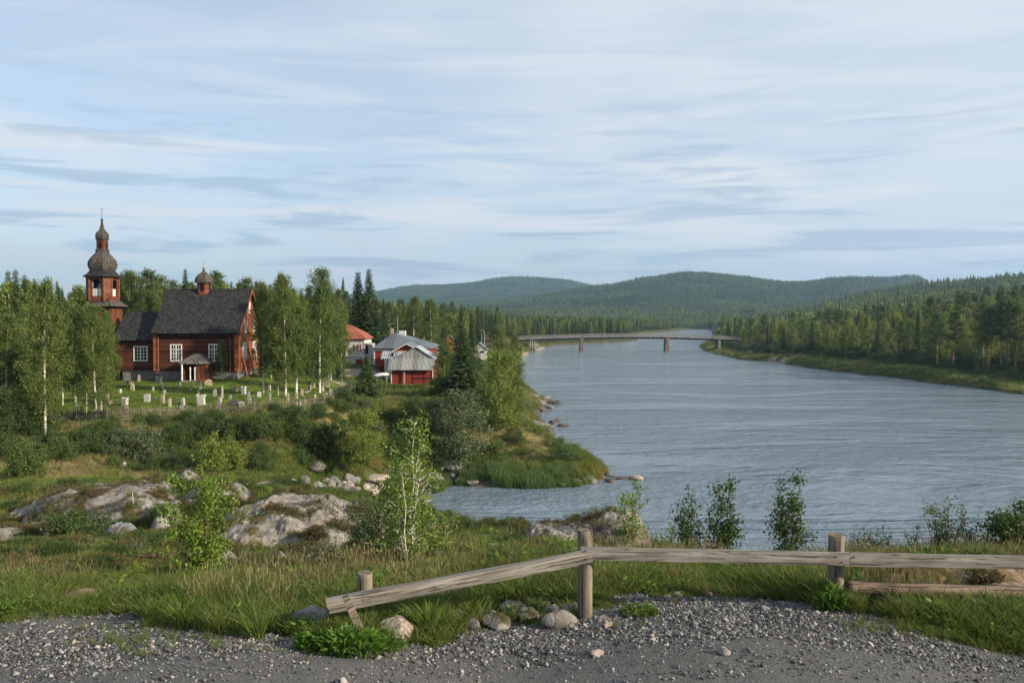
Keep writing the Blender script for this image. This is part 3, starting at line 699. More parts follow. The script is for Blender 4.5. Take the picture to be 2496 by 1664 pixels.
def zones(x, y):
    px = W0/2+FPX*x/np.maximum(y, 1); rd = riverdist(x, y)
    n1 = fbm(x/1.3, y/1.3, 4, 41); n2 = fbm(x/0.35, y/0.35, 3, 43)
    ge = gravel_edge(x)
    gravel = 1-sstep(y-ge+n1*0.9+n2*0.6, -0.16, 0.22)
    fy = fence_y(x)
    lawn = sstep(y-fy, -0.5, 0.6)*(1-sstep(y, 92, 97))*sstep(px, 60, 160)*(1-sstep(px, 830, 930))
    dry = np.zeros_like(x)
    for p, r, s in DRYP:
        d = np.sqrt((x-p.x)**2+((y-p.y)*0.8)**2)
        dry = np.maximum(dry, s*(1-sstep(d/r, 0.45, 1.1)))
    dry = np.clip(dry*(1+1.4*fbm(x/2.0, y/2.0, 3, 47))+0.9*np.clip(fbm(x/4.0, y/4.0, 4, 49)-0.06, 0, 1), 0, 1)*(1-lawn)
    forest = sstep(y, 96, 112)*np.where((y < 150) & (px > 950), 0, 1)*sstep(rd, 6, 16)
    forest = np.where(y > 420, sstep(rd, 3, 10), forest)
    mud = (1-sstep(rd, 0.2, 1.6))*(y > 30)
    sand = 0.0*(1-sstep(np.sqrt(((px-1592)/26)**2+((y-G(1605, 811)[1])/60)**2), 0.7, 1.2))
    for a, b, r in ((1905, 875, 5), (1330, 846, 10), (1290, 858, 8), (880, 905, 4), (842, 935, 3)):
        q = G(a, b, 1.0 if a > 1000 else 6.5)
        sand = np.maximum(sand, 0.8*(1-sstep(np.hypot(x-q[0], (y-q[1])*0.5)/r, 0.5, 1.1)))
    return dict(gravel=gravel, lawn=lawn, dry=dry, forest=forest, mud=mud, sand=sand, rd=rd, px=px)

# ------------------------------------------------------------------ the ground sheet
def build_ground():
    pxs = np.concatenate([np.linspace(-5200, -300, 70)[:-1], np.linspace(-300, 2800, 620), np.linspace(2800, 7700, 70)[1:]])
    Ds = np.concatenate([np.linspace(-30, 5.2, 12), np.exp(np.linspace(math.log(5.6), math.log(40), 300)), np.exp(np.linspace(math.log(40), math.log(450), 320))[1:], np.exp(np.linspace(math.log(450), math.log(7000), 130))[1:]])
    XX = ((pxs[None, :]-W0/2)/FPX)*np.maximum(Ds, 5.6)[:, None]*np.where(Ds < 5.6, 1.0+(5.6-Ds)*0.6, 1.0)[:, None]; YY = np.repeat(Ds[:, None], len(pxs), 1)
    ZZ = zt(XX, YY)
    zn = zones(XX.ravel(), YY.ravel())
    # tiny unevenness of the gravel surface
    gr = zn['gravel'].reshape(XX.shape)
    ZZ = ZZ+gr*fbm(XX/0.25, YY/0.25, 3, 71)*0.02
    nr, ncl = XX.shape
    v = np.stack([XX, YY, ZZ], -1).reshape(-1, 3)
    i = np.arange(nr*ncl).reshape(nr, ncl)
    f = np.stack([i[:-1, :-1], i[:-1, 1:], i[1:, 1:], i[1:, :-1]], -1).reshape(-1, 4)
    me = mesh_np('ground', v, f, [M['ground']], None, True)
    for k in ('gravel', 'lawn', 'dry', 'forest', 'mud', 'sand'):
        a = me.attributes.new(k, 'FLOAT', 'POINT'); a.data.foreach_set('value', zn[k].astype(np.float32))
    o = ob('ground', me); tag(o, kind='structure')
build_ground()
# the river sheet
_m = MB(); _xs = [-900, -300, -60, 100, 400, 1600]; _ys = [30, 70, 160, 400, 1200, 1600]
for i in range(5):
    for j in range(5): _m.add([(_xs[i], _ys[j], 0), (_xs[i+1], _ys[j], 0), (_xs[i+1], _ys[j+1], 0), (_xs[i], _ys[j+1], 0)], [(0, 1, 2, 3)])
water = _m.build('river', 'water'); tag(water, kind='structure')

# ------------------------------------------------------------------ the wooden church
CY = 85.0                       # depth of the long wall facing the camera
def cx_(px, D=CY): return (px-W0/2)/FPX*D
def cz_(py, D=CY): return P(0, py, D)[2]
base_z = 7.85
XL, XR = cx_(377), cx_(578)     # main body
church = thing('wooden_church', 'dark red timber church with steep grey roof and onion domed bell tower', 'church', (XL, CY, base_z))
def L(x, y, z): return (x-XL, y-CY, z-base_z)
def window(parent, xc, zc, w_, h_, y, cols=2, rows=3, transom=True, axis='Y', name='window', fr=0.11, muntin=0.045):
    """white casement in a wall facing -Y (axis Y) or +X (axis X); local coordinates"""
    f = MB(); p = MB()
    def bx(a0, a1, d0, d1, z0, z1_, mb):
        if axis == 'Y': mb.box(xc+a0, xc+a1, y+d0, y+d1, z0, z1_)
        else: mb.box(y-d1, y-d0, xc+a0, xc+a1, z0, z1_)
    hw, hh = w_/2, h_/2
    bx(-hw, -hw+fr, -0.07, 0.02, zc-hh, zc+hh, f); bx(hw-fr, hw, -0.07, 0.02, zc-hh, zc+hh, f)
    bx(-hw+fr, hw-fr, -0.07, 0.02, zc+hh-fr, zc+hh, f); bx(-hw+fr, hw-fr, -0.09, 0.02, zc-hh, zc-hh+fr, f)
    bx(-0.05, 0.05, -0.066, 0.02, zc-hh+fr, zc+hh-fr, f)
    tz = zc+hh*0.38
    if transom: bx(-hw+fr, hw-fr, -0.062, 0.02, tz-0.04, tz+0.04, f)
    for s in (-1, 1):
        m = s*(hw-fr)/2+0
        bx(m-muntin/2, m+muntin/2, -0.05, 0.02, zc-hh+fr, zc+hh-fr, f)
    lo, hi = zc-hh+fr, (tz-0.04 if transom else zc+hh-fr)
    for k in range(1, rows): zz = lo+(hi-lo)*k/rows; bx(-hw+fr, hw-fr, -0.046, 0.02, zz-muntin/2, zz+muntin/2, f)
    bx(-hw+fr*0.8, hw-fr*0.8, -0.012, 0.0, zc-hh+fr*0.8, zc+hh-fr*0.8, p)
    o = f.build(name, 'white_paint', parent); p.build('pane', 'glass', o)
    return o
eave_z, ridge_z = cz_(812, 84.4), cz_(704, 88.6)
ZB = cz_(904)                   # top of the stone foundation
DEP = 7.6; RY = CY+DEP/2
def LB(): return MB()
# foundation
m = MB(); m.box(0.05, XR-XL-0.05, 0.08, DEP, -0.6, ZB-base_z); m.box(cx_(286)-XL, 0.05, 1.05, DEP-1.2, -0.6, ZB-base_z-0.02)
m.build('foundation', 'stone_base', church)
# main walls with gables
m = MB(); hz = eave_z-base_z+0.1; rz_ = ridge_z-base_z-0.25; zb = ZB-base_z+0.004
m.prismx([(0, zb), (DEP, zb), (DEP, hz), (DEP/2, rz_), (0, hz)], 0.0, XR-XL, 0)
walls = m.build('wall', 'log_wall', church)
# gable cladding on the right end; some sunlight is painted into its lighter colour
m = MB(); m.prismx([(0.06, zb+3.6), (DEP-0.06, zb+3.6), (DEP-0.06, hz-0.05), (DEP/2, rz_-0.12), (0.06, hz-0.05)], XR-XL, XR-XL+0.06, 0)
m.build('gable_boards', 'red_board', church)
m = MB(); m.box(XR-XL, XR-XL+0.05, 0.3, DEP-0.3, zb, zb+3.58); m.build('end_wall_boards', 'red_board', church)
# corner boards and posts
for xa, wd in ((-0.12, 0.34), (XR-XL-0.30, 0.36)):
    m = MB(); m.box(xa, xa+wd, -0.16, 0.0, zb, hz-0.15); m.build('corner_board', 'corner_board', church)
m = MB(); m.box(XR-XL, XR-XL+0.2, -0.14, 0.24, zb, hz-0.2); m.build('corner_board', 'corner_board', church)
# roof: two slopes with a slight flare
def roof(parent, x0, x1, yfront, yback, ze, zr, th=0.14, name='roof', matn='shingle', over_x=0.0, flare=True):
    m = MB(); ym = (yfront+yback)/2
    def prof(side):
        ye = yfront if side < 0 else yback
        pts = [(ye, ze), (ye+(ym-ye)*0.22, ze+(zr-ze)*(0.19 if flare else .22)), (ym, zr)]
        return pts
    for side in (-1, 1):
        pr = prof(side)
        for (ya, za), (yb, zb_) in zip(pr[:-1], pr[1:]):
            if side < 0: m.slab([(x0, ya, za), (x1, ya, za), (x1, yb, zb_), (x0, yb, zb_)], th)
            else: m.slab([(x1, ya, za), (x0, ya, za), (x0, yb, zb_), (x1, yb, zb_)], th)
    return m.build(name, matn, parent)
rl, rr = cx_(366, 84.4)-XL, cx_(582.5, 84.4)-XL
main_roof = roof(church, rl, rr, -0.62, DEP+0.62, eave_z-base_z-0.02, ridge_z-base_z)
# barge boards on the gable
m = MB()
for s in (-1, 1):
    y0 = -0.66 if s < 0 else DEP+0.66
    a = Vector((rr+0.003, y0, eave_z-base_z-0.12)); b_ = Vector((rr+0.003, DEP/2, ridge_z-base_z-0.02)); n = Vector((0, 0, -0.3))
    m.add([a, b_, b_+n, a+n, a+Vector((.06, 0, 0)), b_+Vector((.06, 0, 0)), b_+n+Vector((.06, 0, 0)), a+n+Vector((.06, 0, 0))], [(0, 1, 2, 3), (7, 6, 5, 4), (0, 4, 5, 1), (3, 2, 6, 7), (0, 3, 7, 4), (1, 5, 6, 2)])
m.build('barge_board', 'red_board', church)
# low wing between the church and the tower
we, wr = cz_(828, 85.6), cz_(761, 88.8)
WX0 = cx_(284, 86.0)-XL
m = MB(); m.prismx([(0.9, zb), (DEP-1.0, zb), (DEP-1.0, we-base_z), (DEP/2, wr-base_z-0.25), (0.9, we-base_z)], WX0, -0.001, 0)
wing = m.build('wing_wall', 'log_wall', church)
roof(church, WX0-0.3, -0.01, 0.4, DEP-0.4, we-base_z-0.02, wr-base_z, 0.14, 'wing_roof')
# windows
def pw(px0, px1, py0, py1, y=0.0, D=CY, rows=3, tr=True):
    window(church, (cx_(px0, D)+cx_(px1, D))/2-XL, (cz_(py0, D)+cz_(py1, D))/2-base_z, cx_(px1, D)-cx_(px0, D), cz_(py0, D)-cz_(py1, D), y, 2, rows, tr)
pw(414.5, 443.5, 838.5, 881, 0.0); pw(508, 536.5, 838, 881, 0.0); pw(325, 359.5, 843.5, 880, 0.9, CY+0.9, 4, False)
# gable end windows
for y_, z_, w_, h_ in ((DEP/2, ridge_z-base_z-2.1, 0.5, 1.3), (DEP/2-1.5, eave_z-base_z+0.75, 0.55, 1.5), (DEP/2+1.5, eave_z-base_z+0.75, 0.55, 1.5)):
    window(church, y_, z_, w_, h_, XR-XL+0.06, 2, 3, False, 'X', 'gable_window', 0.09, 0.03)
for y_ in (2.1, 5.4): window(church, y_, 2.9, 1.2, 2.0, XR-XL+0.05, 2, 3, True, 'X', 'end_window')
# braced props on the gable end
for y_ in (0.6, 2.9, 4.7, 7.0): m = MB(); m.tube([(XR-XL+1.0, y_, -0.4), (XR-XL+0.2, y_, 3.2)], 0.09, 6); m.build('wall_prop', 'corner_board', church)
for z_ in (0.9, 2.1): m = MB(); m.tube([(XR-XL+0.75-0.18*z_, 0.4, z_), (XR-XL+0.75-0.18*z_, 7.2, z_)], 0.06, 6); m.build('prop_rail', 'corner_board', church)
m = MB(); m.tube([(0.42, -0.19, zb), (0.42, -0.19, hz-0.5), (0.2, -0.4, hz-0.15)], 0.06, 6); m.build('downpipe', 'corner_board', church)
m = MB(); m.tube([(XR-XL-0.75, -0.07, zb), (XR-XL-0.75, -0.07, hz-0.5)], 0.05, 6); m.build('downpipe', 'corner_board', church)
# porch over the side door
px0, px1 = cx_(442, 83)-XL, cx_(500, 83)-XL; pt = cz_(886, 83)-base_z; pr_ = cz_(862, 84)-base_z
porch = MB(); ye = -2.2
porch.box(px1-0.95, px1-0.02, ye+0.1, -0.06, -0.1, pt)
po = porch.build('porch', 'red_board', church)
porch = MB(); porch.box(px0+0.04, px0+0.14, ye+0.3, -0.06, -0.1, pt); porch.build('porch_side', 'red_board', po)
m = MB(); m.box(px0+0.14, px1-0.95, -0.14, -0.03, -0.1, pt); m.build('door', 'dark', po)
m = MB(); c0 = (px0-0.28, ye-0.15, pt); c1 = (px1+0.28, ye-0.15, pt); c2 = (px1+0.28, -0.02, pt); c3 = (px0-0.28, -0.02, pt)
xm0, xm1 = (px0+px1)/2-0.35, (px0+px1)/2+0.15
m.slab([c0, c1, (xm1, -1.2, pr_), (xm0, -1.2, pr_)], 0.09); m.slab([c1, c2, (xm1, -0.02, pr_), (xm1, -1.2, pr_)], 0.09); m.slab([c3, c0, (xm0, -1.2, pr_), (xm0, -0.02, pr_)], 0.09)
m.slab([(xm0, -1.2, pr_), (xm1, -1.2, pr_), (xm1, -0.02, pr_), (xm0, -0.02, pr_)], 0.09)
m.build('porch_roof', 'shingle_porch', po)
for x_ in (px0+0.09, px0+0.95, px1-1.05):
    m = MB(); m.lathe([(0.07, -0.15), (0.07, 1.25), (0.10, 1.3), (0.05, 1.45)] if x_ != px0+0.09 else [(0.09, -0.15), (0.09, 1.6), (0.11, 1.7), (0.04, 1.85)], 8, x_, ye); m.build('porch_post', 'white_paint', po)
m = MB(); m.box(px0-0.1, px1-0.8, ye-0.1, -0.1, -0.35, 0.05); m.build('porch_step', 'grave_grey', po)

# chamfered square outline
def cham(k=0.62, rot=0.0):
    pts = []
    for i in range(4):
        a = i*math.pi/2
        for s in (-1, 1):
            x, y = 1.0, s*k
            pts.append((x*math.cos(a)-y*math.sin(a), x*math.sin(a)+y*math.cos(a)))
    return [(x*math.cos(rot)-y*math.sin(rot), x*math.sin(rot)+y*math.cos(rot)) for x, y in pts]
CH = cham(0.55)
# ridge turret
TD = CY+DEP/2; tx = cx_(498.5, TD)-XL; ty = DEP/2
def tz(py, D=TD): return cz_(py, D)-base_z
tur = MB(); rr_ = 0.62; tur.lathe([(rr_, tz(722)), (rr_, tz(688))], 8, tx, ty, 0, 0, False, CH)
to = tur.build('ridge_turret', 'red_siding', church)
m = MB(); m.lathe([(rr_+0.2, tz(690)), (rr_+0.25, tz(687.5)), (rr_+0.20, tz(680)), (rr_+0.08, tz(674)), (0.42, tz(667)), (0.2, tz(663)), (0.10, tz(660)), (0.08, tz(657))], 8, tx, ty, 0, 0, False, CH)
m.build('turret_dome', 'shingle_dome', to)
m = MB(); m.lathe([(0.08, tz(659)), (0.17, tz(657)), (0.20, tz(655)), (0.13, tz(652.5)), (0.03, tz(650)), (0.02, tz(633))], 10, tx, ty, 0, 0, True); m.build('spire', 'copper', to)
for a in (0, 1, 2, 3):
    m = MB(); c, s = round(math.cos(a*math.pi/2)), round(math.sin(a*math.pi/2)); w2 = 0.2
    cxx, cyy = tx+c*(rr_+0.004), ty+s*(rr_+0.004)
    m.box(cxx-(w2 if s else 0.008), cxx+(w2 if s else 0.008), cyy-(w2 if c else 0.008), cyy+(w2 if c else 0.008), tz(710), tz(692)); m.build('turret_opening', 'dark', to)

# bell tower
BD = 89.0; bx = cx_(252.5, BD)-XL; by = BD-CY; pxm = BD/FPX
def bz(py): return cz_(py, BD)-base_z
tower = thing('bell_tower', None, None, (bx, by, 0)); tower.parent = church
for k_ in list(tower.keys()): del tower[k_]
m = MB(); m.box(-1.0, 1.5, -1.25, 1.25, -0.6, bz(744)); m.build('shaft', 'shaft_boards', tower)
SQ = cham(0.86)
m = MB(); m.lathe([(1.78, bz(747)), (1.75, bz(745)), (1.55, bz(741)), (1.32, bz(736.5)), (1.25, bz(733))], 8, 0.28, 0, 0, 0, False, SQ); m.build('lower_skirt_roof', 'shingle_dome', tower)
# belfry: corner posts, chamfer walls, arches open on four sides
BR = 1.34; z0b, z1b = bz(734), bz(674)
def belfry():
    m = MB(); k = 0.55; 
    for i in range(4):
        a = i*math.pi/2; rot = lambda x, y: (x*math.cos(a)-y*math.sin(a), x*math.sin(a)+y*math.cos(a))
        # main face with an arched opening: left jamb, right jamb, sill wall, arch head (outer x=BR)
        yw = BR*0.62; ow = 0.52; zs = z0b+0.55; ztop = z1b-0.85
        def face(poly):
            q = [(*rot(BR, y), z) for y, z in poly]; q2 = [(*rot(BR-0.14, y), z) for y, z in poly]; n = len(q)
            m.add(q+q2, [tuple(range(n)), tuple(range(2*n-1, n-1, -1))]+[((j+1) % n, j, j+n, (j+1) % n+n) for j in range(n)], 0)
        face([(-yw, z0b), (yw, z0b), (yw, zs), (-yw, zs)])
        face([(-yw, zs), (-ow, zs), (-ow, ztop), (-yw, ztop)]); face([(ow, zs), (yw, zs), (yw, ztop), (ow, ztop)])
        arc = [(ow*math.cos(t), ztop+ow*0.95*math.sin(t)) for t in np.linspace(0, math.pi, 9)]
        for (ya, za), (yb, zb2) in zip(arc[:-1], arc[1:]): face([(yb, zb2), (ya, za), (ya, z1b), (yb, z1b)])
        face([(ow, ztop), (yw, ztop), (yw, z1b), (ow, z1b)]); face([(-yw, ztop), (-ow, ztop), (-ow, z1b), (-yw, z1b)])
    return m
m = belfry(); m.build('belfry_wall', 'tower_red', tower)
for i in range(4):
    m = MB(); a = i*math.pi/2; rot = lambda x, y: (x*math.cos(a)-y*math.sin(a), x*math.sin(a)+y*math.cos(a))
    A = rot(BR, BR*0.62); B_ = rot(BR*0.62, BR); A2 = rot(BR-0.16, BR*0.58); B2 = rot(BR*0.58, BR-0.16)
    m.add([(*A, z0b), (*B_, z0b), (*B_, z1b), (*A, z1b), (*A2, z0b), (*B2, z0b), (*B2, z1b), (*A2, z1b)], [(0, 1, 2, 3), (5, 4, 7, 6), (0, 3, 7, 4), (1, 5, 6, 2), (0, 4, 5, 1), (3, 2, 6, 7)])
    m.build('belfry_corner', 'red_siding', tower)
for i in range(4):
    a = i*math.pi/2; rot = lambda x, y: (x*math.cos(a)-y*math.sin(a), x*math.sin(a)+y*math.cos(a))
    for y_ in (BR*0.62-0.04, -BR*0.62+0.04):
        m = MB(); c = rot(BR+0.04, y_); m.box(c[0]-0.07, c[0]+0.07, c[1]-0.07, c[1]+0.07, z0b, z1b); m.build('belfry_post', 'corner_board', tower)
for i in range(4):
    m = MB(); a = i*math.pi/2; rot = lambda x, y: (x*math.cos(a)-y*math.sin(a), x*math.sin(a)+y*math.cos(a))
    for j in range(7):
        y_ = -0.5+j/6; c = rot(BR-0.25, y_); m.box(c[0]-0.05, c[0]+0.05, c[1]-0.05, c[1]+0.05, z0b+0.5, z0b+1.35)
    m.build('belfry_rail', 'white_paint', tower)
m = MB(); m.box(-BR+.2, BR-.2, -BR+.2, BR-.2, z0b+0.05, z0b+0.3); m.build('belfry_floor', 'dark', tower); m = MB(); m.box(-0.1, 0.1, -BR+.2, BR-.2, z1b-0.6, z1b-0.4); m.build('bell_beam', 'dark', tower)
m = MB(); m.lathe([(0.50, z1b-1.9), (0.47, z1b-1.75), (0.34, z1b-1.4), (0.28, z1b-1.05), (0.20, z1b-0.85), (0.05, z1b-0.6)], 14, -0.1, -0.3, 0, 0, True); m.build('bell', 'metal', tower)
m = MB(); m.lathe([(1.72, bz(676)), (1.76, bz(674)), (1.52, bz(670)), (1.28, bz(665)), (1.15, bz(660))], 8, 0, 0, 0, 0, False, CH); m.build('skirt_roof', 'shingle', tower)
pxn = pxm*0.80
m = MB(); m.lathe([(r*pxn, bz(y)) for r, y in ((29, 661), (33, 656), (35.5, 650), (36, 644), (34.5, 638), (31, 632), (25, 625), (19, 619), (16, 614), (15.5, 611))], 8, 0, 0, 0, 0, False, CH); m.build('onion_dome', 'shingle_dome', tower)
m = MB(); m.lathe([(14*pxn, bz(611)), (14*pxn, bz(582))], 8, 0, 0, 0, 0, False, CH); lan = m.build('lantern', 'tower_red', tower)
m = MB(); m.lathe([(17*pxn, bz(612)), (17.5*pxn, bz(609.5)), (15*pxn, bz(608))], 8, 0, 0, 0, 0, False, CH); m.build('lantern_cornice', 'shingle_dome', tower); m = MB(); m.lathe([(15*pxn, bz(585)), (17*pxn, bz(583)), (16*pxn, bz(581))], 8, 0, 0, 0, 0, False, CH); m.build('lantern_cornice', 'shingle_dome', tower)
for a in range(4):
    c, s = round(math.cos(a*math.pi/2)), round(math.sin(a*math.pi/2)); r0 = 14*pxn+0.004
    m = MB(); m.box(c*r0-(0.15 if s else .008), c*r0+(0.15 if s else .008), s*r0-(0.15 if c else .008), s*r0+(0.15 if c else .008), bz(606), bz(592)); m.build('lantern_opening', 'dark', lan)
m = MB(); m.lathe([(r*pxn, bz(y)) for r, y in ((14.5, 582), (16.2, 578), (16.6, 574), (15.5, 570), (12.5, 566), (8.5, 562), (5.8, 557), (4.2, 550), (3.0, 543), (2.4, 538))], 8, 0, 0, 0, 0, False, CH); m.build('upper_onion_dome', 'shingle_dome', tower)
m = MB(); m.lathe([(1.5*pxn, bz(539)), (4*pxn, bz(537)), (4.2*pxn, bz(535)), (2.5*pxn, bz(533)), (.7*pxn, bz(531)), (.5*pxn, bz(507))], 10, 0, 0, 0, 0, True)
m.box(-2.6*pxn, 2.6*pxn, -0.03, 0.03, bz(511), bz(510)); m.lathe([(.5*pxn, bz(520)), (1.2*pxn, bz(519)), (.5*pxn, bz(518))], 8, 0, 0); m.build('cross', 'iron', tower)

# ------------------------------------------------------------------ village buildings
def house_base(px, D): q = on(px, D); return q
# near red shed with corrugated roof panel
D = 108.0; pm = D/FPX
def zx(py, D_=D): return cz_(py, D_)
b0 = Vector((cx_(953, D), D, zx(939))); shed = thing('red_shed', 'small red board shed with weathered corrugated metal roof, nearest of the village buildings', 'shed', b0)
wS = cx_(1055, D)-b0.x; hS = zx(900)-b0.z
m = MB(); m.box(0, wS, 0, 5.0, -0.5, hS); m.build('wall', 'barn_red', shed)
m = MB(); m.box(2.0*0+wS*0.50, wS*0.515, -0.03, 0, 0, hS-0.2); m.box(wS*0.78, wS*0.79, -0.03, 0, 0, hS-0.2); m.box(wS*0.5, wS*0.97, -0.03, 0.0, hS*0.40, hS*0.47); m.box(wS*0.955, wS*0.985, -0.03, 0, 0, hS-0.1); m.build('door_frame', 'dark', shed)
m = MB(); m.box(-0.02, 0.09, -0.05, 0.0, -0.2, hS); m.build('corner_board', 'white_paint', shed); m = MB(); m.box(wS-0.10, wS+0.03, -0.05, 0.0, -0.2, hS); m.build('corner_board', 'white_paint', shed)
e0, e1 = zx(901)-b0.z, zx(873)-b0.z
m = MB(); m.slab([(cx_(947, D)-b0.x, -0.6, e0), (cx_(1058, D)-b0.x, -0.6, e0), (cx_(1058, D)-b0.x, 1.0, e1), (cx_(947, D)-b0.x, 1.0, e1)], 0.06); m.build('lean_to_roof', 'corr', shed)
ga = (cx_(1014, D+1)-b0.x, zx(847, D+1)-b0.z); gl = (cx_(962, D+1)-b0.x, e1-0.1); gr_ = (cx_(1056, D+1)-b0.x, e1-0.1)
m = MB(); m.prism([gl, gr_, ga], 1.02, 1.12); m.build('gable_cladding', 'corr', shed)
m = MB(); 
m.slab([(gl[0]-0.25, 0.85, gl[1]-0.12), (ga[0], 0.85, ga[1]+0.08), (ga[0], 6.0, ga[1]+0.08), (gl[0]-0.25, 6.0, gl[1]-0.12)][::-1], 0.07); m.slab([(ga[0], 0.85, ga[1]+0.08), (gr_[0]+0.25, 0.85, gr_[1]-0.12), (gr_[0]+0.25, 6.0, gr_[1]-0.12), (ga[0], 6.0, ga[1]+0.08)][::-1], 0.07)
m.build('roof', 'corr_light', shed)
m = MB(); m.box(wS*0.3, wS*0.34, -0.3, -0.2, -0.1, hS*0.85); m.build('leaning_plank', 'grave_tan', shed)
m = MB(); m.box(wS, wS+0.75, 1.2, 4.0, -0.3, hS+0.6); m.build('side_annex', 'red_board', shed)
# red gabled building behind it
D = 113.0; b1 = Vector((cx_(928, D), D, zx(925, D))); barn = thing('red_gabled_barn', 'red barn gable with white barge boards and pale metal lean-to, directly behind the small shed', 'barn', b1)
lx = lambda px: cx_(px, D)-b1.x; lz = lambda py: zx(py, D)-b1.z
m = MB(); m.prism([(lx(932), -0.3), (lx(1050), -0.3), (lx(1050), lz(868)), (lx(990), lz(838.5)), (lx(932), lz(868))], 0.6, 6.0); m.build('wall', 'barn_red', barn)
m = MB(); m.slab([(lx(926), 0.2, lz(871)), (lx(990), 0.2, lz(837)), (lx(990), 6.2, lz(837)), (lx(926), 6.2, lz(871))][::-1], 0.1); m.slab([(lx(990), 0.2, lz(837)), (lx(1056), 0.2, lz(871)), (lx(1056), 6.2, lz(871)), (lx(990), 6.2, lz(837))][::-1], 0.1); m.build('roof', 'corr_dark', barn)
m = MB(); m.slab([(lx(926), 0.12, lz(872.6)), (lx(926), 0.12, lz(871)), (lx(990), 0.12, lz(836.8)), (lx(990), 0.12, lz(839))][::-1], 0.07); m.slab([(lx(990), 0.12, lz(839)), (lx(990), 0.12, lz(836.8)), (lx(1056), 0.12, lz(871)), (lx(1056), 0.12, lz(873))][::-1], 0.07); m.build('barge_board', 'white_paint', barn)
m = MB(); m.slab([(lx(931), -1.4, lz(873)), (lx(1010), -1.4, lz(873)), (lx(1010), 0.55, lz(855.5)), (lx(931), 0.55, lz(855.5))], 0.06); m.build('lean_to_roof', 'corr_light', barn)
m = MB(); m.lathe([(0.14, lz(868)), (0.14, lz(862)), (0.2, lz(861)), (0.05, lz(859))], 8, lx(958), -0.7); m.build('flue', 'dark', barn)
m = MB(); m.box(lx(940), lx(1000), -1.2, 0.6, -0.3, lz(874)); m.build('annex_wall', 'white_wall', barn)
# long hipped metal roofed hall
D = 121.0; b2 = Vector((cx_(911, D), D, zx(885, D))); hall = thing('hipped_roof_hall', 'wide hall with dark grey hipped metal roof, white band and chimney, behind the red barn', 'building', b2)
lx = lambda px, d=0: cx_(px, D+d)-b2.x; lz = lambda py, d=0: zx(py, D+d)-b2.z
m = MB(); m.box(lx(912), lx(1046), 0, 12, -0.5, lz(849)); m.build('wall', 'barn_red', hall)
m = MB(); m.box(lx(911.5), lx(1046.5), -0.05, 0.0, lz(855.5), lz(849)); m.box(lx(911.3), lx(913.5), -0.06, 0.0, -0.3, lz(855.5)); m.build('white_band', 'white_paint', hall)
e = lz(848.5); R1 = (lx(958, 5), 6.0, lz(811.5, 6)); R2 = (lx(975, 9), 9.0, lz(811.5, 9)); c = [(lx(906), -0.5, e), (lx(1052), -0.5, e), (lx(1052)+0.6, 12.5, e), (lx(906)-0.3, 12.5, e)]
m = MB(); m.slab([c[0], c[1], R1], 0.1); m.slab([c[1], c[2], R2, R1], 0.1); m.slab([c[2], c[3], R2], 0.1); m.slab([c[3], c[0], R1, R2], 0.1); m.build('roof', 'corr_dark', hall)
m = MB(); m.box(R1[0]-0.55, R1[0]-0.1, 6.0, 6.5, R1[2]-0.8, R1[2]+0.75); ch = m.build('chimney', 'grave_tan', hall)
m = MB(); m.tube([(R1[0]+0.5, 6.6, R1[2]-0.2), (R1[0]+0.5, 6.6, R1[2]+2.6)], 0.05, 5); m.box(R1[0]-0.9, R1[0]+0.2, 6.58, 6.62, R1[2]+1.45, R1[2]+1.5); m.build('aerial', 'metal', hall)
m = MB(); m.box(lx(956), lx(972), 7.2, 8.4, R1[2]-0.6, R1[2]+0.35); m.build('roof_hatch', 'white_wall', hall)
# white house with red tile roof
D = 130.0; b3 = Vector((cx_(842, D), D, zx(892, D))); hw_ = thing('white_house', 'white plastered house with flared red tile roof beside the birch grove', 'house', b3)
lx = lambda px, d=0: cx_(px, D+d)-b3.x; lz = lambda py, d=0: zx(py, D+d)-b3.z
m = MB(); m.box(0, lx(887), 0, 7, -0.8, lz(823)); m.build('wall', 'white_wall', hw_)
m = MB(); ex = 0.45; zz = lz(825.5); RA = (lx(838, 3.5), 3.5, lz(790, 3.5)); RB = (lx(858, 3.5), 3.5, lz(793, 3.5))
m.slab([(-ex, -ex, zz), (lx(893), -ex, zz), (lx(875), 0.7, zz+1.0), (0.1, 0.7, zz+1.0)], 0.12); m.slab([(0.1, 0.7, zz+1.0), (lx(875), 0.7, zz+1.0), RB, RA], 0.12)
m.slab([(lx(893), -ex, zz), (lx(893), 7.4, zz), (lx(875), 6.2, zz+1.0), (lx(875), 0.7, zz+1.0)], 0.12); m.slab([(lx(875), 0.7, zz+1.0), (lx(875), 6.2, zz+1.0), RB], 0.12)
m.build('roof', 'tile_red', hw_)
m = MB(); m.box(-0.1, lx(889), -0.12, 0.0, lz(827.5), lz(825)); m.build('cornice', 'white_paint', hw_); m = MB(); m.box(-0.1, lx(889), -0.1, 0.0, lz(869), lz(866.5)); m.build('belt_course', 'white_paint', hw_); m = MB(); m.box(lx(884.5), lx(889), -0.06, 0.0, -0.3, lz(866)); m.build('corner_board', 'white_paint', hw_)
for a, b in ((871, 874), (877, 880), (861, 864)):
    m = MB(); m.box(lx(a), lx(b), -0.04, 0, lz(855), lz(839)); m.build('window', 'barn_red', hw_)
m = MB(); m.box(lx(867), lx(883), -0.05, 0.0, 0, lz(875)); m.build('doorway', 'barn_red', hw_)
m = MB(); m.box(lx(888.5), lx(903), 0.5, 4.0, -0.5, lz(838)); a_ = m.build('side_wing', 'white_wall', hw_)
m = MB(); m.slab([(lx(888.5), 0.2, lz(836)), (lx(905), 0.2, lz(840)), (lx(905), 4.2, lz(840)), (lx(888.5), 4.2, lz(836))], 0.1); m.build('wing_roof', 'corr_light', a_)
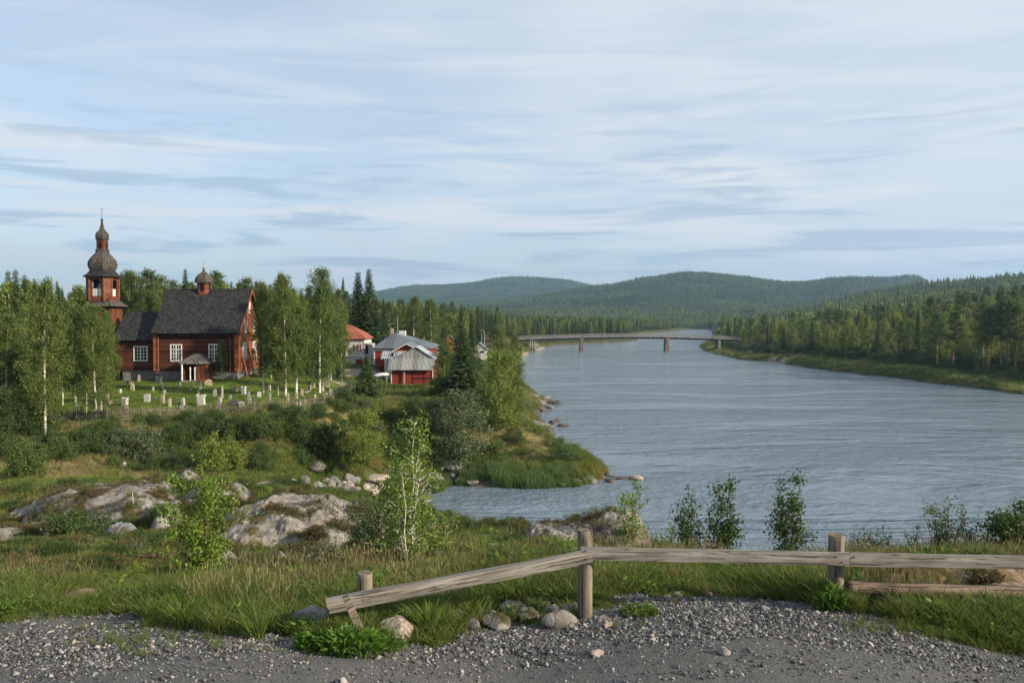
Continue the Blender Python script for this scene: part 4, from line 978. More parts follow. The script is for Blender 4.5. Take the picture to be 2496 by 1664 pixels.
m = MB(); m.box(lx(889.5), lx(896), 0.44, 0.5, lz(862), lz(842)); m.build('wing_opening', 'dark', a_)
# small houses glimpsed farther along the bank
def small_house(px0, px1, pyb, pye, pyr, D, wallm, roofm, label, name='cottage'):
    b = Vector((cx_(px0, D), D, cz_(pyb, D))); h = thing(name, label, 'house', b)
    wd = cx_(px1, D)-b.x; ez = cz_(pye, D)-b.z; rz = cz_(pyr, D)-b.z; dp = wd*0.8
    m = MB(); m.prism([(0, -1), (wd, -1), (wd, ez), (wd/2, rz), (0, ez)], 0, dp); m.build('wall', wallm, h)
    m = MB(); o_ = wd*0.08
    m.slab([(-o_, -o_, ez-0.1), (wd/2, -o_, rz+.08), (wd/2, dp+o_, rz+.08), (-o_, dp+o_, ez-0.1)][::-1], 0.12); m.slab([(wd/2, -o_, rz+.08), (wd+o_, -o_, ez-.1), (wd+o_, dp+o_, ez-.1), (wd/2, dp+o_, rz+.08)][::-1], 0.12); m.build('roof', roofm, h)
    for fx in (0.25, 0.68):
        m = MB(); m.box(wd*fx-0.4, wd*fx+0.4, -0.05, 0, ez*0.45, ez*0.8); m.build('window', 'glass', h)
    return h
small_house(1083, 1108, 850, 830, 818, 195, 'orange_tile', 'corr_light', 'small orange walled house with pale roof half hidden behind the tall spruce')
small_house(1152, 1186, 866, 852, 836, 185, 'white_wall', 'corr', 'low grey roofed house with pinkish white wall beside the street lamp')
small_house(1056, 1070, 862, 848, 838, 160, 'white_wall', 'tile_red', 'tiny white house with orange roof between the birches and the shed')
small_house(1180, 1200, 838, 826, 812, 240, 'bark', 'corr_dark', 'dark gabled hut behind the street lamp near the bridge', 'hut')
small_house(1030, 1052, 850, 828, 812, 165, 'grave_tan', 'orange_tile', 'tan house showing between the birch trunks behind the hall')
b = P(1181, 845, 190); lamp = thing('street_lamp', 'pale street lamp post with curved arm near the low grey roofed house', 'street lamp', b)
m = MB(); m.tube([(0, 0, -2), (0, 0, 3.4), (-0.15, 0, 3.8), (-0.5, 0, 3.95)], [0.08, 0.06, 0.05, 0.04], 6); m.build('pole', 'grave_pale', lamp); m = MB(); m.box(-0.9, -0.45, -0.1, 0.1, 3.92, 4.0); m.build('lamp_head', 'grave_pale', lamp)
b = P(1174, 845, 200); pole = thing('utility_pole', 'thin pale pole standing left of the street lamp', 'pole', b)
m = MB(); m.tube([(0, 0, -2), (0, 0, 3.3)], 0.05, 6); m.build('post', 'grave_pale', pole)
# white tarp / upturned boat beside the shed
b = P(925, 925, 106); boat = thing('upturned_boat', 'white upturned boat on trestles left of the red shed', 'boat', b)
m = MB(); v = []; nn = 9
for i in range(nn):
    t = i/(nn-1); wv = 0.55*math.sin(math.pi*min(1, t*0.9+0.1))**0.6
    for j in range(7): a = math.pi*j/6; v.append((-1.2+2.6*t, math.cos(a)*wv, 0.2+math.sin(a)*wv*0.8+0.5*t))
m.add(v, [(i*7+j, i*7+j+1, (i+1)*7+j+1, (i+1)*7+j) for i in range(nn-1) for j in range(6)], 0, True); m.build('hull', 'white_paint', boat)
m = MB(); m.tube([(-0.8, -.4, -0.7), (-0.6, 0, 0.5)], 0.05, 5); m.tube([(1.0, -.4, -0.7), (1.0, 0, 0.9)], 0.05, 5); m.tube([(-1.3, 0, 0.25), (1.6, 0, 1.15)], 0.04, 5); m.build('trestle', 'metal', boat)

# ------------------------------------------------------------------ the bridge
D = 345.0; bm = D/FPX
bridge = thing('bridge', 'long low grey timber bridge on stone piers across the river', 'bridge', (cx_(1417, D), D, 0))
ox = cx_(1417, D)
def arch(px): t = (px-1263)/(1795-1263); return cz_(826.5, D)+1.15*math.sin(math.pi*np.clip(t, 0, 1))**1.0+0.1
xs = np.linspace(1258, 1800, 60)
m = MB(); pts = [(cx_(p, D)-ox, arch(p)) for p in xs]
poly = [(x, z-0.75) for x, z in pts]+[(x, z) for x, z in pts][::-1]
def strip(m, pts, y0, y1, za, zb, mi=0):
    for (xa, z_a), (xb, z_b) in zip(pts[:-1], pts[1:]):
        m.add([(xa, y0, z_a+za), (xb, y0, z_b+za), (xb, y1, z_b+za), (xa, y1, z_a+za), (xa, y0, z_a+zb), (xb, y0, z_b+zb), (xb, y1, z_b+zb), (xa, y1, z_a+zb)], [(0, 1, 5, 4), (1, 2, 6, 5), (2, 3, 7, 6), (3, 0, 4, 7), (4, 5, 6, 7), (0, 3, 2, 1)], mi)
strip(m, pts, -2.6, 2.6, -0.25, 0.0); m.build('deck', 'bridge_wood', bridge)
m = MB(); strip(m, pts, -2.1, -1.7, -1.0, -0.26); m.build('girder', 'bridge_dark', bridge); m = MB(); strip(m, pts, 1.7, 2.1, -1.0, -0.26); m.build('girder', 'bridge_dark', bridge)
for y_ in (-2.5, 2.5):
    m = MB(); strip(m, pts, y_-0.06, y_+0.06, 1.05, 1.2); strip(m, pts, y_-0.05, y_+0.05, 0.5, 0.62); strip(m, pts, y_-0.08, y_+0.08, 0.02, 0.22)
    for p in np.linspace(1262, 1796, 90): x = cx_(p, D)-ox; z = arch(p); m.box(x-0.09, x+0.09, y_-0.09, y_+0.09, z-0.1, z+1.22)
    m.build('railing', 'bridge_wood', bridge)
for p in (1417, 1624.5):
    x = cx_(p, D)-ox; zt_ = arch(p)-1.0
    m = MB(); m.add([(x-.85, -2.4, -1.5), (x+.85, -2.4, -1.5), (x+.85, 2.4, -1.5), (x-.85, 2.4, -1.5), (x-.65, -2.2, zt_), (x+.65, -2.2, zt_), (x+.65, 2.2, zt_), (x-.65, 2.2, zt_)], [(0, 1, 5, 4), (1, 2, 6, 5), (2, 3, 7, 6), (3, 0, 4, 7), (4, 5, 6, 7), (3, 2, 1, 0)])
    pr = m.build('pier', 'bridge_stone', bridge)
    m = MB(); m.box(x-.95, x+.95, -2.5, 2.5, zt_, zt_+0.35); m.build('pier_cap', 'bridge_wood', pr)
for p, w_ in ((1297, 5), (1750, 2)):
    x = cx_(p, D)-ox; zt_ = arch(p)-1.0; m = MB()
    for dx_ in (-w_*bm, 0, w_*bm):
        for y_ in (-2, 2): m.tube([(x+dx_*1.3, y_, -1), (x+dx_, y_, zt_)], 0.28, 6)
    m.box(x-w_*bm-.3, x+w_*bm+.3, -2.3, 2.3, zt_-0.05, zt_+0.25); m.build('trestle', 'bridge_wood', bridge)

# ------------------------------------------------------------------ graveyard
def slab_stone(rng, w_, h_, t_, top='round', lean=0.0):
    pts = [(-w_/2, 0)]
    if top == 'round': pts = [(-w_/2, -0.15), (w_/2, -0.15)]+[(w_/2*math.cos(a), h_-w_*0.35+w_*0.35*math.sin(a)) for a in np.linspace(0, math.pi, 9)]
    elif top == 'flat': pts = [(-w_/2, -0.15), (w_/2, -0.15), (w_/2*0.96, h_), (-w_/2*0.94, h_*0.985)]
    elif top == 'point': pts = [(-w_/2, -0.15), (w_/2, -0.15), (w_/2*0.8, h_*0.72), (0, h_), (-w_/2*0.8, h_*0.72)]
    elif top == 'rough': pts = [(-w_/2, -0.15), (w_/2*0.94, -0.15), (w_/2, h_*0.6), (w_*0.36, h_*0.93), (w_*0.05, h_), (-w_*0.3, h_*0.9), (-w_*0.47, h_*0.55)]
    elif top == 'crown': pts = [(-w_/2, -0.15), (w_/2, -0.15), (w_*0.42, h_*0.7), (w_*0.52, h_*0.78), (w_*0.52, h_), (w_*0.3, h_*0.9), (0.04, h_*0.96), (-w_*0.25, h_*0.9), (-w_*0.5, h_), (-w_*0.5, h_*0.78), (-w_*0.42, h_*0.7)]
    m = MB(); m.prism(pts, -t_/2, t_/2)
    return m
GR = [  # px, base py, height px, width px, top, material, lean, label
 (339, 929, 16, 6, 'rough', 'grave_pink', 0, 'small pinkish gravestone tight against the foundation of the low church wing'),
 (313, 936, 9, 8, 'round', 'grave_dark', 0, 'dark round topped gravestone in shade left of the pair of thin stones'),
 (320, 951, 22, 4, 'point', 'grave_tan', 3, 'tall thin tan gravestone, taller of the pair below the church wing window'),
 (325.5, 952, 17, 3.5, 'point', 'grave_pink', -2, 'thin pink gravestone, shorter of the pair below the church wing window'),
 (292, 958, 10, 6, 'rough', 'grave_white', 6, 'small white leaning gravestone at the left edge of the dark mound'),
 (263, 984, 24, 6, 'flat', 'grave_pink', -2, 'tall pinkish gravestone half hidden beside the birch foliage'),
 (270, 985, 10, 7, 'rough', 'grave_pink', 0, 'low rough pink stone at the foot of the tall pinkish gravestone'),
 (243, 1004, 27, 8, 'rough', 'grave_pink', 4, 'leaning pink gravestone just right of the white birch trunk, near the fence'),
 (305, 989, 20, 12, 'crown', 'grave_pale', 0, 'pale gravestone with notched dark crown top, left part of the lawn'),
 (309, 1003, 12, 4.5, 'flat', 'grave_pink', 2, 'little narrow pink stone just behind the picket fence, below the notched one'),
 (359, 979, 18, 13, 'flat', 'grave_pale', -1, 'broad square pale gravestone alone in the middle of the left lawn'),
 (373, 952, 10, 4, 'rough', 'grave_white', 5, 'small white figure like stone above the broad square gravestone'),
 (376, 973, 5, 9, 'round', 'grave_dark', 0, 'low black ledger stone right of the broad square gravestone'),
 (387, 934, 15, 14, 'crown', 'grave_dark', 0, 'wide dark urn shaped monument near the church wall corner'),
 (397, 946, 12, 3.5, 'point', 'grave_white', -8, 'thin white slanting marker in front of the dark urn monument'),
 (401, 961, 11, 8, 'round', 'grave_grey', 2, 'grey rounded gravestone directly behind the beige oblong one'),
 (397, 982, 20, 7, 'flat', 'grave_tan', 0, 'beige oblong gravestone standing before the grey rounded one'),
 (414, 990, 18, 5.5, 'flat', 'grave_pale', 0, 'narrow pale upright gravestone right of the beige oblong one'),
 (446.5, 989, 19, 7, 'round', 'grave_pale', -3, 'round topped pale gravestone with a small grey block at its foot'),
 (442.5, 997, 9, 8, 'flat', 'grave_grey', 0, 'small grey block at the foot of the round topped pale gravestone'),
 (464, 951, 12, 9, 'flat', 'grave_tan', 7, 'short tan gravestone tilted beside a dark bush, below the porch'),
 (438, 941, 8, 5, 'rough', 'grave_grey', 0, 'tiny grey stone left of the church porch steps'),
 (484, 960, 11, 6, 'crown', 'grave_pink', 0, 'small brownish pink stone behind the big white monument'),
 (488.5, 948, 21, 6.5, 'rough', 'grave_pale', 4, 'slender pale stone right in front of the church porch'),
 (508, 939, 14, 16, 'round', 'grave_tan', 0, 'wide chest shaped tan tomb to the right of the porch'),
 (490, 987, 25, 19, 'crown', 'grave_white', 0, 'biggest white monument with broad notched top, centre of the graveyard'),
 (524, 966, 18, 9, 'rough', 'grave_grey', 0, 'grey gravestone with dark base left of the tall thin obelisk'),
 (542, 970, 29, 4.5, 'point', 'grave_pale', 0, 'tall thin pale obelisk with small ball like tip'),
 (534, 992, 23, 9, 'round', 'grave_pale', 6, 'pale leaning gravestone with dark side just behind the fence'),
 (552, 922, 17, 6, 'point', 'grave_pale', 0, 'pale pointed stone at the church wall under the slender tree'),
 (561, 972, 10, 6, 'rough', 'grave_grey', 3, 'small grey stone between the obelisk and the brown twin slab'),
 (574, 954, 13, 10, 'flat', 'grave_tan', 0, 'brown double slab gravestone high on the lawn'),
 (594, 962, 20, 11, 'crown', 'grave_white', 0, 'white boxy gravestone with grey rounded cap'),
 (607, 969, 15, 6, 'rough', 'grave_grey', -4, 'rough grey stone right of the white boxy gravestone'),
 (608, 984, 14, 9, 'round', 'grave_grey', 0, 'grey egg shaped gravestone below the rough grey stone'),
 (587, 988, 9, 16, 'round', 'grave_white', 3, 'low wide whitish gravestone leaning back by the fence'),
 (572, 985, 10, 22, 'round', 'grave_dark', -10, 'long dark sloping grave slab near the fence'),
 (632, 968, 13, 9, 'round', 'grave_white', 0, 'white round headstone with shaded side left of the birch trunks'),
 (658, 979, 20, 5.5, 'flat', 'grave_grey', 0, 'narrow brownish grey stone between the first two birch trunks'),
 (657, 951, 12, 5, 'round', 'grave_pale', 0, 'small rounded stone seen between birch trunks, farther up the lawn'),
 (701.5, 975, 16, 6, 'flat', 'grave_pink', 0, 'dark edged pink gravestone touching the thick birch trunk'),
 (723, 972, 15, 5, 'flat', 'grave_tan', 0, 'tan narrow stone hugging the right side of a birch trunk'),
 (737, 965, 16, 7, 'round', 'grave_tan', -3, 'beige round topped gravestone right of the central birches'),
 (754, 954, 15, 6, 'rough', 'grave_pink', 4, 'upright pinkish stone beside a low cross shaped marker'),
 (748, 959, 6, 8, 'crown', 'grave_white', 0, 'low white marker at the foot of the upright pinkish stone'),
 (785, 955, 13, 8, 'round', 'grave_white', 0, 'whitish gravestone right of the tall birch trunk, rear row'),
 (791, 973, 15, 9, 'crown', 'grave_white', 2, 'stocky white gravestone with grey top in front of the rear row'),
 (807, 969, 20, 6, 'crown', 'grave_white', 0, 'slim white cross like gravestone near the right end of the yard'),
 (797, 970, 13, 4, 'point', 'grave_tan', -3, 'small tan pointed stone between the two white ones'),
 (769, 981, 20, 6, 'point', 'grave_tan', -6, 'pointed tan stone leaning over the picket fence'),
 (740, 981, 8, 9, 'round', 'grave_tan', 0, 'small tan arch shaped stone near the fence, below the beige one'),
 (763, 944, 10, 9, 'round', 'grave_pale', 0, 'pale rounded stone in front of the grove, beside the largest birch trunk'),
 (365, 1004, 10, 6, 'rough', 'grave_pink', 3, 'small dull pink stone peeping over the left part of the fence'),
 (727, 992, 13, 14, 'flat', 'grave_white', 0, 'wide white slab touching the fence in the right half'),
]
for i, (px, py, hp, wp, top, mt, lean, lab) in enumerate(GR):
    q = hit(px, py, 55, 100); pm = q.y/FPX
    m = slab_stone(None, wp*pm, hp*pm*1.05, 0.22 if wp < 12 else 0.35, top)
    o = m.build('gravestone', mt, None, q); o.rotation_euler = (0, math.radians(lean), math.radians(random.Random(i).uniform(-18, 25)))
    tag(o, lab, 'gravestone', 'gravestones on the churchyard lawn')
q = hit(793, 942, 60, 120); m = MB(); m.prism([(-.35, -.2), (.45, -.2), (.35, 1.5), (-.25, 1.6)], -.12, .12); o = m.build('memorial_board', 'grave_tan', None, q); tag(o, 'tall tan wooden memorial board among bushes behind the right birch', 'memorial')
q = hit(838, 962, 60, 120); gate = thing('churchyard_gate', 'dark boarded gate with grey posts at the right corner of the picket fence', 'gate', q)
m = MB(); m.box(-.7, .4, 0, .08, 0.0, 0.85); m.build('gate_panel', 'grave_dark', gate)
for dx_ in (-.75, .45, .8, 1.1):
    m = MB(); m.box(dx_-.06, dx_+.06, -.06, .06, -.3, 1.0+dx_*.05); m.build('gate_post', 'picket', gate)

# picket fence around the yard
fence = thing('picket_fence', 'low weathered picket fence running along the front of the churchyard', 'fence', FE3[2])
rngp = random.Random(5); org = FE3[2]
seg = [FE3[i] for i in range(1, len(FE3))]
pk = MB(); rail = MB(); acc = 0.0; posts = []
for a, b_ in zip(seg[:-1], seg[1:]):
    Lg = (b_.xy-a.xy).length; n = int(Lg/0.17)
    for k in range(n):
        p = a.lerp(b_, k/n); z = z1(p.x, p.y); h = 0.72+rngp.uniform(-.07, .09)
        if rngp.random() < 0.03: continue
        lx_ = rngp.uniform(-.05, .05)*(2 if rngp.random() < .1 else 1)
        x, y, zz = p.x-org.x, p.y-org.y, z-org.z
        pk.add([(x-.035, y-.012, zz-.1), (x+.035, y-.012, zz-.1), (x+.035+lx_, y-.012, zz+h), (x+lx_, y-.012, zz+h+.05), (x-.035+lx_, y-.012, zz+h), (x-.035, y+.012, zz-.1), (x+.035, y+.012, zz-.1), (x+.035+lx_, y+.012, zz+h), (x+lx_, y+.012, zz+h+.05), (x-.035+lx_, y+.012, zz+h)],
               [(0, 1, 2, 3, 4), (9, 8, 7, 6, 5), (0, 5, 6, 1), (1, 6, 7, 2), (2, 7, 8, 3), (3, 8, 9, 4), (4, 9, 5, 0)])
    ns = max(2, int(Lg/2.2)); ps = [a.lerp(b_, k/ns) for k in range(ns+1)]
    ps = [Vector((p.x, p.y, z1(p.x, p.y))) for p in ps]
    for zo in (0.22, 0.58): rail.tube([p-org+Vector((0, .04, zo)) for p in ps], 0.03, 5)
    posts += ps[:-1]
pk.build('pickets', 'picket', fence); rail.build('rail', 'picket', fence)
for p in posts:
    m = MB(); h = 0.95+rngp.uniform(-.05, .12); m.tube([(0, 0.06, -.3), (rngp.uniform(-.04, .04), 0.06, h)], 0.06, 6); m.build('post', 'picket', fence, p-org)
# ------------------------------------------------------------------ haze
_m = MB(); _m.box(-24000, 24000, -60, 7200, -3.4, 420); haze = _m.build('haze', []) if False else None
_me = bpy.data.meshes.new('haze'); _me.from_pydata(_m.v, [], _m.f); _hm = bpy.data.materials.new('air'); _hm.use_nodes = True
_t = NT(_hm.node_tree); _t.n.clear(); _vol = _t.node('ShaderNodeVolumePrincipled', {'Color': (0.40, 0.66, 1.0, 1), 'Density': 0.00012, 'Anisotropy': 0.2}); _t.l.new(_vol.outputs[0], _t.node('ShaderNodeOutputMaterial').inputs['Volume'])
_me.materials.append(_hm); haze = ob('haze', _me); tag(haze, kind='stuff')

# ------------------------------------------------------------------ scattering of masses (one object each)
def scatter(name, label, pts, rots, scales, idx, meshes, cat=None):
    src = bpy.data.collections.new(name+'_sources')
    for i, me in enumerate(meshes): src.objects.link(bpy.data.objects.new('%s_src_%02d' % (name, i), me))
    n = len(pts); me = bpy.data.meshes.new(name); me.vertices.add(n); me.vertices.foreach_set('co', np.asarray(pts, np.float32).ravel())
    for k, typ, d in (('irot', 'FLOAT_VECTOR', rots), ('iscl', 'FLOAT_VECTOR', scales)):
        a = me.attributes.new(k, typ, 'POINT'); a.data.foreach_set('vector', np.asarray(d, np.float32).ravel())
    a = me.attributes.new('iidx', 'INT', 'POINT'); a.data.foreach_set('value', np.asarray(idx, np.int32))
    o = ob(name, me); tag(o, label, cat, None, 'stuff')
    g = bpy.data.node_groups.new(name+'_nodes', 'GeometryNodeTree')
    g.interface.new_socket('Geometry', in_out='INPUT', socket_type='NodeSocketGeometry'); g.interface.new_socket('Geometry', in_out='OUTPUT', socket_type='NodeSocketGeometry')
    N = g.nodes; Lk = g.links; gi = N.new('NodeGroupInput'); go = N.new('NodeGroupOutput')
    ci = N.new('GeometryNodeCollectionInfo'); ci.inputs['Collection'].default_value = src; ci.inputs['Separate Children'].default_value = True; ci.inputs['Reset Children'].default_value = True
    ip = N.new('GeometryNodeInstanceOnPoints'); ip.inputs['Pick Instance'].default_value = True
    def na(nm, dt): q = N.new('GeometryNodeInputNamedAttribute'); q.data_type = dt; q.inputs['Name'].default_value = nm; return q.outputs['Attribute']
    mp = N.new('GeometryNodeMeshToPoints')
    Lk.new(gi.outputs[0], mp.inputs[0]); Lk.new(mp.outputs[0], ip.inputs['Points']); Lk.new(ci.outputs[0], ip.inputs['Instance'])
    Lk.new(na('iidx', 'INT'), ip.inputs['Instance Index']); Lk.new(na('irot', 'FLOAT_VECTOR'), ip.inputs['Rotation']); Lk.new(na('iscl', 'FLOAT_VECTOR'), ip.inputs['Scale'])
    Lk.new(ip.outputs[0], go.inputs[0])
    md = o.modifiers.new('scatter', 'NODES'); md.node_group = g
    return o
RNG = np.random.default_rng(7)
def zrots(n, tilt=0.0): r = np.zeros((n, 3)); r[:, 2] = RNG.uniform(0, 6.28, n); r[:, :2] = RNG.normal(0, 1, (n, 2))*tilt; return r
def usc(s, sx=1.0): s = np.asarray(s); return np.stack([s*sx, s*sx, s], 1)
def sample(px0, px1, D0, D1, n, mode='log'):
    px = RNG.uniform(px0, px1, n)
    D = np.exp(RNG.uniform(math.log(D0), math.log(D1), n)) if mode == 'log' else (RNG.uniform(D0, D1, n) if mode == 'lin' else np.sqrt(RNG.uniform(D0**2, D1**2, n)))
    return px, D, (px-W0/2)/FPX*D

# ------------------------------------------------------------------ tree kinds
BIR = [Tree('birch', birch_data(11, 11.0, 2.3, 19000, 0.15), 'birch_bark', 'birch_leaf'), Tree('birch', birch_data(12, 11.0, 1.9, 16000, 0.15, 0.20), 'birch_bark', 'birch_leaf'),
       Tree('birch', birch_data(13, 11.0, 2.6, 21000, 0.15, 0.12, 0.6), 'birch_bark', 'birch_leaf'), Tree('birch', birch_data(14, 11.0, 1.6, 12000, 0.145, 0.24), 'birch_bark', 'birch_leaf')]
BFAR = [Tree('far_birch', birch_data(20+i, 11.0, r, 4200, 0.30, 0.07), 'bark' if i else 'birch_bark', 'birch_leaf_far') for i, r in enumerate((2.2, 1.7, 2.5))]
SPR = [Tree('spruce', spruce_data(31, 12.0, 1.75), 'bark', 'spruce_leaf'), Tree('spruce', spruce_data(32, 12.0, 1.35), 'bark', 'spruce_leaf'), Tree('spruce', spruce_data(33, 12.0, 2.1, 1.1), 'bark', 'spruce_leaf')]
SPB = Tree('big_spruce', spruce_data(35, 8.0, 2.7, 1.5, 0.26, 0.02), 'bark', 'spruce_leaf')
SPS = Tree('small_spruce', spruce_data(36, 4.6, 1.75, 0.9, 0.26, 0.02), 'bark', 'spruce_leaf')
PIN = [Tree('pine', pine_data(41, 13.0, 1.9), 'pine_bark', 'pine_leaf'), Tree('pine', pine_data(42, 13.0, 1.5, 2800, 0.3, 0.5), 'pine_bark', 'pine_leaf')]
# coarse trees for hillsides that are kilometres away
def tiny_spruce(seed, H=12, R=1.7):
    rng = np.random.default_rng(seed); v = []; f = []
    z = 0.6
    while z < H:
        u = z/H; r = R*(1-u)**.85+.12; n = 6; a0 = rng.uniform(0, 6)
        for k in range(n):
            a = a0+k*6.28/n; rr = r*rng.uniform(.7, 1.2); o = len(v)
            v += [(0, 0, z+1.15), (math.cos(a-.45)*rr*.75, math.sin(a-.45)*rr*.75, z-.1), (math.cos(a)*rr, math.sin(a)*rr, z-.45), (math.cos(a+.45)*rr*.75, math.sin(a+.45)*rr*.75, z-.1)]; f.append((o, o+1, o+2, o+3))
        z += H*0.075
    f = np.array(f); return mesh_np('tiny_spruce', np.array(v), f, [M['spruce_leaf']], None, False, np.repeat(rng.uniform(0, 1, len(f)), 4))
def tiny_birch(seed, H=10, R=2.0):
    rng = np.random.default_rng(seed); n = 150; d = unit(rng.normal(size=(n, 3))); r = rng.uniform(.55, 1.0, n)[:, None]
    p = d*r*np.array([R, R, H*.44])+np.array([0, 0, H*.52]); v, f = rand_leaves(rng, p, 1.3, 0.2, .8)
    return mesh_np('tiny_birch', v, f, [M['birch_leaf_far']], None, False, np.repeat(rng.uniform(0, 1, n), 4))
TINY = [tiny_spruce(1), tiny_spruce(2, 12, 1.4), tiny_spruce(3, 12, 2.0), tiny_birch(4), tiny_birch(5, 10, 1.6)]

# ------------------------------------------------------------------ hand placed trees
def put(T, kind, label, px, D, topy, cat, rz=None, sx=1.0, H=11.0, group=None, basepy=None):
    q = hit(px, basepy, D*0.8, D*1.25) if basepy else on(px, D)
    h = P(px, topy, q.y)[2]-q.z
    return T.place(kind, label, cat, q, rz if rz is not None else random.Random(int(px*7+D)).uniform(0, 6.28), h/H, group, sx)
put(BIR[0], 'birch', 'large full birch at the left with white lower trunk, first tree of the churchyard row', 106, 55, 672, 'birch tree', 0.3, 0.72)
put(BIR[3], 'birch', 'slim birch with slanting white trunk standing left of the fence side pair', 184, 59, 736, 'birch tree', 1.2, 0.85)
put(BIR[2], 'birch', 'bright broad birch whose crown covers the left wing of the church', 231, 58.5, 738, 'birch tree', 2.2, 0.9)
put(BIR[1], 'birch', 'birch in front of the tower foot, between the slanting and the broad birch', 208, 61, 742, 'birch tree', 0.9, 0.7)
put(BIR[0], 'birch', 'birch between broad birch and low wing, hiding the tower shaft', 262, 66, 752, 'birch tree', 2.9, 0.6)
put(BIR[1], 'birch', 'low leafy birch filling the space behind the first two birches', 150, 66, 770, 'birch tree', 4.2, 0.75)
put(BIR[1], 'birch', 'birch close to the church gable, leftmost of the churchyard grove', 641, 74, 682, 'birch tree', 0.5, 0.68)
put(BIR[0], 'birch', 'tall birch with thick bright trunk in the middle of the churchyard grove', 695, 72, 660, 'birch tree', 2.9, 0.82)
put(BIR[3], 'birch', 'thin birch with crown low over the graves beside the thick trunked one', 676, 72.5, 760, 'birch tree', 1.9, 1.0)
put(BIR[3], 'birch', 'short birch right of the thick trunked one, crown under the taller trees', 721, 73, 735, 'birch tree', 5.2, 1.15)
put(BIR[2], 'birch', 'tallest wide birch at the right of the churchyard grove with white base', 778, 79, 648, 'birch tree', 1.0, 0.8)
put(BIR[1], 'birch', 'rounded dark green birch at the right edge of the grove, before the white house', 832, 84, 762, 'birch tree', 3.3, 0.75)
put(BIR[0], 'birch', 'bushy birch behind the grove touching the white house roof', 806, 96, 735, 'birch tree', 3.9, 0.55)
put(BIR[0], 'birch', 'birch with slender top between the church gable and the thick trunked birch', 660, 86, 700, 'birch tree', 5.0, 0.85)
put(BIR[3], 'birch', 'narrow dark leafed young tree growing against the church wall by the second window', 541, 84.0, 826, 'birch tree', 1.0, 1.1, basepy=None)
put(SPR[2], 'spruce', 'dark broad spruce rising at the left margin of the view', 22, 74, 655, 'spruce tree', 0.3, 1.0, 12)
put(SPR[0], 'spruce', 'dark spruce behind the leftmost birch, shorter than its neighbour', 62, 82, 665, 'spruce tree', 1.3, 1.1, 12)
put(BIR[2], 'birch', 'shaded leafy tree at the left margin before the dark spruces', 12, 62, 760, 'birch tree', 1.3, 1.1)
put(SPR[1], 'spruce', 'left one of the two tall dark spruces behind the white house', 873, 150, 660, 'spruce tree', 0.1, 1.75, 12)
put(SPR[0], 'spruce', 'right and taller one of the two dark spruces behind the white house', 900, 150, 652, 'spruce tree', 2.1, 1.45, 12)
put(SPB, 'spruce', 'wide dark spruce reaching to the ground right of the red shed', 1130, 92, 800, 'spruce tree', 0.1, 1.15, 8)
put(SPS, 'spruce', 'small dark spruce at the end of the picket fence, left of the red shed', 893, 82, 866, 'spruce tree', 0.1, 1.1, 4.6)
put(BIR[0], 'birch', 'full birch behind the hall, left of a pair', 1008, 165, 718, 'birch tree', 0.1, 1.0)
put(BIR[3], 'birch', 'pale green birch behind the hall, right of a pair, with visible trunk', 1052, 160, 722, 'birch tree', 2.1, 1.3)
put(PIN[1], 'pine', 'thin pale pine top standing above the hall chimney', 948, 150, 738, 'pine tree', 2.1, 0.8, 13)
put(BIR[1], 'birch', 'bushy tree right of the red shed, light green', 1083, 101, 832, 'birch tree', 3.1, 1.5)
put(BIR[2], 'birch', 'dark rounded tree by the river, right of the grey roofed house', 1222, 128, 792, 'birch tree', 3.1, 1.0)
put(BIR[0], 'birch', 'dark tree nearest the bridge end, right of its rounded neighbour', 1256, 140, 812, 'birch tree', 4.1, 0.95)
put(SPR[2], 'spruce', 'grey green conifer between the wide dark spruce and the riverside tree', 1150, 165, 760, 'spruce tree', 4.1, 1.1, 12)
put(PIN[0], 'pine', 'pine top showing above the church ridge, right of the ridge turret', 528, 118, 663, 'pine tree', 0.1, 1.0, 13)
put(SPR[2], 'spruce', 'open branched spruce tip above the low wing, between tower and turret', 370, 116, 660, 'spruce tree', 0.1, 0.85, 12)
put(BIR[1], 'birch', 'bright birch right behind the bell tower', 315, 112, 655, 'birch tree', 1.4, 1.2)
put(BIR[0], 'birch', 'light green birch above the low church wing', 345, 108, 700, 'birch tree', 2.4, 1.2)
put(BIR[2], 'birch', 'light green birch at the left end of the main church roof', 385, 110, 705, 'birch tree', 3.4, 1.1)

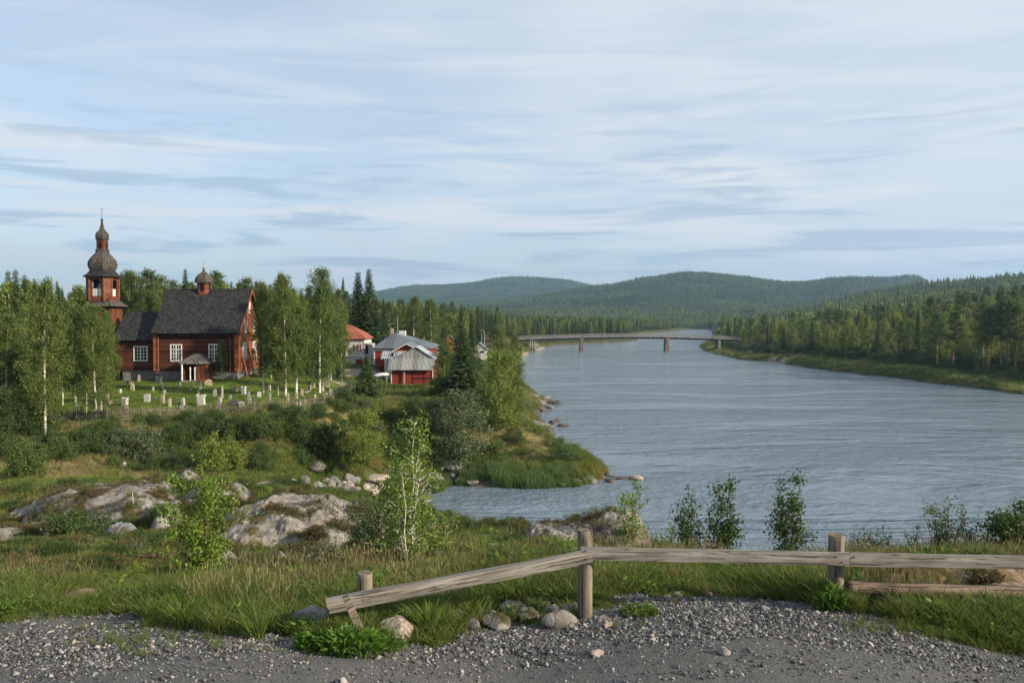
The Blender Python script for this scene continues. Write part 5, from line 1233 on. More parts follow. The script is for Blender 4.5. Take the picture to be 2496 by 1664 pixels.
# ------------------------------------------------------------------ stands of trees: single trees first, the rest as one mass
def stand(px0, px1, D0, D1, n, cond, mode='log'):
    px, D, x = sample(px0, px1, D0, D1, n, mode); rd = riverdist(x, D); k = cond(px, D, rd)
    px, D, x = px[k], D[k], x[k]; return px, D, x, zt(x, D)
def thin(x, y, r):
    """keep points no closer than r (array)"""
    keep = []; cell = {}
    for i in range(len(x)):
        c = (int(x[i]//4), int(y[i]//4)); ok = True
        for a in (-1, 0, 1):
            for b in (-1, 0, 1):
                for j in cell.get((c[0]+a, c[1]+b), ()):
                    if (x[i]-x[j])**2+(y[i]-y[j])**2 < r*r: ok = False; break
                if not ok: break
            if not ok: break
        if ok: keep.append(i); cell.setdefault(c, []).append(i)
    return np.array(keep, int)
mass = []     # (x,y,z,scale,kind)
def plant(px, D, x, z, kinds, labels, nsingle, group, hs=(0.8, 1.15), hfun=None, places=None):
    o = np.argsort(D)
    for c, i in enumerate(o):
        kname, T, Hh = kinds[int(RNG.integers(0, len(kinds)))]
        s = RNG.uniform(*hs)*(hfun(px[i]) if hfun else 1.0)
        if c < nsingle:
            sxx = RNG.uniform(0.82, 1.2); rel = s/(hfun(px[i]) if hfun else 1.0); q3 = hs[0]+(hs[1]-hs[0])*0.33; q6 = hs[0]+(hs[1]-hs[0])*0.67
            adj = ('short' if rel < q3 else 'medium high' if rel < q6 else 'tall')+(' slender ' if sxx < .95 else ' broad ' if sxx > 1.08 else ' ')
            pl = [t for e, t in places if px[i] < e][0]; row = 'front row' if c < nsingle*0.45 else 'back row'
            T.place(kname, adj+labels[kname]+', '+row+', '+pl, kname+' tree', (x[i], D[i], z[i]-0.1), RNG.uniform(0, 6.28), s, group+' '+kname, sxx)
        else: mass.append((x[i], D[i], z[i]-0.1, s, TREEIDX[T.kind+str(T.idx)]))
TREEIDX = {}; MESHES = []
for grp in (BIR, BFAR, SPR, PIN):
    for i, T in enumerate(grp): T.idx = i; TREEIDX[T.kind+str(i)] = len(MESHES); MESHES.append(T.joined)
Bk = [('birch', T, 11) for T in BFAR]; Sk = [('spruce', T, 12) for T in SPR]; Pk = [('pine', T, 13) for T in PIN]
# behind the church
px, D, x, z = stand(-150, 940, 103, 210, 900, lambda p, d, r: (p < 700+(d-103)*3) | (d > 150))
k = thin(x, D, 3.6); px, D, x, z = px[k], D[k], x[k], z[k]
plant(px, D, x, z, Bk*2+Sk*5+Pk*2, {'birch': 'birch behind the church', 'spruce': 'spruce behind the church', 'pine': 'pine behind the church'}, 110, 'forest behind the church,', (0.85, 1.12), None, [(200, 'left of the tower'), (400, 'between tower and main roof'), (640, 'above the church roof'), (9999, 'behind the grove')])
# left wood margin
px, D, x, z = stand(-330, 75, 64, 104, 110, lambda p, d, r: p < 70-(d-64)*0.1)
k = thin(x, D, 3.0); px, D, x, z = px[k], D[k], x[k], z[k]
plant(px, D, x, z, Bk+Sk*2, {'birch': 'leafy tree', 'spruce': 'dark spruce'}, 40, 'wood at the left margin,', (0.7, 0.98), None, [(-100, 'outermost at the left margin'), (9999, 'dark wood left of the first birch')])
# left bank beyond the village
px, D, x, z = stand(880, 1330, 180, 345, 620, lambda p, d, r: (r > 12) & ((d > 215) | (p < 1150)) & (p < 1265-(0)) & ((p < 1205) | (d > 300)))
k = thin(x, D, 3.6); px, D, x, z = px[k], D[k], x[k], z[k]
plant(px, D, x, z, Bk+Sk*3+Pk, {'birch': 'birch', 'spruce': 'spruce', 'pine': 'pine'}, 80, 'wood between village and bridge,', (0.85, 1.12), None, [(980, 'above the hall roof'), (1080, 'right behind the hall'), (1160, 'above the wide dark spruce'), (9999, 'left of the bridge end')])
px, D, x, z = stand(1180, 1690, 350, 1000, 3600, lambda p, d, r: (r > 10) & (d > 0) & (p < 1640))
k = thin(x, D, 4.5); px, D, x, z = px[k], D[k], x[k], z[k]
plant(px, D, x, z, Bk*2+Sk*3, {'birch': 'birch', 'spruce': 'spruce'}, 70, 'left bank behind the bridge,', (0.8, 1.05), None, [(1300, 'behind the left bridge end'), (1420, 'behind the left span'), (9999, 'behind the middle span')])
# right bank
px, D, x, z = stand(1690, 2900, 150, 420, 3600, lambda p, d, r: (r > 13) & (p > 1722))
k = thin(x, D, 5.0); px, D, x, z = px[k], D[k], x[k], z[k]
plant(px, D, x, z, Bk*5+Sk*2+Pk*2, {'birch': 'birch', 'spruce': 'spruce', 'pine': 'pine with bare trunk'}, 300, 'right bank,', (0.72, 1.22), lambda p: float(np.interp(p, [1720, 1900, 2100, 2450], [0.85, 0.96, 1.02, 1.12])), [(1850, 'far bank beside the bridge end'), (2020, 'far bank above the sandy spot'), (2200, 'middle of the far bank'), (2360, 'right part of the far bank'), (9999, 'right end of the far bank')])
for p_, d_, t_, lb in ((2440, 176, 738, 'tall pine at the right margin with long pale bare trunk on the far bank'), (2412, 178, 748, 'pine with bare pale trunk left of the tallest pine on the right bank'), (2325, 186, 760, 'large dark crowned pine with pale trunk, third from the right margin'), (2286, 190, 762, 'thin broken pale snag like pine on the right bank'), (2475, 172, 742, 'pine trunk right at the margin of the view on the far bank')):
    put(PIN[p_ % 2], 'pine', lb, p_, d_, t_, 'pine tree', None, 1.15, 13)
# slopes behind
def fill(px0, px1, D0, D1, n, r, birch=0.25, cond=None, hs=(0.75, 1.1), mode='lin'):
    px, D, x = sample(px0, px1, D0, D1, n, mode); rd = riverdist(x, D); k = rd > 8
    if cond is not None: k &= cond(px, D)
    px, D, x = px[k], D[k], x[k]; k = thin(x, D, r) if r else np.arange(len(x)); px, D, x = px[k], D[k], x[k]; z = zt(x, D)
    if D0 >= 1000: kk = fbm(x/70.0, D/140.0, 4, 79) < 0.17+.2*RNG.uniform(0, 1, len(x))**3; px, D, x, z = px[kk], D[kk], x[kk], z[kk]
    cl = fbm(x/90.0, D/90.0, 3, 77)
    b = (RNG.uniform(0, 1, len(x)) < birch+cl*1.3+.08)
    s = RNG.uniform(*hs, len(x))*(1+0.9*fbm(x/60.0, D/60.0, 3, 78))*np.where(RNG.uniform(0, 1, len(x)) < .06, 1.3, 1)
    return np.stack([x, D, z-0.2], 1), s, b
far_p, far_s, far_i = [], [], []
def addfar(t):
    p, s, b = t; far_p.append(p); far_s.append(s); far_i.append(np.where(b, RNG.integers(3, 5, len(s)), RNG.integers(0, 3, len(s))))
addfar(fill(1180, 1800, 1000, 1500, 9000, 5.0, .3))
addfar(fill(1730, 2750, 415, 1000, 16000, 4.2, .30))
addfar(fill(1840, 2750, 1000, 1500, 15000, 5.0, .1))
addfar(fill(800, 1200, 340, 1000, 6000, 4.5, .2))
addfar(fill(-200, 900, 205, 420, 3500, 4.5, .3))
addfar(fill(850, 2450, 1500, 2750, 52000, 0, .12, None, (0.7, 1.05)))
addfar(fill(820, 1650, 2750, 4300, 52000, 0, .12, None, (0.75, 1.2)))
far_p = np.concatenate(far_p); far_s = np.concatenate(far_s); far_i = np.concatenate(far_i)
scatter('distant_forest', 'dark conifer forest covering the hills beyond the river', far_p, zrots(len(far_p)), np.stack([far_s*1.15, far_s*1.15, far_s], 1), far_i, TINY)
mass = np.array(mass)
scatter('riverside_forest', 'mixed birch and spruce forest filling the banks behind the nearest trees', mass[:, :3], zrots(len(mass)), usc(mass[:, 3]), mass[:, 4].astype(int), MESHES)
print('FAR', len(far_p), 'MASS', len(mass))

# ------------------------------------------------------------------ shrubs
def shrub_mesh(seed, n, leaf, mat, R=1.0, H=1.0, upright=0.0, clumps=60):
    rng = np.random.default_rng(seed)
    C = []
    for _ in range(clumps):
        a = rng.uniform(0, 6.28); r = math.sqrt(rng.uniform(0, 1))*0.9; hgt = rng.uniform(0.12, 1.0)*math.sqrt(max(0.05, 1-(r*0.95)**2))*(1+rng.normal()*0.10)
        C.append((R*r*math.cos(a), R*r*math.sin(a), H*hgt))
    C = np.array(C); idx = rng.integers(0, clumps, n)
    off = rng.normal(size=(n, 3))*np.array([0.11*R, 0.11*R, 0.075*H]); off[:, 2] += np.abs(rng.normal(size=n))*upright*0.12*H
    p = C[idx]+off; p[:, 2] = np.maximum(p[:, 2], 0.02)
    v, f = rand_leaves(rng, p, leaf, -upright)
    t = np.repeat(np.clip(rng.uniform(0, 1, n)*0.55+0.45*rng.uniform(0, 1, clumps)[idx], 0, 1), 4)
    return mesh_np('shrub_foliage', v, f, [M[mat]], None, False, t)
def stems_mesh(seed, n=9, R=0.7, H=0.8, mat='twig', r0=0.02):
    rd = random.Random(seed); m = MB()
    for i in range(n):
        a = rd.random()*6.28; q = [(0.06*math.cos(a), 0.06*math.sin(a), -0.1), (R*0.5*math.cos(a), R*0.5*math.sin(a), H*0.5), (R*math.cos(a+.3)*rd.random(), R*math.sin(a+.3)*rd.random(), H*rd.uniform(.7, 1.0))]
        m.tube(q, [r0, r0*0.6, r0*0.3], 4)
    return m.mesh('shrub_stems', mat)
SHM = {k: [shrub_mesh(60+i*5+j, 4200, 0.075, k, upright=0.5) for j in range(2)] for i, k in enumerate(('shrub_leaf', 'shrub_bright', 'shrub_grey', 'shrub_dark'))}
STM = stems_mesh(3)
BUSH = {k: Tree('bush', birch_data(90+i, 5.0, 2.1, 9000, 0.15, 0.03, 0, .25, .25, True), 'twig', k) for i, k in enumerate(('shrub_bright', 'shrub_grey', 'shrub_leaf', 'shrub_dark'))}
def shrub(px, py, topy, hw, mat, label, group='shrubs on the slope', D0=30, D1=160):
    q = hit(px, py, D0, D1); pm = q.y/FPX; h = (py-topy)*pm*1.02; w_ = hw*pm
    if h > 2.6:
        r = thing('shrub', label, 'shrub', q, random.Random(int(px+py)).uniform(0, 6), group, (w_/2.1, w_/2.1, h/5.0)); ob('stems', BUSH[mat].trunk, r); ob('foliage', BUSH[mat].crown, r); return
    return shrub_low(px, py, topy, hw, mat, label, group, D0, D1)
def shrub_low(px, py, topy, hw, mat, label, group='shrubs on the slope', D0=30, D1=160):
    q = hit(px, py, D0, D1); pm = q.y/FPX; h = (py-topy)*pm*1.02; w_ = hw*pm
    r = thing('shrub', label, 'shrub', q, random.Random(int(px+py)).uniform(0, 6), group, (w_, w_, h))
    ob('foliage', SHM[mat][int(px) % 2], r); ob('stems', STM, r)
s_ = S
for a in [
 (830, 1062, 945, 58, 'shrub_bright', 'yellow green rounded shrub below the small spruce, centre of the bank'),
 (1050, 1064, 915, 78, 'shrub_grey', 'big grey green willow shrub above the reed bed'),
 (1150, 985, 815, 62, 'shrub_bright', 'large pale green shrub overhanging the river right of the dark spruce'),
 (1185, 960, 850, 30, 'shrub_leaf', 'upright green shrub at the very river edge of the pale one'),
 (1110, 990, 900, 45, 'shrub_leaf', 'green shrub under the wide dark spruce'),
 (1000, 1000, 925, 42, 'shrub_dark', 'dark low shrub left of the grey green willow'),
 (945, 1010, 920, 45, 'shrub_leaf', 'mid green shrub between the yellow green and the willow shrub'),
 (920, 1070, 1000, 38, 'shrub_dark', 'shaded shrub right of the yellow green shrub'),
 (760, 1045, 975, 50, 'shrub_dark', 'dark shrub left of the yellow green shrub'),
 (680, 1030, 945, 55, 'shrub_dark', 'dark bushy thicket under the fence bend'),
 (610, 1010, 948, 45, 'shrub_leaf', 'leafy shrub just below the middle of the fence'),
 (510, 1092, 1003, 55, 'shrub_bright', 'bright rounded shrub in the middle of the slope'),
 (600, 1080, 1020, 40, 'shrub_leaf', 'green shrub right of the bright rounded one'),
 (545, 1010, 955, 45, 'shrub_leaf', 'green shrub hiding the fence foot in the centre'),
 (460, 1008, 960, 42, 'shrub_leaf', 'low leafy shrub below the lighter fence panel'),
 (400, 1030, 975, 45, 'shrub_dark', 'dull dark shrub in the middle of the shaded slope'),
 (340, 1055, 990, 50, 'shrub_grey', 'grey green willow patch left of the bright shrub'),
 (290, 1030, 985, 45, 'shrub_grey', 'small greyish shrub on the left slope'),
 (240, 1005, 968, 40, 'shrub_leaf', 'low shrub right of the slanting birch trunk'),
 (200, 1050, 990, 45, 'shrub_dark', 'dark leafy clump below the birch trunks'),
 (140, 1060, 1005, 40, 'shrub_leaf', 'green clump at the foot of the first birch'),
 (60, 1105, 1015, 45, 'shrub_leaf', 'young leafy bush at the left, taller than the grass round it'),
 (20, 1010, 900, 50, 'shrub_dark', 'dark tall bush at the left margin below the wood'),
 (75, 1000, 940, 45, 'shrub_dark', 'dark bush between the left margin and the first birch trunk'),
 (10, 1060, 1000, 40, 'shrub_dark', 'low dark bush at the left margin'),
 (1130, 1060, 1010, 40, 'shrub_leaf', 'low shrub on the slope right of the willow'),
 (1200, 1055, 1030, 45, 'shrub_leaf', 'flat green bush above the reeds'),
 (1290, 1066, 1038, 50, 'shrub_dark', 'flat dark bush behind the reed bed'),
 (1180, 1020, 985, 30, 'shrub_leaf', 'small bush near the shore stones'),
 (690, 1075, 1035, 35, 'shrub_leaf', 'small bush left of the rock slab on the slope'),
 (1010, 905, 865, 30, 'shrub_leaf', 'weedy bush at the right corner of the red shed'),
 (790, 930, 890, 30, 'shrub_dark', 'dark bush behind the last graves'),
 (860, 918, 870, 28, 'shrub_leaf', 'bush beside the path to the white house')]:
    shrub(a[0]*S, a[1]*S, a[2]*S, a[3]*S, a[4], a[5])
# undergrowth at the foot of the woods and over the slope
def zs(x, D): return zt(x, D)
SHALL = [SHM['shrub_leaf'][0], SHM['shrub_dark'][0], SHM['shrub_dark'][1], SHM['shrub_leaf'][1], SHM['shrub_grey'][0]]
pts = []; sc = []
px, D, x = sample(1690, 2900, 140, 420, 9000); rd = riverdist(x, D); k = (rd > 7) & (rd < 24) & (RNG.uniform(0, 1, len(x)) < 0.5)
pts.append(np.stack([x[k], D[k], zs(x[k], D[k])], 1)); sc.append(np.stack([RNG.uniform(1.0, 2.4, k.sum())]*2+[RNG.uniform(1.2, 3.4, k.sum())*sstep(rd[k], 5, 13)+0.3], 1))
px, D, x = sample(-200, 960, 98, 150, 700); k = (px < 800)
pts.append(np.stack([x[k], D[k], zs(x[k], D[k])], 1)); sc.append(np.stack([RNG.uniform(1.0, 1.8, k.sum())]*2+[RNG.uniform(1.0, 2.4, k.sum())], 1))
px, D, x = sample(1180, 1650, 200, 1000, 2500); rd = riverdist(x, D); k = (rd > 4) & (rd < 14) & (D > 360)
pts.append(np.stack([x[k], D[k], zs(x[k], D[k])], 1)); sc.append(np.stack([RNG.uniform(1.5, 3, k.sum())]*2+[RNG.uniform(2, 4.5, k.sum())], 1))
px, D, x = sample(-150, 1080, 50, 76, 1100); z_ = zones(x, D); k = (D < fence_y(x)-0.9) & (D > fence_y(x)-11) & (z_['rd'] > 3) & (fbm(x/3.0, D/3.0, 3, 5) > -0.08)
pts.append(np.stack([x[k], D[k], zs(x[k], D[k])], 1)); sc.append(np.stack([RNG.uniform(.4, 1.0, k.sum())]*2+[RNG.uniform(.35, .95, k.sum())], 1))
px, D, x = sample(-150, 70, 60, 100, 120); pts.append(np.stack([x, D, zs(x, D)], 1)); sc.append(np.stack([RNG.uniform(.8, 1.6, 120)]*2+[RNG.uniform(.8, 2.0, 120)], 1))
px, D, x = sample(850, 1200, 92, 200, 260); z_ = zones(x, D); k = (z_['rd'] > 4) & ~((px > 900) & (px < 1070) & (D < 135)) & ~((px > 820) & (px < 910) & (D > 100))
pts.append(np.stack([x[k], D[k], zs(x[k], D[k])], 1)); sc.append(np.stack([RNG.uniform(.6, 1.3, k.sum())]*2+[RNG.uniform(.5, 1.6, k.sum())], 1))
pts = np.concatenate(pts); sc = np.concatenate(sc)
scatter('undergrowth', 'dense leafy undergrowth at the foot of the woods and slopes', pts-np.array([0, 0, 0.05]), zrots(len(pts)), sc, RNG.integers(0, len(SHALL), len(pts)), SHALL)

# ------------------------------------------------------------------ grass, reeds, heather
def tuft(seed, nb, hgt, spread, wdt, mat, bend=0.5, r0=0.05, heads=False):
    rng = np.random.default_rng(seed); v = []; f = []; var = []
    for i in range(nb):
        a = rng.uniform(0, 6.28); r = r0*math.sqrt(rng.uniform(0, 1)); bx_, by_ = r*math.cos(a), r*math.sin(a)
        h = hgt*rng.uniform(0.5, 1.1); dirn = rng.uniform(0, 6.28); b = bend*rng.uniform(0.1, 1.0); lean = spread*rng.uniform(0.0, 1.0)
        dxx, dyy = math.cos(dirn), math.sin(dirn); t_ = rng.uniform(0, 6.28); wx, wy = math.cos(t_)*wdt, math.sin(t_)*wdt; o = len(v)
        for s_, wf in ((0, 0.8), (0.4, 1.0), (0.75, 0.7)):
            off = (lean*s_+b*s_*s_)*h; z = h*s_*(1-0.22*b*s_)
            v += [(bx_+dxx*off-wx*wf, by_+dyy*off-wy*wf, z), (bx_+dxx*off+wx*wf, by_+dyy*off+wy*wf, z)]
        off = (lean+b)*h; v += [(bx_+dxx*off-wx*.12, by_+dyy*off-wy*.12, h*(1-0.25*b)), (bx_+dxx*off+wx*.12, by_+dyy*off+wy*.12, h*(1-0.25*b))]
        f += [(o, o+1, o+3, o+2), (o+2, o+3, o+5, o+4), (o+4, o+5, o+7, o+6)]; var += [rng.uniform(0, 1)]*8
        if heads and rng.random() < heads:
            o = len(v); c = np.array([bx_+dxx*off, by_+dyy*off, h*(1-0.25*b)]); 
            v += [tuple(c+(-0.0028, 0, -.03)), tuple(c+(0.0028, 0, -.03)), tuple(c+(0.002, 0, .035)), tuple(c+(-0.002, 0, .035))]; f.append((o, o+1, o+2, o+3)); var += [1.0]*4
    return mesh_np('tuft', np.array(v), np.array(f), [M[mat]], None, False, var)
def weedy(seed, n, leaf, mat, R=0.14, H=0.16):
    rng = np.random.default_rng(seed); a = rng.uniform(0, 6.28, n); r = R*np.sqrt(rng.uniform(0, 1, n)); p = np.stack([r*np.cos(a), r*np.sin(a), rng.uniform(0.02, H, n)], 1)
    l = unit(np.stack([np.cos(a), np.sin(a), rng.uniform(0.1, 1.1, n)], 1)+rng.normal(size=(n, 3))*.3); wd = unit(np.cross(l, rng.normal(size=(n, 3))))
    s = leaf*rng.uniform(.6, 1.3, n); v, f = quads(p, l, wd, s*.5, s*.17); return mesh_np('weed', v, f, [M[mat]], None, False, np.repeat(rng.uniform(0, 1, n), 4))
NEAR = [tuft(1, 26, .15, .45, .0035, 'grass', .7, .08), tuft(2, 28, .19, .4, .0035, 'grass', .7, .08), tuft(3, 24, .25, .4, .004, 'grass_green', .8, .08), tuft(4, 24, .18, .45, .004, 'grass_green', .8, .08), tuft(5, 11, .17, .5, .0020, 'straw', .7, .09), tuft(6, 7, .27, .35, .0016, 'straw', .6, .08)]
WEED = [weedy(7, 26, .07, 'weed'), weedy(8, 34, .05, 'shrub_leaf', .12, .1)]
HEA = [weedy(9, 90, .05, 'heather', .16, .13), weedy(10, 90, .045, 'heather', .18, .1)]
allnear = NEAR+WEED+HEA
def nearfield(n, px0, px1, D0, D1):
    px, D, x = sample(px0, px1, D0, D1, n); zn = zones(x, D); return px, D, x, zn
P_ = []; I_ = []; S_ = []
# 1: verge to the crest
px, D, x, zn = nearfield(46000, -250, 2750, 6.9, 18)
nz = fbm(x/0.8, D/0.8, 3, 81); n2 = fbm(x/2.2, D/2.2, 3, 83)
rock_gap = np.zeros(len(x))
keep = (RNG.uniform(0, 1, len(x)) < (1-zn['gravel']*1.02)) & (RNG.uniform(0, 1, len(x)) < 0.55+nz*1.2+0.35)
hp0, hp1, hp2 = hit(1040*S, 1458*S, 6, 12), hit(1335*S, 1440*S, 6, 12), hit(1200*S, 1388*S, 6, 14)
heap = (x > hp0.x) & (x < hp1.x) & (D > 6.9) & (D < hp2.y) & (RNG.uniform(0, 1, len(x)) < 0.82)
keep &= ~heap
keep &= ~((px > 2040*S-60) & (D > 7.85) & (D < 10.1) & (RNG.uniform(0, 1, len(x)) < 0.92))
x, D, px, zn_g, nz, n2 = x[keep], D[keep], px[keep], zn['gravel'][keep], nz[keep], n2[keep]
edge = D-gravel_edge(x)
green = sstep(edge, 2.6, 0.6)
u = RNG.uniform(0, 1, len(x)); idx = np.where(u < 0.10+0.6*green, RNG.integers(2, 4, len(x)), RNG.integers(0, 2, len(x)))
u = RNG.uniform(0, 1, len(x)); idx = np.where((u < 0.06+0.26*sstep(edge, 0.9, 3.0)*(n2 > 0.0)), RNG.integers(4, 6, len(x)), idx)
u = RNG.uniform(0, 1, len(x)); idx = np.where(u < 0.05+0.35*(nz > 0.12), RNG.integers(6, 8, len(x)), idx)
hea = (px < 1100) & (D > 11.3) & (n2 > -0.10); u = RNG.uniform(0, 1, len(x)); idx = np.where(hea & (u < 0.65), RNG.integers(8, 10, len(x)), idx)
sc_ = RNG.uniform(.7, 1.25, len(x))*(0.65+0.5*sstep(edge, 0.0, 0.8))*np.where(edge < 0.1, 0.6, 1.0)
P_.append(np.stack([x, D, zt(x, D)-.01], 1)); I_.append(idx); sc_ = sc_*(0.75+0.9*np.clip(fbm(x/1.1, D/1.1, 2, 88)+.25, 0, .7)); S_.append(sc_)
# 2: knolls from the crest to the shore
px, D, x, zn = nearfield(46000, -300, 2800, 15, 34)
nz = fbm(x/1.5, D/1.5, 3, 85); n2 = fbm(x/5.0, D/5.0, 3, 87)
keep = (zn['rd'] > 0.8) & (nz > -0.16) & ((px < 1400) | (D < 22)) & (D < fence_y(x)-1)
x, D, px, dry, n2 = x[keep], D[keep], px[keep], zn['dry'][keep], n2[keep]
u = RNG.uniform(0, 1, len(x)); idx = np.where(u < 0.5, RNG.integers(0, 2, len(x)), RNG.integers(2, 4, len(x)))
u = RNG.uniform(0, 1, len(x)); idx = np.where(u < dry*0.55, RNG.integers(4, 6, len(x)), idx)
hea = (px < 1100) & (D < 31) & (n2 > -0.14); u = RNG.uniform(0, 1, len(x)); idx = np.where(hea & (u < 0.75), RNG.integers(8, 10, len(x)), idx)
P_.append(np.stack([x, D, zt(x, D)-.02], 1)); I_.append(idx); S_.append(RNG.uniform(.8, 1.4, len(x))*(1+sstep(D, 18, 34)*0.6))
P_ = np.concatenate(P_); I_ = np.concatenate(I_); S_ = np.concatenate(S_)
# the slopes and meadow farther off
MD = [tuft(21, 26, .55, .35, .012, 'meadow', .5, .22), tuft(22, 26, .45, .4, .012, 'meadow', .5, .25), tuft(23, 16, .42, .3, .007, 'straw', .4, .22, .0), tuft(24, 22, .5, .4, .014, 'grass_green', .5, .22)]
px, D, x, zn = nearfield(62000, -300, 1500, 26, 112)
keep = (zn['rd'] > 0.7) & (fbm(x/3, D/3, 3, 85) > -0.2) & (RNG.uniform(0, 1, len(x)) > zn['lawn']) & ((px > 850) | (D < fence_y(x)-0.5))
x, D, px, dry = x[keep], D[keep], px[keep], zn['dry'][keep]
u = RNG.uniform(0, 1, len(x)); im = np.where(u < dry*0.95, 2, np.where(RNG.uniform(0, 1, len(x)) < 0.45, 3, RNG.integers(0, 2, len(x))))
def rockmask(): pass
GRASS_P, GRASS_I, GRASS_S = P_, I_, S_
MEAD_P = np.stack([x, D, zt(x, D)-.03], 1); MEAD_I = im; MEAD_S = RNG.uniform(.6, 1.2, len(x))*np.interp(x*0+MEAD_P[:, 1], [26, 60], [.6, 1.0])
# reeds on the point
RE = [tuft(31, 30, 1.15, .10, .012, 'reed', .25, .28), tuft(32, 30, 1.0, .14, .012, 'reed', .3, .3), tuft(33, 26, 1.1, .14, .010, 'meadow', .25, .28)]
px, D, x = sample(1060, 1500, 64, 84, 16000); rd = riverdist(x, D); gp = fbm(x/1.6, D/1.6, 3, 51); k = (rd > -0.5+gp*1.6) & (rd < 3.4+1.5*(px > 1380)+gp*4) & (fbm(x/.7, D/.7, 2, 52) > -0.17) & (D < 84-(px < 1330)*8) & ((px > 1120) | (D < 70))
x, D, px, rd = x[k], D[k], px[k], rd[k]
sw = np.where(px > 1400, 2, RNG.integers(0, 2, len(x))); sw = np.where((rd > 3.0) & (RNG.uniform(0, 1, len(x)) < .5), 2, sw)
scatter('reeds', 'tall green reeds lining the point at the cove', np.stack([x, D, np.maximum(zt(x, D), -0.1)], 1), zrots(len(x), .05), usc(RNG.uniform(.4, .95, len(x))*(1+1.1*fbm(x/1.3, D/1.3, 3, 53))), sw, RE)
# far bank grass
BK = [tuft(41, 22, 1.1, .3, .035, 'bankgrass', .4, .6), tuft(42, 22, .9, .35, .035, 'bankgrass', .4, .6)]
bp = []; 
px, D, x = sample(1690, 2850, 135, 430, 42000); rd = riverdist(x, D); k = (rd > -0.3) & (rd < 15); bp.append(np.stack([x[k], D[k], zt(x[k], D[k])], 1))
px, D, x = sample(1180, 1700, 150, 1000, 22000); rd = riverdist(x, D); k = (rd > 0.2) & (rd < 12) & ~((px > 1560) & (px < 1650) & (D > 600)); bp.append(np.stack([x[k], D[k], zt(x[k], D[k])], 1))
px, D, x = sample(1150, 1320, 84, 150, 5000); rd = riverdist(x, D); k = (rd > 0.5) & (rd < 9); bp.append(np.stack([x[k], D[k], zt(x[k], D[k])], 1))
bp = np.concatenate(bp)
scatter('bank_grass', 'long sedge grass fringing the far banks of the river', bp, zrots(len(bp)), usc(RNG.uniform(.6, 1.3, len(bp))*np.where(bp[:, 1] < 150, .5, 1)), RNG.integers(0, 2, len(bp)), BK)
# lawn between the graves
px, D, x, zn = nearfield(14000, 60, 930, 58, 97); k = zn['lawn'] > .5; LW = [tuft(51, 20, .11, .4, .010, 'grass_green', .6, .2)]
scatter('churchyard_lawn', 'mown green lawn between the graves', np.stack([x[k], D[k], zt(x[k], D[k])], 1), zrots(k.sum()), usc(RNG.uniform(.6, 1.2, k.sum())), np.zeros(k.sum(), int), LW)

# ------------------------------------------------------------------ rocks
def rock_mesh(seed, sub=3, rough=0.22, flat=0.75, cuts=15):
    import bmesh
    bm = bmesh.new(); bmesh.ops.create_icosphere(bm, subdivisions=sub, radius=1.0); rng = np.random.default_rng(seed)
    co = np.array([v.co[:] for v in bm.verts])
    nrm = unit(rng.normal(size=(cuts, 3))); dd = rng.uniform(0.52, 0.88, cuts)
    for n, d in zip(nrm, dd):
        s = co@n; over = s > d; co[over] -= (s[over]-d)[:, None]*n*0.9
    r = 1+rough*(fbm(co[:, 0]*1.6+seed*3.1+co[:, 2]*.7, co[:, 1]*1.6+co[:, 2]*1.3, 4, seed))+0.06*fbm(co[:, 0]*7+co[:, 2]*3, co[:, 1]*7-co[:, 2]*2, 3, seed+5)
    co = co*r[:, None]; co[:, 2] *= flat
    f = np.array([[v.index for v in fc.verts] for fc in bm.faces]); bm.free(); return co, f
RKC = [rock_mesh(100+i, 3 if i < 6 else 3, .3, .62+.05*(i % 4)) for i in range(8)]
def rmesh(i, mat):
    key = 'rk%d_%s' % (i, mat)
    if key not in RKC_: co, f = RKC[i]; RKC_[key] = mesh_np('rock', co, f, [M[mat]], None, False)
    return RKC_[key]
RKC_ = {}
ROCKPTS = []
def rock(px, py, w_, h_, mat, label, i=0, D0=6, D1=200, group=None, name='rock', q=None, sink=0.35):
    """a boulder whose foot is seen at (px,py) with pixel width and height"""
    q = q or hit(px, py, D0, D1)
    if q.z < -0.02: g_ = G(px, py, 0.0); q = Vector((g_[0], g_[1], -0.03))
    pm = q.y/FPX; W_ = w_*pm/2; Hh = h_*pm/(2*(1-sink))
    rx = random.Random(int(px*3+py)); o = ob(name, rmesh(i % 8, mat), None, (q.x, q.y+W_*0.3, q.z+Hh*(1-2*sink)), rx.uniform(0, 6.28), (W_*1.08, W_*0.95, Hh/0.7))
    tag(o, label, 'rock', group); ROCKPTS.append((q.x, q.y+W_*.3, W_)); return o
d = lambda a: a*S
rock(d(712), d(1450), d(98), d(66), 'rock_grey', 'blue grey rounded boulder left of the low end of the rail', 0)
rock(d(898), d(1468), d(112), d(56), 'rock_pink', 'pinkish granite boulder beside the short post', 1)
rock(d(1290), d(1440), d(92), d(36), 'rock', 'flat pale rock with dark underside left of the tall middle post', 2)
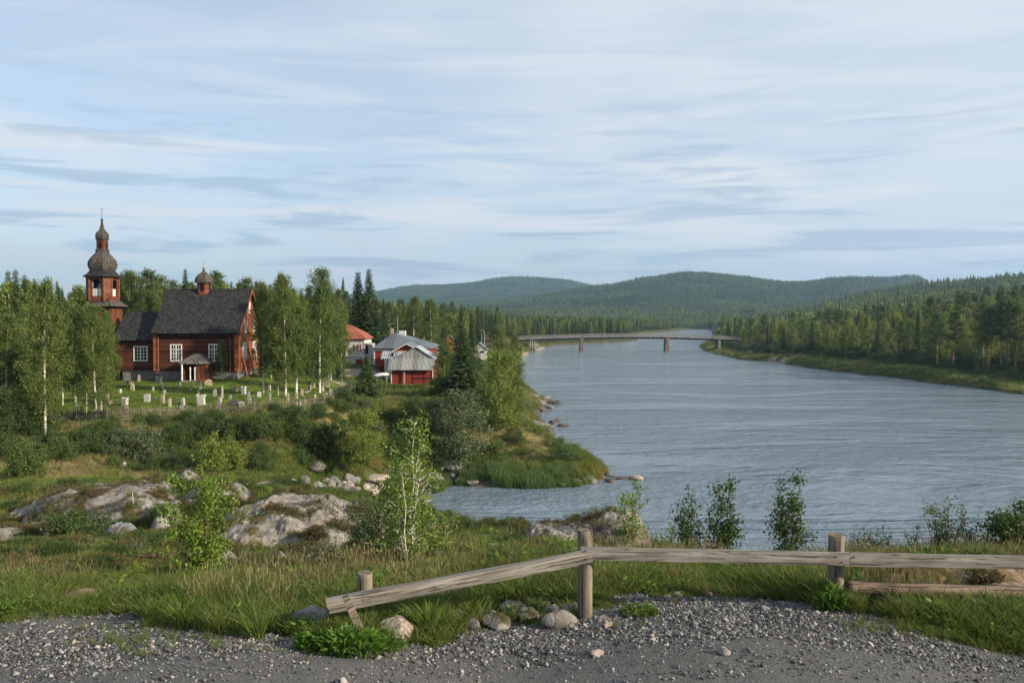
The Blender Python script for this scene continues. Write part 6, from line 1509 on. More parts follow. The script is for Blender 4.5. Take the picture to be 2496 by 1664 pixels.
for k, (a, b, c, e, mt, lb) in enumerate([
 (1050, 1400, 62, 30, 'rock_brown', 'brown edged stone highest in the stone heap left of the middle post'), (1040, 1425, 50, 26, 'rock_pink', 'pinkish stone in the left of the stone heap'), (1085, 1440, 40, 22, 'rock', 'pale stone in the front left of the stone heap'),
 (1140, 1440, 66, 28, 'rock', 'long pale stone in the middle front of the stone heap'), (1120, 1418, 44, 22, 'rock_grey', 'grey stone behind the long pale stone'), (1180, 1405, 60, 22, 'rock_grey', 'flat grey slab in the middle of the stone heap'),
 (1215, 1425, 54, 30, 'rock', 'pale blocky stone right of the flat grey slab'), (1240, 1398, 46, 26, 'rock', 'whitish stone at the back right of the stone heap'), (1268, 1408, 40, 24, 'rock_grey', 'grey stone left of the stump'),
 (1165, 1392, 26, 14, 'rock_pink', 'small pink stone lying on the grass edge of the heap'), (1320, 1400, 30, 18, 'rock_grey', 'small grey stone against the stump'), (1010, 1440, 30, 18, 'rock_grey', 'small bluish stone at the left end of the heap'),
 (1560, 1368, 26, 14, 'rock_pink', 'roundish pale pink stone at the back edge of the gravel'), (1465, 1375, 22, 10, 'rock', 'small pale stone on the back edge of the gravel right of the post'), (1370, 1506, 40, 11, 'rock_pink', 'flat cream coloured stone lying alone on the gravel below the middle post'), (1665, 1502, 40, 12, 'rock', 'flat pale stone on the gravel in the lower middle'),
 (1755, 1402, 34, 14, 'rock_grey', 'flat grey stone at the gravel edge left of the right post'), (905, 1488, 26, 12, 'rock', 'small whitish stone in front of the pinkish boulder'), (720, 1345, 40, 20, 'rock', 'greyish stone in the grass above the boulder'), (30, 1378, 50, 16, 'rock_grey', 'small grey stone in the grass at the left margin'),
 (170, 1390, 110, 34, 'rock_brown', 'low brownish whaleback stone in the grass at lower left'), (1105, 1248, 62, 26, 'rock', 'slanting grey slab in the meadow above the rail'), (1010, 1300, 60, 34, 'rock', 'rough rock behind the foot of the white stemmed birch'), (975, 1310, 36, 24, 'rock_brown', 'brown rock at the foot of the white stemmed birch'),
 (1395, 1440, 26, 12, 'rock_pink', 'reddish pebble sized rock at the foot of the middle post'), (1385, 1425, 30, 14, 'rock', 'pale rock just right of the foot of the middle post'), (640, 1305, 60, 40, 'rock', 'pale broken rock below the big dome outcrop'), (515, 1310, 50, 46, 'rock', 'pale rock behind the bright sapling stems')]):
    hp_ = 1.18 if 1000 < a < 1340 and 1380 < b < 1450 else 1.0
    rock(d(a), d(b), d(c)*hp_, d(e)*(.95 if hp_ > 1 else 1), mt, lb, k, 6, 40)
# stones by the water
def many(lst, group, labf, D0=40, D1=200, sink=.35):
    for k, (a, b, c, e, mt, lb) in enumerate(lst): rock(d(a), d(b), d(c)*(1.5 if c < 30 else 1.1), d(e)*(1.35 if c < 30 else 1.0), mt, lb, k, D0, D1, group, 'rock', None, sink)
many([(1240, 930, 22, 9, 'rock_shore', 'pale stone at the head of the upper shore stones'), (1262, 925, 18, 7, 'rock_wet', 'dark stone near the tip of the upper shore stones'), (1280, 928, 22, 7, 'rock_wet', 'outermost dark stone of the upper shore group'), (1250, 915, 20, 7, 'rock_shore', 'long pale stone above the upper shore group'), (1225, 912, 18, 7, 'rock_shore', 'pale stone highest on the upper shore'),
 (1262, 938, 16, 6, 'rock_shore', 'little pale stone in the upper shore group'), (1245, 945, 18, 8, 'rock_wet', 'dark stone just below the upper shore group'), (1232, 978, 24, 8, 'rock_shore', 'pale stone at the root of the lower spit'), (1252, 980, 18, 7, 'rock_shore', 'pale stone in the middle of the lower spit'), (1272, 972, 20, 7, 'rock_wet', 'dark stone on the lower spit'),
 (1293, 979, 20, 6, 'rock_wet', 'outermost dark stone of the lower spit'), (1280, 968, 14, 6, 'rock_wet', 'upper dark stone of the lower spit'), (1210, 889, 14, 5, 'rock_wet', 'dark stone in the water beside the riverside tree'), (1268, 1010, 16, 8, 'rock_shore', 'stone at the waterline between spit and point'), (1280, 1024, 14, 6, 'rock_wet', 'wet stone just below, at the start of the point'),
 (1384, 1076, 16, 8, 'rock_wet', 'dark brown stone standing off the tip of the point'), (1392, 1082, 14, 5, 'rock_wet', 'low dark stone right of the one off the tip'), (1352, 1108, 44, 20, 'rock_shore', 'large flat pale boulder at the tip of the point'), (1378, 1098, 20, 9, 'rock_wet', 'brown stone right of the flat pale boulder'), (1395, 1092, 14, 6, 'rock_wet', 'small brown stone near the flat pale boulder'),
 (1400, 1106, 18, 7, 'rock_wet', 'dark stone alone in the water off the point'), (1428, 1100, 16, 5, 'rock_wet', 'low wet stone in a row off the point'), (1465, 1101, 22, 8, 'rock_pink', 'outermost stone off the point, pale topped'), (1442, 1098, 14, 4, 'rock_wet', 'almost drowned stone in the row off the point'), (1410, 1096, 12, 4, 'rock_wet', 'tiny drowned stone near the point'),
 (1295, 1114, 18, 7, 'rock_pink', 'pinkish stone under the reeds near the tip'), (1325, 1112, 20, 8, 'rock_shore', 'pale stone under the reed tips'), (1215, 1117, 22, 6, 'rock_shore', 'flat stone at the foot of the reeds'), (1190, 1115, 20, 6, 'rock_shore', 'flat stone left in the row below the reeds'), (1160, 1116, 16, 5, 'rock_wet', 'dark flat stone below the reeds'),
 (1085, 1112, 24, 9, 'rock_shore', 'stone at the left end of the reed bed'), (1060, 1108, 30, 14, 'rock_shore', 'larger shore stone left of the reed bed'), (1040, 1100, 40, 18, 'rock_grey', 'grey shore rock at the head of the cove'), (1018, 1112, 24, 9, 'rock_wet', 'wet stone in the cove corner'), (1250, 1105, 16, 6, 'rock_pink', 'reddish stone within the reed foot')], 'stones along the river shore', None)
many([(720, 1078, 70, 22, 'rock', 'low grey slab in the meadow right of centre slope'), (280, 1076, 18, 14, 'rock_pink', 'roundish pink stone on the left slope'), (350, 1072, 40, 12, 'rock', 'flat pale rock right of the roundish pink stone'), (1030, 1075, 76, 18, 'rock', 'smooth long rock above the head of the cove'), (910, 1100, 70, 30, 'rock', 'big smooth grey whaleback at the cove head'),
 (860, 1105, 60, 20, 'rock_pink', 'flat pinkish slab left of the smooth whaleback'), (990, 1105, 70, 18, 'rock', 'long flat rock right of the smooth whaleback'), (600, 1125, 50, 16, 'rock', 'pale slab at the left of the stone row'), (640, 1128, 40, 12, 'rock_pink', 'reddish slab joining the stone row'), (560, 1140, 46, 14, 'rock', 'pale slab just beyond the outcrop crest')], 'rock slabs in the meadow', None, 26, 90)
rs = random.Random(21); k = 0
for i in range(46):
    t = i/45; a = 665+t*225+rs.uniform(-8, 8); hump = 1112+rs.uniform(-8, 24)-10*math.sin(math.pi*t)
    c = rs.uniform(13, 34); mt = rs.choice(['rock_shore', 'rock_shore', 'rock_shore', 'rock_grey', 'rock_pink'])
    o = rock(d(a), d(hump+8), d(c), d(c*rs.uniform(.55, .8)), mt, ('small ' if c < 19 else 'big ' if c > 27 else '')+{'rock_shore': 'pale ', 'rock_grey': 'blue grey ', 'rock_pink': 'reddish '}[mt]+('upper ' if hump < 1116 else 'lower ')+'stone in the '+['left end', 'left part', 'middle', 'right part', 'right end'][min(4, int(t*5))]+' of the rubble row', i, 45, 75, 'loose stones of the rubble row', 'stone', None, .15)

# small stones along the waterline of the point and the upper shore
sp = []
for i in range(len(RIV)):
    a_, b_ = RIV[i], RIV[(i+1) % len(RIV)]
    if 13 <= i <= 37 and max(a_[1], b_[1]) < 170:
        for t_ in np.arange(0, 1, 0.22/max(1, np.hypot(*(b_-a_))*1.0)*1.0): sp.append((a_[0]+(b_[0]-a_[0])*t_+RNG.normal()*.7, a_[1]+(b_[1]-a_[1])*t_+RNG.normal()*.7))
sp = np.array(sp); sp = sp[fbm(sp[:, 0]/4, sp[:, 1]/4, 3, 58) > -0.02]; ss_ = np.exp(RNG.normal(math.log(.17), .5, len(sp)))
SHS = [mesh_np('stone', RKC[i][0], RKC[i][1], [M[['rock_wet', 'rock_shore', 'rock_wet', 'rock_grey'][i]]]) for i in range(4)]
scatter('shore_stones', 'small dark and pale stones strewn along the waterline of the point', np.stack([sp[:, 0], sp[:, 1], np.maximum(zt(sp[:, 0], sp[:, 1]), -.08)+ss_*.15], 1), zrots(len(sp), .2), np.stack([ss_*1.3, ss_, ss_*.6], 1), RNG.integers(0, 4, len(sp)), SHS)

# bedrock outcrops
def outcrop(pa, pb, wid, hgt, mat, label, seed, D_a, D_b, res=110, plateau=0.55, sink=0.25, rough=0.35, fine=0.10, name='rock_outcrop'):
    """elongated dome of bedrock between two ground points given as (photo px, depth)"""
    A = Vector(((pa-W0/2)/FPX*D_a, D_a)); B = Vector(((pb-W0/2)/FPX*D_b, D_b)); ax = (B-A); Lh = ax.length/2; ax.normalize(); c = (A+B)/2; nx = Vector((-ax.y, ax.x))
    u = np.linspace(-1.12, 1.12, int(res*1.5)); v = np.linspace(-1.12, 1.12, res); U, V = np.meshgrid(u, v, indexing='ij')
    X = c.x+ax.x*U*Lh+nx.x*V*wid; Y = c.y+ax.y*U*Lh+nx.y*V*wid
    n = fbm(X/1.1+seed, Y/1.1, 5, seed)
    r = np.sqrt(U**2+V**2)*(1+n*0.6)
    dome = np.clip(1-r**2, -0.5, 1); dome = np.where(dome > 0, dome**plateau, dome*1.2)
    big = fbm(X/1.5, Y/1.5, 4, seed+3)*rough
    # stepped faces: quantised noise gives ledges and blocks
    st = fbm(X/0.8+5, Y/0.8, 3, seed+9); led = np.floor(st*7)/7*0.55+st*0.45
    h = hgt*dome+(big+led*rough*0.9+fbm(X/.22, Y/.22, 4, seed+4)*fine+fbm(X/.08, Y/.08, 3, seed+6)*fine*.35)*np.clip(dome*3+.2, 0, 1)
    Z = zt(X, Y)-sink+h
    org = (c.x, c.y, z1(c.x, c.y)); vv = np.stack([X-org[0], Y-org[1], Z-org[2]], -1).reshape(-1, 3)
    i = np.arange(U.size).reshape(U.shape); f = np.stack([i[:-1, :-1], i[1:, :-1], i[1:, 1:], i[:-1, 1:]], -1).reshape(-1, 4)
    o = ob(name, mesh_np(name, vv, f, [M[mat]], None, True), None, org); tag(o, label, 'rock outcrop')
    OUT.append((c, ax, nx, Lh, wid)); return o
OUT = []
outcrop(d(20), d(400), 3.0, 0.95, 'rock', 'long pale whaleback outcrop sloping up from the left meadow', 3, 22.5, 26.0, 120)
outcrop(d(370), d(470), 1.3, 0.8, 'rock', 'blocky pale crest knob at the high end of the long whaleback', 5, 26.0, 26.5)
outcrop(d(545), d(830), 2.6, 0.85, 'rock', 'big cracked dome of lichened rock above the heather, centre left', 7, 20.5, 20.0, 130, .5, .2, .5)
outcrop(d(-60), d(112), 1.2, 0.55, 'rock', 'low flat grey slab at the left margin', 9, 19.5, 19.5)
outcrop(d(-20), d(210), 1.5, 0.55, 'rock', 'broad low slab between the margin and the jagged grey boulder', 31, 21.0, 21.0, 110, .55, .2, .4)
outcrop(d(400), d(600), 2.0, 0.6, 'rock', 'broad low slab joining the whaleback and the big dome', 33, 24.0, 24.5, 110, .55, .2, .4)
outcrop(d(215), d(320), 0.9, 0.5, 'rock_grey', 'shaded blue grey jagged boulder below the whaleback', 11, 19.5, 20.0, 80, .5, .2, .5)
outcrop(d(345), d(425), 0.9, 0.8, 'rock', 'pale cracked block behind the bright sapling', 13, 20.5, 20.5, 80, .5, .2, .5)
outcrop(d(500), d(600), 0.9, 0.45, 'rock', 'pale ledge on the crest right of the sapling top', 15, 27.5, 28.0, 80)
outcrop(d(1215), d(1500), 1.7, 1.3, 'rock', 'grey mossy knoll of rock above the tall middle post', 17, 17.5, 16.5, 120, .6, .15, .35)
outcrop(d(1960), d(2180), 0.7, 0.4, 'rock', 'low rounded rock behind the rail near the right post', 19, 13.2, 13.0, 90)
outcrop(d(1985), d(2500), 0.62, 0.34, 'rock_brown', 'brown layered bedrock slab under the rail at the right', 21, 9.55, 9.45, 120, .6, .12, .22, .05)
outcrop(d(2210), d(2500), 0.40, 0.22, 'rock_brown', 'reddish flat bedrock in front of the fallen log', 23, 8.7, 8.6, 90, .6, .10, .12, .04)
outcrop(d(640), d(760), 0.9, 0.6, 'rock', 'low pale ledge in the heather between sapling and dome', 27, 17.0, 17.2, 90, .5, .2, .4)
outcrop(d(440), d(560), 0.8, 0.55, 'rock', 'pale cracked ledge just right of the bright sapling', 29, 21.5, 22.5, 90, .5, .2, .4)
outcrop(d(690), d(800), 0.9, 0.8, 'rock', 'pale broken blocks at the right foot of the big dome', 25, 18.3, 18.0, 90, .5, .2, .5)
def inrock(x, y, g=0.9):
    m = np.zeros(len(x), bool)
    for c, ax, nx, Lh, wd in OUT: m |= (((x-c.x)*ax.x+(y-c.y)*ax.y)/Lh)**2+(((x-c.x)*nx.x+(y-c.y)*nx.y)/wd)**2 < g
    for a, b, r in ROCKPTS: m |= (x-a)**2+(y-b)**2 < (r*.8)**2
    return m
k = ~inrock(GRASS_P[:, 0], GRASS_P[:, 1]); scatter('grass', 'long green and straw coloured grass with weeds and heather', GRASS_P[k], zrots(k.sum(), .1), usc(GRASS_S[k]), GRASS_I[k], allnear)
k = ~inrock(MEAD_P[:, 0], MEAD_P[:, 1]); scatter('meadow_grass', 'rough meadow grass on the slope below the churchyard', MEAD_P[k], zrots(k.sum(), .08), usc(MEAD_S[k]), MEAD_I[k], MD)
# moss and heather cushions growing on the outcrops
deps = None
hp = []; 
for (c, ax, nx, Lh, wd), o in zip(OUT, [o for o in COL.objects if o.name.startswith('rock_outcrop')]):
    me = o.data; co = np.empty(len(me.vertices)*3, np.float32); me.vertices.foreach_get('co', co); co = co.reshape(-1, 3)+np.array(o.location)
    k = (fbm(co[:, 0]/0.9, co[:, 1]/0.9, 3, 91) > 0.06) & (RNG.uniform(0, 1, len(co)) < 0.09)
    rr_2 = (((co[:, 0]-c.x)*ax.x+(co[:, 1]-c.y)*ax.y)/Lh)**2+(((co[:, 0]-c.x)*nx.x+(co[:, 1]-c.y)*nx.y)/wd)**2; hp.append(co[k & (rr_2 < 1.0)][::(4 if 1.5 < wd < 1.8 else 1)])
hp = np.concatenate(hp); scatter('heather', 'brown heather and moss cushions on the rock outcrops', hp-np.array([0, 0, .03]), zrots(len(hp), .2), usc(RNG.uniform(.5, 1.1, len(hp))), np.where(RNG.uniform(0, 1, len(hp)) < .8, RNG.integers(0, 2, len(hp)), 2), HEA+[NEAR[0]])

# ------------------------------------------------------------------ gravel stones
PEB = []
for i in range(5):
    co, f = rock_mesh(200+i, 1, .3, .6+.08*i, 7); PEB.append(mesh_np('pebble', co, f, [M['pebble']]))
px, D, x = sample(-60, 2560, 6.05, 9.8, 90000); zn = zones(x, D)
cov = 0.25+0.9*sstep(D+fbm(x/1.2, D/1.2, 3, 61)*1.2, 6.35, 7.2); cov *= np.clip(0.70+1.9*fbm(x/.7, D/.5, 3, 63), .12, 1)
k = (RNG.uniform(0, 1, len(x)) < zn['gravel']*cov); x, D = x[k], D[k]
s = np.exp(RNG.normal(math.log(0.0098), .48, len(x)))*(0.8+0.35*sstep(D, 6.4, 7.4)); s = np.clip(s, .004, .032)
gz = zt(x, D)
scatter('gravel', 'loose grey crushed stone covering the road verge', np.stack([x, D, gz+s*.15], 1), RNG.uniform(0, 6.28, (len(x), 3))*np.array([.15, .15, 1]), np.stack([s*RNG.uniform(.8, 1.5, len(x)), s*RNG.uniform(.7, 1.1, len(x)), s*RNG.uniform(.6, 1.0, len(x))], 1), RNG.integers(0, 5, len(x)), PEB)
# scrubby tufts within the gravel
lst = []
for a, b, n, r in ((300, 1470, 26, .35), (420, 1478, 12, .3), (380, 1495, 10, .3), (1500, 1378, 10, .3), (1610, 1378, 10, .25), (250, 1445, 14, .25), (2060, 1450, 20, .25), (2000, 1432, 14, .3), (660, 1490, 14, .3), (560, 1470, 14, .3), (1450, 1440, 6, .2)):
    q = hit(d(a), d(b), 6, 12)
    for _ in range(n): lst.append((q.x+RNG.normal()*r, q.y+RNG.normal()*r*.5))
lst = np.array(lst); scatter('gravel_grass', 'sparse short grass growing through the gravel', np.stack([lst[:, 0], lst[:, 1], zt(lst[:, 0], lst[:, 1])], 1), zrots(len(lst), .2), usc(RNG.uniform(.25, .5, len(lst))), RNG.integers(0, 4, len(lst)), NEAR[:4])

# ------------------------------------------------------------------ the pole fence in front
fence2 = thing('pole_fence', 'weathered timber rail fence with three round posts along the gravel', 'fence', (P(d(1345), 0, 8.05)[0], 8.05, z1(P(d(1345), 0, 8.05)[0], 8.05)))
FO = Vector(fence2.location)
def logmesh(p0, p1, r0, r1, mat, seed, square=0.0, n=16, seg=40, lump=.05, flatten=1.0):
    """log lying between two points, its own length along local X"""
    rng = np.random.default_rng(seed); a = Vector(p0); b = Vector(p1); Ln = (b-a).length; v = []
    for i in range(seg+1):
        t = i/seg; r = r0+(r1-r0)*t
        oy = 0.010*math.sin(t*4+seed)*(square < .5); oz = 0.006*math.sin(t*4+seed*2)*(square < .7)
        for j in range(n):
            an = 2*math.pi*j/n; c, s = math.cos(an), math.sin(an)
            sq = 1/max(abs(c), abs(s)); rr = r*((1-square)+square*sq*0.92)*(1+lump*2*float(fbm(np.array([t*Ln*2.2+seed]), np.array([j*0.55]), 3, seed)[0])+rng.normal()*lump*.10)
            v.append((t*Ln, c*rr*flatten+oy, s*rr+oz))
    f = [(i*n+j, i*n+(j+1) % n, (i+1)*n+(j+1) % n, (i+1)*n+j) for i in range(seg) for j in range(n)]
    me = bpy.data.meshes.new('log'); me.from_pydata(v, [], f+[tuple(range(n-1, -1, -1)), tuple(seg*n+j for j in range(n))]); me.materials.append(M[mat]); me.update()
    me.polygons.foreach_set('use_smooth', [square < .5]*len(f)+[False, False])
    dirv = (b-a).normalized(); side = Vector((-dirv.y, dirv.x, 0)).normalized(); up = dirv.cross(side)
    mat_ = Matrix(((dirv.x, side.x, up.x), (dirv.y, side.y, up.y), (dirv.z, side.z, up.z))).to_4x4(); mat_.translation = a
    return me, mat_
def logob(name, args, parent, **kw):
    me, mt = logmesh(*args, **kw); o = ob(name, me, parent)
    o.matrix_basis = Matrix.Translation(-Vector(parent.location) if parent else Vector())@mt; return o
def post(px, topy, D, dia, seed, h_extra=0.25, lean=0.0):
    x = (px-W0/2)/FPX*D; zb = z1(x, D)-h_extra; zt_ = P(px, topy, D)[2]
    co = []; n = 18; seg = 14; rng = random.Random(seed)
    ph = [rng.uniform(.9, 1.08) for _ in range(n)]
    for i in range(seg+1):
        t = i/seg; z = zb+(zt_-zb)*t
        for j in range(n):
            a = 6.2832*j/n; r = dia/2*(ph[j]*.35+.65)*(1+.05*float(fbm(np.array([t*4.0+seed]), np.array([j*.5]), 2, seed)[0]))
            zz = z+(0.012*math.sin(a*2+seed) *.3 if i == seg else 0)
            co.append((math.cos(a)*r+lean*t, math.sin(a)*r, zz-FO.z))
    f = [(i*n+j, i*n+(j+1) % n, (i+1)*n+(j+1) % n, (i+1)*n+j) for i in range(seg) for j in range(n)]
    me = bpy.data.meshes.new('post'); me.from_pydata(co, [], f+[tuple(seg*n+j for j in range(n))]); me.materials.append(M['post_wood']); me.update()
    me.polygons.foreach_set('use_smooth', [True]*len(f)+[False])
    return ob('post', me, fence2, (x-FO.x, D-FO.y, 0))
post(d(835.5), d(1314), 8.02, .150, 1); post(d(1345), d(1216), 8.10, .150, 2); post(d(1926.5), d(1227), 8.25, .160, 3)
logob('rail', (P(d(751), d(1392), 7.30), P(d(1357), d(1274.5), 7.88), .074, .068, 'rail_wood', 4), fence2, square=.6, flatten=.8, lump=.035)
logob('rail', (P(d(1333), d(1269.5), 8.00), P(d(1948), d(1283), 8.07), .068, .070, 'rail_wood', 5), fence2, square=.8, flatten=.55, lump=.02)
logob('rail', (P(d(1949), d(1283.5), 8.075), P(d(2480), d(1293), 8.05), .072, .070, 'rail_wood', 6), fence2, square=.8, flatten=.55, lump=.02)
logob('brace', (P(d(793), d(1368), 7.12), P(d(828), d(1446), 7.16), .034, .040, 'post_wood', 7), fence2, square=.9, seg=6, lump=.01, flatten=.5)
for px_, py_, D_ in ((1345, 1266, 7.808), (1345, 1283, 7.808), (835, 1377, 7.315), (1920, 1278, 8.022), (1935, 1291, 8.022), (1962, 1279, 8.026)):
    p = Vector(P(d(px_), d(py_), D_)); m = MB(); m.tube([(0, 0, 0), (0, 0.03, 0)], .008, 8); m.build('bolt', 'iron', fence2, p-FO)
me, mt = logmesh(P(d(1945), d(1348), 8.20), P(d(2480), d(1362), 8.27), .066, .070, 'old_log', 8, lump=.12); o = ob('fallen_log', me); o.matrix_basis = mt; tag(o, 'rough old log lying under the rail to the right of the right post', 'log')
q = hit(d(1301), d(1418), 6, 12); m = MB(); m.lathe([(.062, -.1), (.06, .09), (.052, .125), (.03, .135)], 9, 0, 0, 0, 0, False); o = m.build('stump', 'post_wood', None, q); tag(o, 'small cut stump among the stones left of the middle post', 'stump')
q = hit(d(306), d(1188), 15, 30); m = MB(); m.tube([(0, 0, -.1), (.01, 0, .35), (-.02, 0, .72)], [.025, .02, .012], 6); o = m.build('marker_stake', 'pale_twig', None, q); tag(o, 'thin pale wooden stake standing on the long whaleback outcrop', 'stake')

# ------------------------------------------------------------------ saplings
def sapling(px, py, topy, hw, D, label, seed, stems=5, leafn=900, leaf=.05, mat='sapling_leaf', twig='pale_twig', shape='oval', name='sapling', spread=0.25, base_r=.012):
    leafn = int(leafn*2.3); base_r *= .45; rd = random.Random(seed); rng = np.random.default_rng(seed); q = on(px, D); h = P(px, topy, D)[2]-q.z; w_ = hw*D/FPX*1.45
    m = MB(); C = []
    for i in range(stems):
        a = i*6.2832/stems+rd.uniform(-.4, .4); hh = h*(1.0 if i == 0 else rd.uniform(.55, .92)); out = w_*(0.12 if i == 0 else rd.uniform(.3, .8)*(.5 if shape == 'cone' else 1))
        pts = [Vector((.03*math.cos(a), .03*math.sin(a), -.08))]
        for t in (.2, .4, .6, .8, 1.0): pts.append(Vector((math.cos(a)*out*t**.8+rd.uniform(-.02, .02)*h, math.sin(a)*out*t**.8+rd.uniform(-.02, .02)*h, hh*t)))
        m.tube(pts, [base_r*h*(1-k*.16)+.002 for k in range(6)], 5)
        nb = int(14*hh/h)+4
        for j in range(nb):
            t = rd.uniform(.10, 1.0); k = min(4, int(t*5)); p = pts[k].lerp(pts[k+1], t*5-k)
            env = {'oval': math.sin(math.pi*min(1, t*.85+.12))**.7, 'cone': (1-t)**.8+.10, 'col': .5}[shape]
            Lb = w_*env*rd.uniform(.45, 1.0)*(.85 if i == 0 else .6); az = rd.random()*6.28
            e = p+Vector((math.cos(az)*Lb, math.sin(az)*Lb, Lb*rd.uniform(.25, .9)))
            m.tube([p, (p+e)/2+Vector((0, 0, .02)), e], [.006, .004, .002], 4)
            for s_ in np.linspace(.25, 1.05, 5): c = p.lerp(e, s_); C.append((c.x, c.y, c.z))
        C.append(tuple(pts[-1])); C.append(tuple(pts[-1]))
    C = np.array(C); idx = rng.integers(0, len(C), leafn); pos = C[idx]+rng.normal(size=(leafn, 3))*.045*(.6+w_)
    n = leafn; l = unit(rng.normal(size=(n, 3))*.8+np.array([0, 0, -.55])); wd = unit(np.cross(l, rng.normal(size=(n, 3)))); s = leaf*rng.uniform(.6, 1.25, n)
    # folded two-sided leaves
    nn = np.cross(l, wd); v = np.empty((n, 6, 3)); mid0 = pos-l*s[:, None]*.5; mid1 = pos+l*s[:, None]*.5
    lift = nn*s[:, None]*.10
    v[:, 0] = mid0; v[:, 1] = pos-l*s[:, None]*.12+wd*s[:, None]*.38+lift; v[:, 2] = mid1; v[:, 3] = mid0; v[:, 4] = mid1; v[:, 5] = pos-l*s[:, None]*.12-wd*s[:, None]*.38+lift
    f = np.arange(n*6).reshape(n*2, 3)
    r = thing(name, label, 'sapling', q); m.build('stem', twig, r)
    ob('foliage', mesh_np('foliage', v.reshape(-1, 3), f, [M[mat]], None, False, np.repeat(rng.uniform(0, 1, n), 6)), r)
    return r
sapling(d(462), 0, d(1066), d(72), 10.6, 'bright green leafy birch sapling in front of the outcrops, left', 1, 6, 2000, .047, twig='twig', shape='oval')
sapling(d(938), 0, d(972), d(72), 12.0, 'tall many stemmed birch sapling with white stems, centre', 2, 8, 2300, .046, 'sapling_leaf', 'birch_bark', 'oval', base_r=.010)
sapling(d(865), 0, d(1140), d(68), 13.0, 'darker leafy sapling leaning left of the white stemmed birch', 3, 6, 1300, .045, 'sapling_dark')
sapling(d(1015), 0, d(1190), d(40), 12.6, 'small yellow green sapling right of the white stems', 4, 4, 450, .05)
sapling(d(740), 0, d(1262), d(48), 11.5, 'grey green low willow sapling below the big dome outcrop', 5, 5, 450, .05, 'shrub_grey', 'twig')
sapling(d(1455), 0, d(1114), d(44), 16.2, 'light sapling standing on the rock knoll against the water', 6, 5, 520, .055, 'sapling_leaf', 'twig')
sapling(d(1585), 0, d(1137), d(42), 12.8, 'left of a joined pair of alder saplings above the rail', 7, 4, 520, .05, 'sapling_dark', 'twig')
sapling(d(1668), 0, d(1110), d(66), 12.8, 'right and taller of a joined pair of alder saplings above the rail', 8, 6, 900, .05, 'sapling_dark', 'twig', 'cone')
sapling(d(1822), 0, d(1090), d(58), 12.6, 'tallest conical birch sapling above the rail, against the water', 9, 7, 1100, .045, 'sapling_dark', 'twig', 'cone')
sapling(d(1985), 0, d(1205), d(45), 12.2, 'sparse spindly willow just right of the right post', 10, 5, 170, .035, 'sapling_dark', 'twig', 'col')
sapling(d(2030), 0, d(1192), d(36), 12.6, 'second spindly willow right of the right post', 11, 5, 150, .035, 'sapling_dark', 'twig', 'col')
sapling(d(2178), 0, d(1150), d(48), 12.0, 'upright feathery willow at the right against the water', 12, 9, 650, .035, 'shrub_leaf', 'twig', 'col')
sapling(d(2110), 0, d(1205), d(25), 12.3, 'thin twig like shoot left of the feathery willow', 13, 3, 70, .035, 'sapling_dark', 'twig', 'col')
sapling(d(2245), 0, d(1198), d(35), 12.0, 'small leafy willow right of the feathery one', 14, 5, 260, .038, 'shrub_leaf', 'twig', 'col')
sapling(d(2345), 0, d(1160), d(56), 11.6, 'dense dark alder bush at the right margin', 15, 8, 1300, .05, 'sapling_dark', 'twig', 'oval')
sapling(d(2290), 0, d(1205), d(26), 12.0, 'tiny shoot left of the dense alder bush', 16, 3, 130, .038, 'shrub_leaf', 'twig', 'col')
sapling(d(1540), 0, d(1215), d(40), 14.0, 'yellowish low weed bush right of the rock knoll', 17, 6, 300, .045, 'sapling_leaf', 'twig')
sapling(d(160), 0, d(1180), d(55), 19.0, 'low green juniper like bush on the left outcrop', 18, 8, 900, .07, 'sapling_dark', 'twig')
# low scrub among the near rocks
SHH = shrub_mesh(99, 3600, 0.07, 'heather', upright=0.6)
px, D, x, zn = nearfield(4600, -200, 2700, 9.6, 34); n2 = fbm(x/1.6, D/1.6, 3, 95); k = (zn['gravel'] < .1) & (n2 > np.where((px < 1100) & (D > 12.5) & (D < 27), -0.06, 0.03)) & (zn['rd'] > 1) & ~inrock(x, D, 1.05) & ((px < 1350) | (D < 14)) & (RNG.uniform(0, 1, len(x)) < np.where(px > 1350, .35, 1)) & (D-gravel_edge(x) > .9)
x, D = x[k], D[k]; sc_ = RNG.uniform(.10, .30, len(x))*np.interp(D, [10, 30], [.8, 1.7])
scatter('low_scrub', 'low willow and bilberry scrub among grass and rocks', np.stack([x, D, zt(x, D)-.03], 1), zrots(len(x), .1), np.stack([sc_, sc_, sc_*RNG.uniform(.7, 1.3, len(x))], 1), RNG.choice([0, 1, 2, 2, 1, 3, 4, 5, 6, 6], len(x)), SHALL+[SHM['shrub_bright'][0], SHH])
# brown seed stalks
ST = tuft(91, 7, .42, .22, .0022, 'straw', .25, .05, .9); HD = tuft(92, 9, .36, .2, .003, 'heather', .3, .05, 1.0)
px, D, x, zn = nearfield(5200, -200, 2700, 8.0, 22); n2 = fbm(x/0.9, D/0.9, 3, 96); k = (zn['gravel'] < .1) & (n2 > 0.05) & ~inrock(x, D, 1.0) & (D-gravel_edge(x) > .5)
x, D = x[k], D[k]; scatter('seed_stalks', 'thin brown seed stalks standing above the grass', np.stack([x, D, zt(x, D)], 1), zrots(len(x), .12), usc(RNG.uniform(.6, 1.1, len(x))), RNG.integers(0, 2, len(x)), [ST, HD])
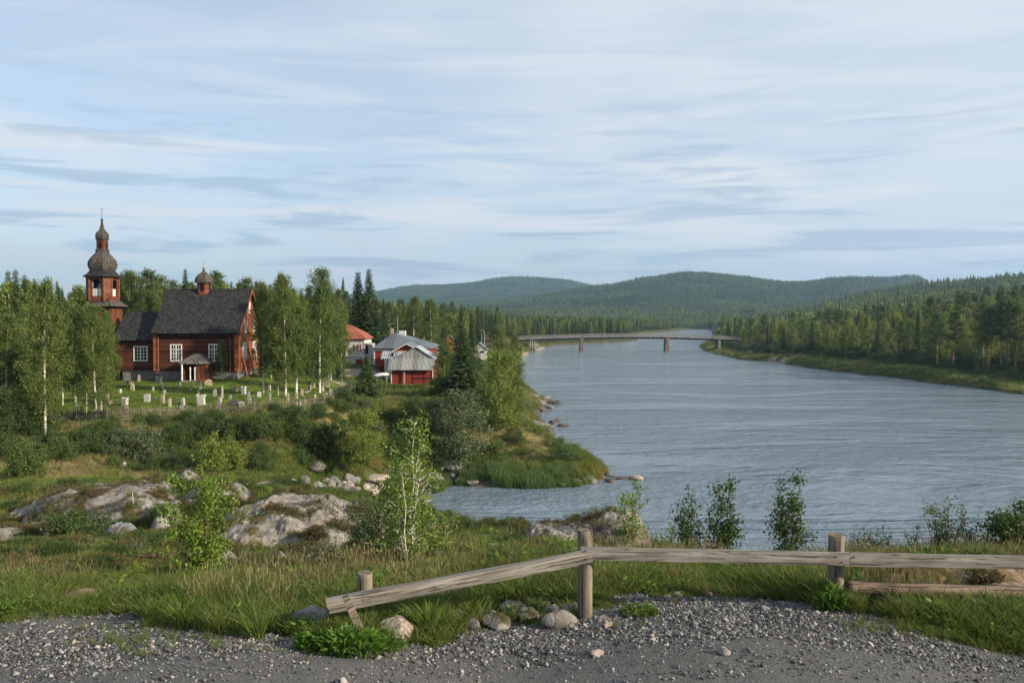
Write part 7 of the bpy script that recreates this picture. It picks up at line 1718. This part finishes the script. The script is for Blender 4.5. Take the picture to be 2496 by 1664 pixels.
# small stones strewn in the rough ground
px, D, x, zn = nearfield(900, -200, 2700, 9.0, 30); n2 = fbm(x/1.2, D/1.2, 3, 97); k = (zn['gravel'] < .3) & (n2 > 0.10) & ((px < 1350) | (D < 15)); x, D = x[k], D[k]
SMK = []
for i in range(4): co, f = RKC[i]; SMK.append(mesh_np('stone', co, f, [M['rock' if i % 2 else 'rock_pink']]))
s_ = RNG.uniform(.05, .20, len(x))*np.interp(D, [9, 30], [.8, 1.8]); scatter('field_stones', 'half sunk stones strewn through the rough grass', np.stack([x, D, zt(x, D)+s_*.25], 1), zrots(len(x), .3), usc(s_), RNG.integers(0, 4, len(x)), SMK)
# broad-leaved weeds
def weeds(px, py, w_, h_, n, label, mat='weed', leaf=.13, seed=1):
    q = hit(px, py, 6, 14); pm = q.y/FPX; R = w_*pm/2; H = h_*pm; rng = np.random.default_rng(seed)
    a = rng.uniform(0, 6.28, n); r = np.sqrt(rng.uniform(0, 1, n)); p = np.stack([r*R*np.cos(a), r*R*.6*np.sin(a), rng.uniform(.15, .9, n)*H*(1-.5*r)], 1)
    l = unit(np.stack([np.cos(a), np.sin(a), rng.uniform(.2, 1.6, n)], 1)+rng.normal(size=(n, 3))*.45); wd = unit(np.cross(l, rng.normal(size=(n, 3)))); s = leaf*rng.uniform(.5, 1.2, n)
    nn = np.cross(l, wd); v = np.empty((n, 8, 3)); b = p-l*s[:, None]*.5
    v[:, 0] = b; v[:, 1] = b+l*s[:, None]*.45+wd*s[:, None]*.13+nn*s[:, None]*.05; v[:, 2] = b+l*s[:, None]-np.array([0, 0, .12])*s[:, None]; v[:, 3] = b+l*s[:, None]*.45; v[:, 4] = b; v[:, 5] = v[:, 3]; v[:, 6] = v[:, 2]; v[:, 7] = b+l*s[:, None]*.45-wd*s[:, None]*.13+nn*s[:, None]*.05
    o = ob('weed_clump', mesh_np('weed_clump', v.reshape(-1, 3), np.arange(n*8).reshape(n*2, 4), [M[mat]], None, False, np.repeat(rng.uniform(0, 1, n), 8)), None, q); tag(o, label, 'weeds')
weeds(d(800), d(1500), d(170), d(80), 520, 'large clump of broad leaved weeds below the low end of the rail', seed=1)
weeds(d(720), d(1490), d(90), d(60), 220, 'broad leaved weeds in front of the blue grey boulder', seed=2)
weeds(d(890), d(1492), d(80), d(45), 200, 'weeds and small leaves in front of the pinkish boulder', seed=3, leaf=.09)
weeds(d(1468), d(1412), d(92), d(36), 420, 'single rounded green plant on the gravel right of the middle post', 'grass_green', .07, 4)
weeds(d(1915), d(1400), d(90), d(75), 260, 'dark tall weeds round the foot of the right post', seed=5, leaf=.12)
weeds(d(2130), d(1408), d(130), d(36), 130, 'pale broad leaved weeds below the fallen log', 'shrub_grey', .10, 6)
# long grass fans
FAN = tuft(77, 110, .42, .55, .005, 'grass_green', .7, .07); FAN2 = tuft(78, 90, .36, .6, .005, 'grass', .7, .06)
for k, (a, b, s, lb) in enumerate([(985, 1462, 1.0, 'arching grass tussock right of the pinkish boulder'), (930, 1400, .9, 'tall grass tussock behind the pinkish boulder'), (420, 1440, .9, 'long bladed grass tussock at the gravel edge, left'), (500, 1455, .85, 'grass tussock spilling onto the gravel, left'), (590, 1465, .8, 'grass tussock left of the blue grey boulder'), (1100, 1435, .5, 'small grass tussock inside the stone heap'), (345, 1425, .7, 'first grass tussock at the left gravel edge'), (1960, 1400, .8, 'grass tussock right of the right post'), (1885, 1385, .8, 'grass tussock left of the right post'), (770, 1440, .8, 'grass tussock under the low rail end'), (2080, 1415, .6, 'grass tussock below the fallen log'), (2200, 1440, .5, 'low grass tussock at the right gravel edge')]):
    q = hit(d(a), d(b), 6, 14); o = ob('grass_tussock', FAN if k % 2 == 0 else FAN2, None, q, k*1.3, s); tag(o, lb, 'grass tussock')
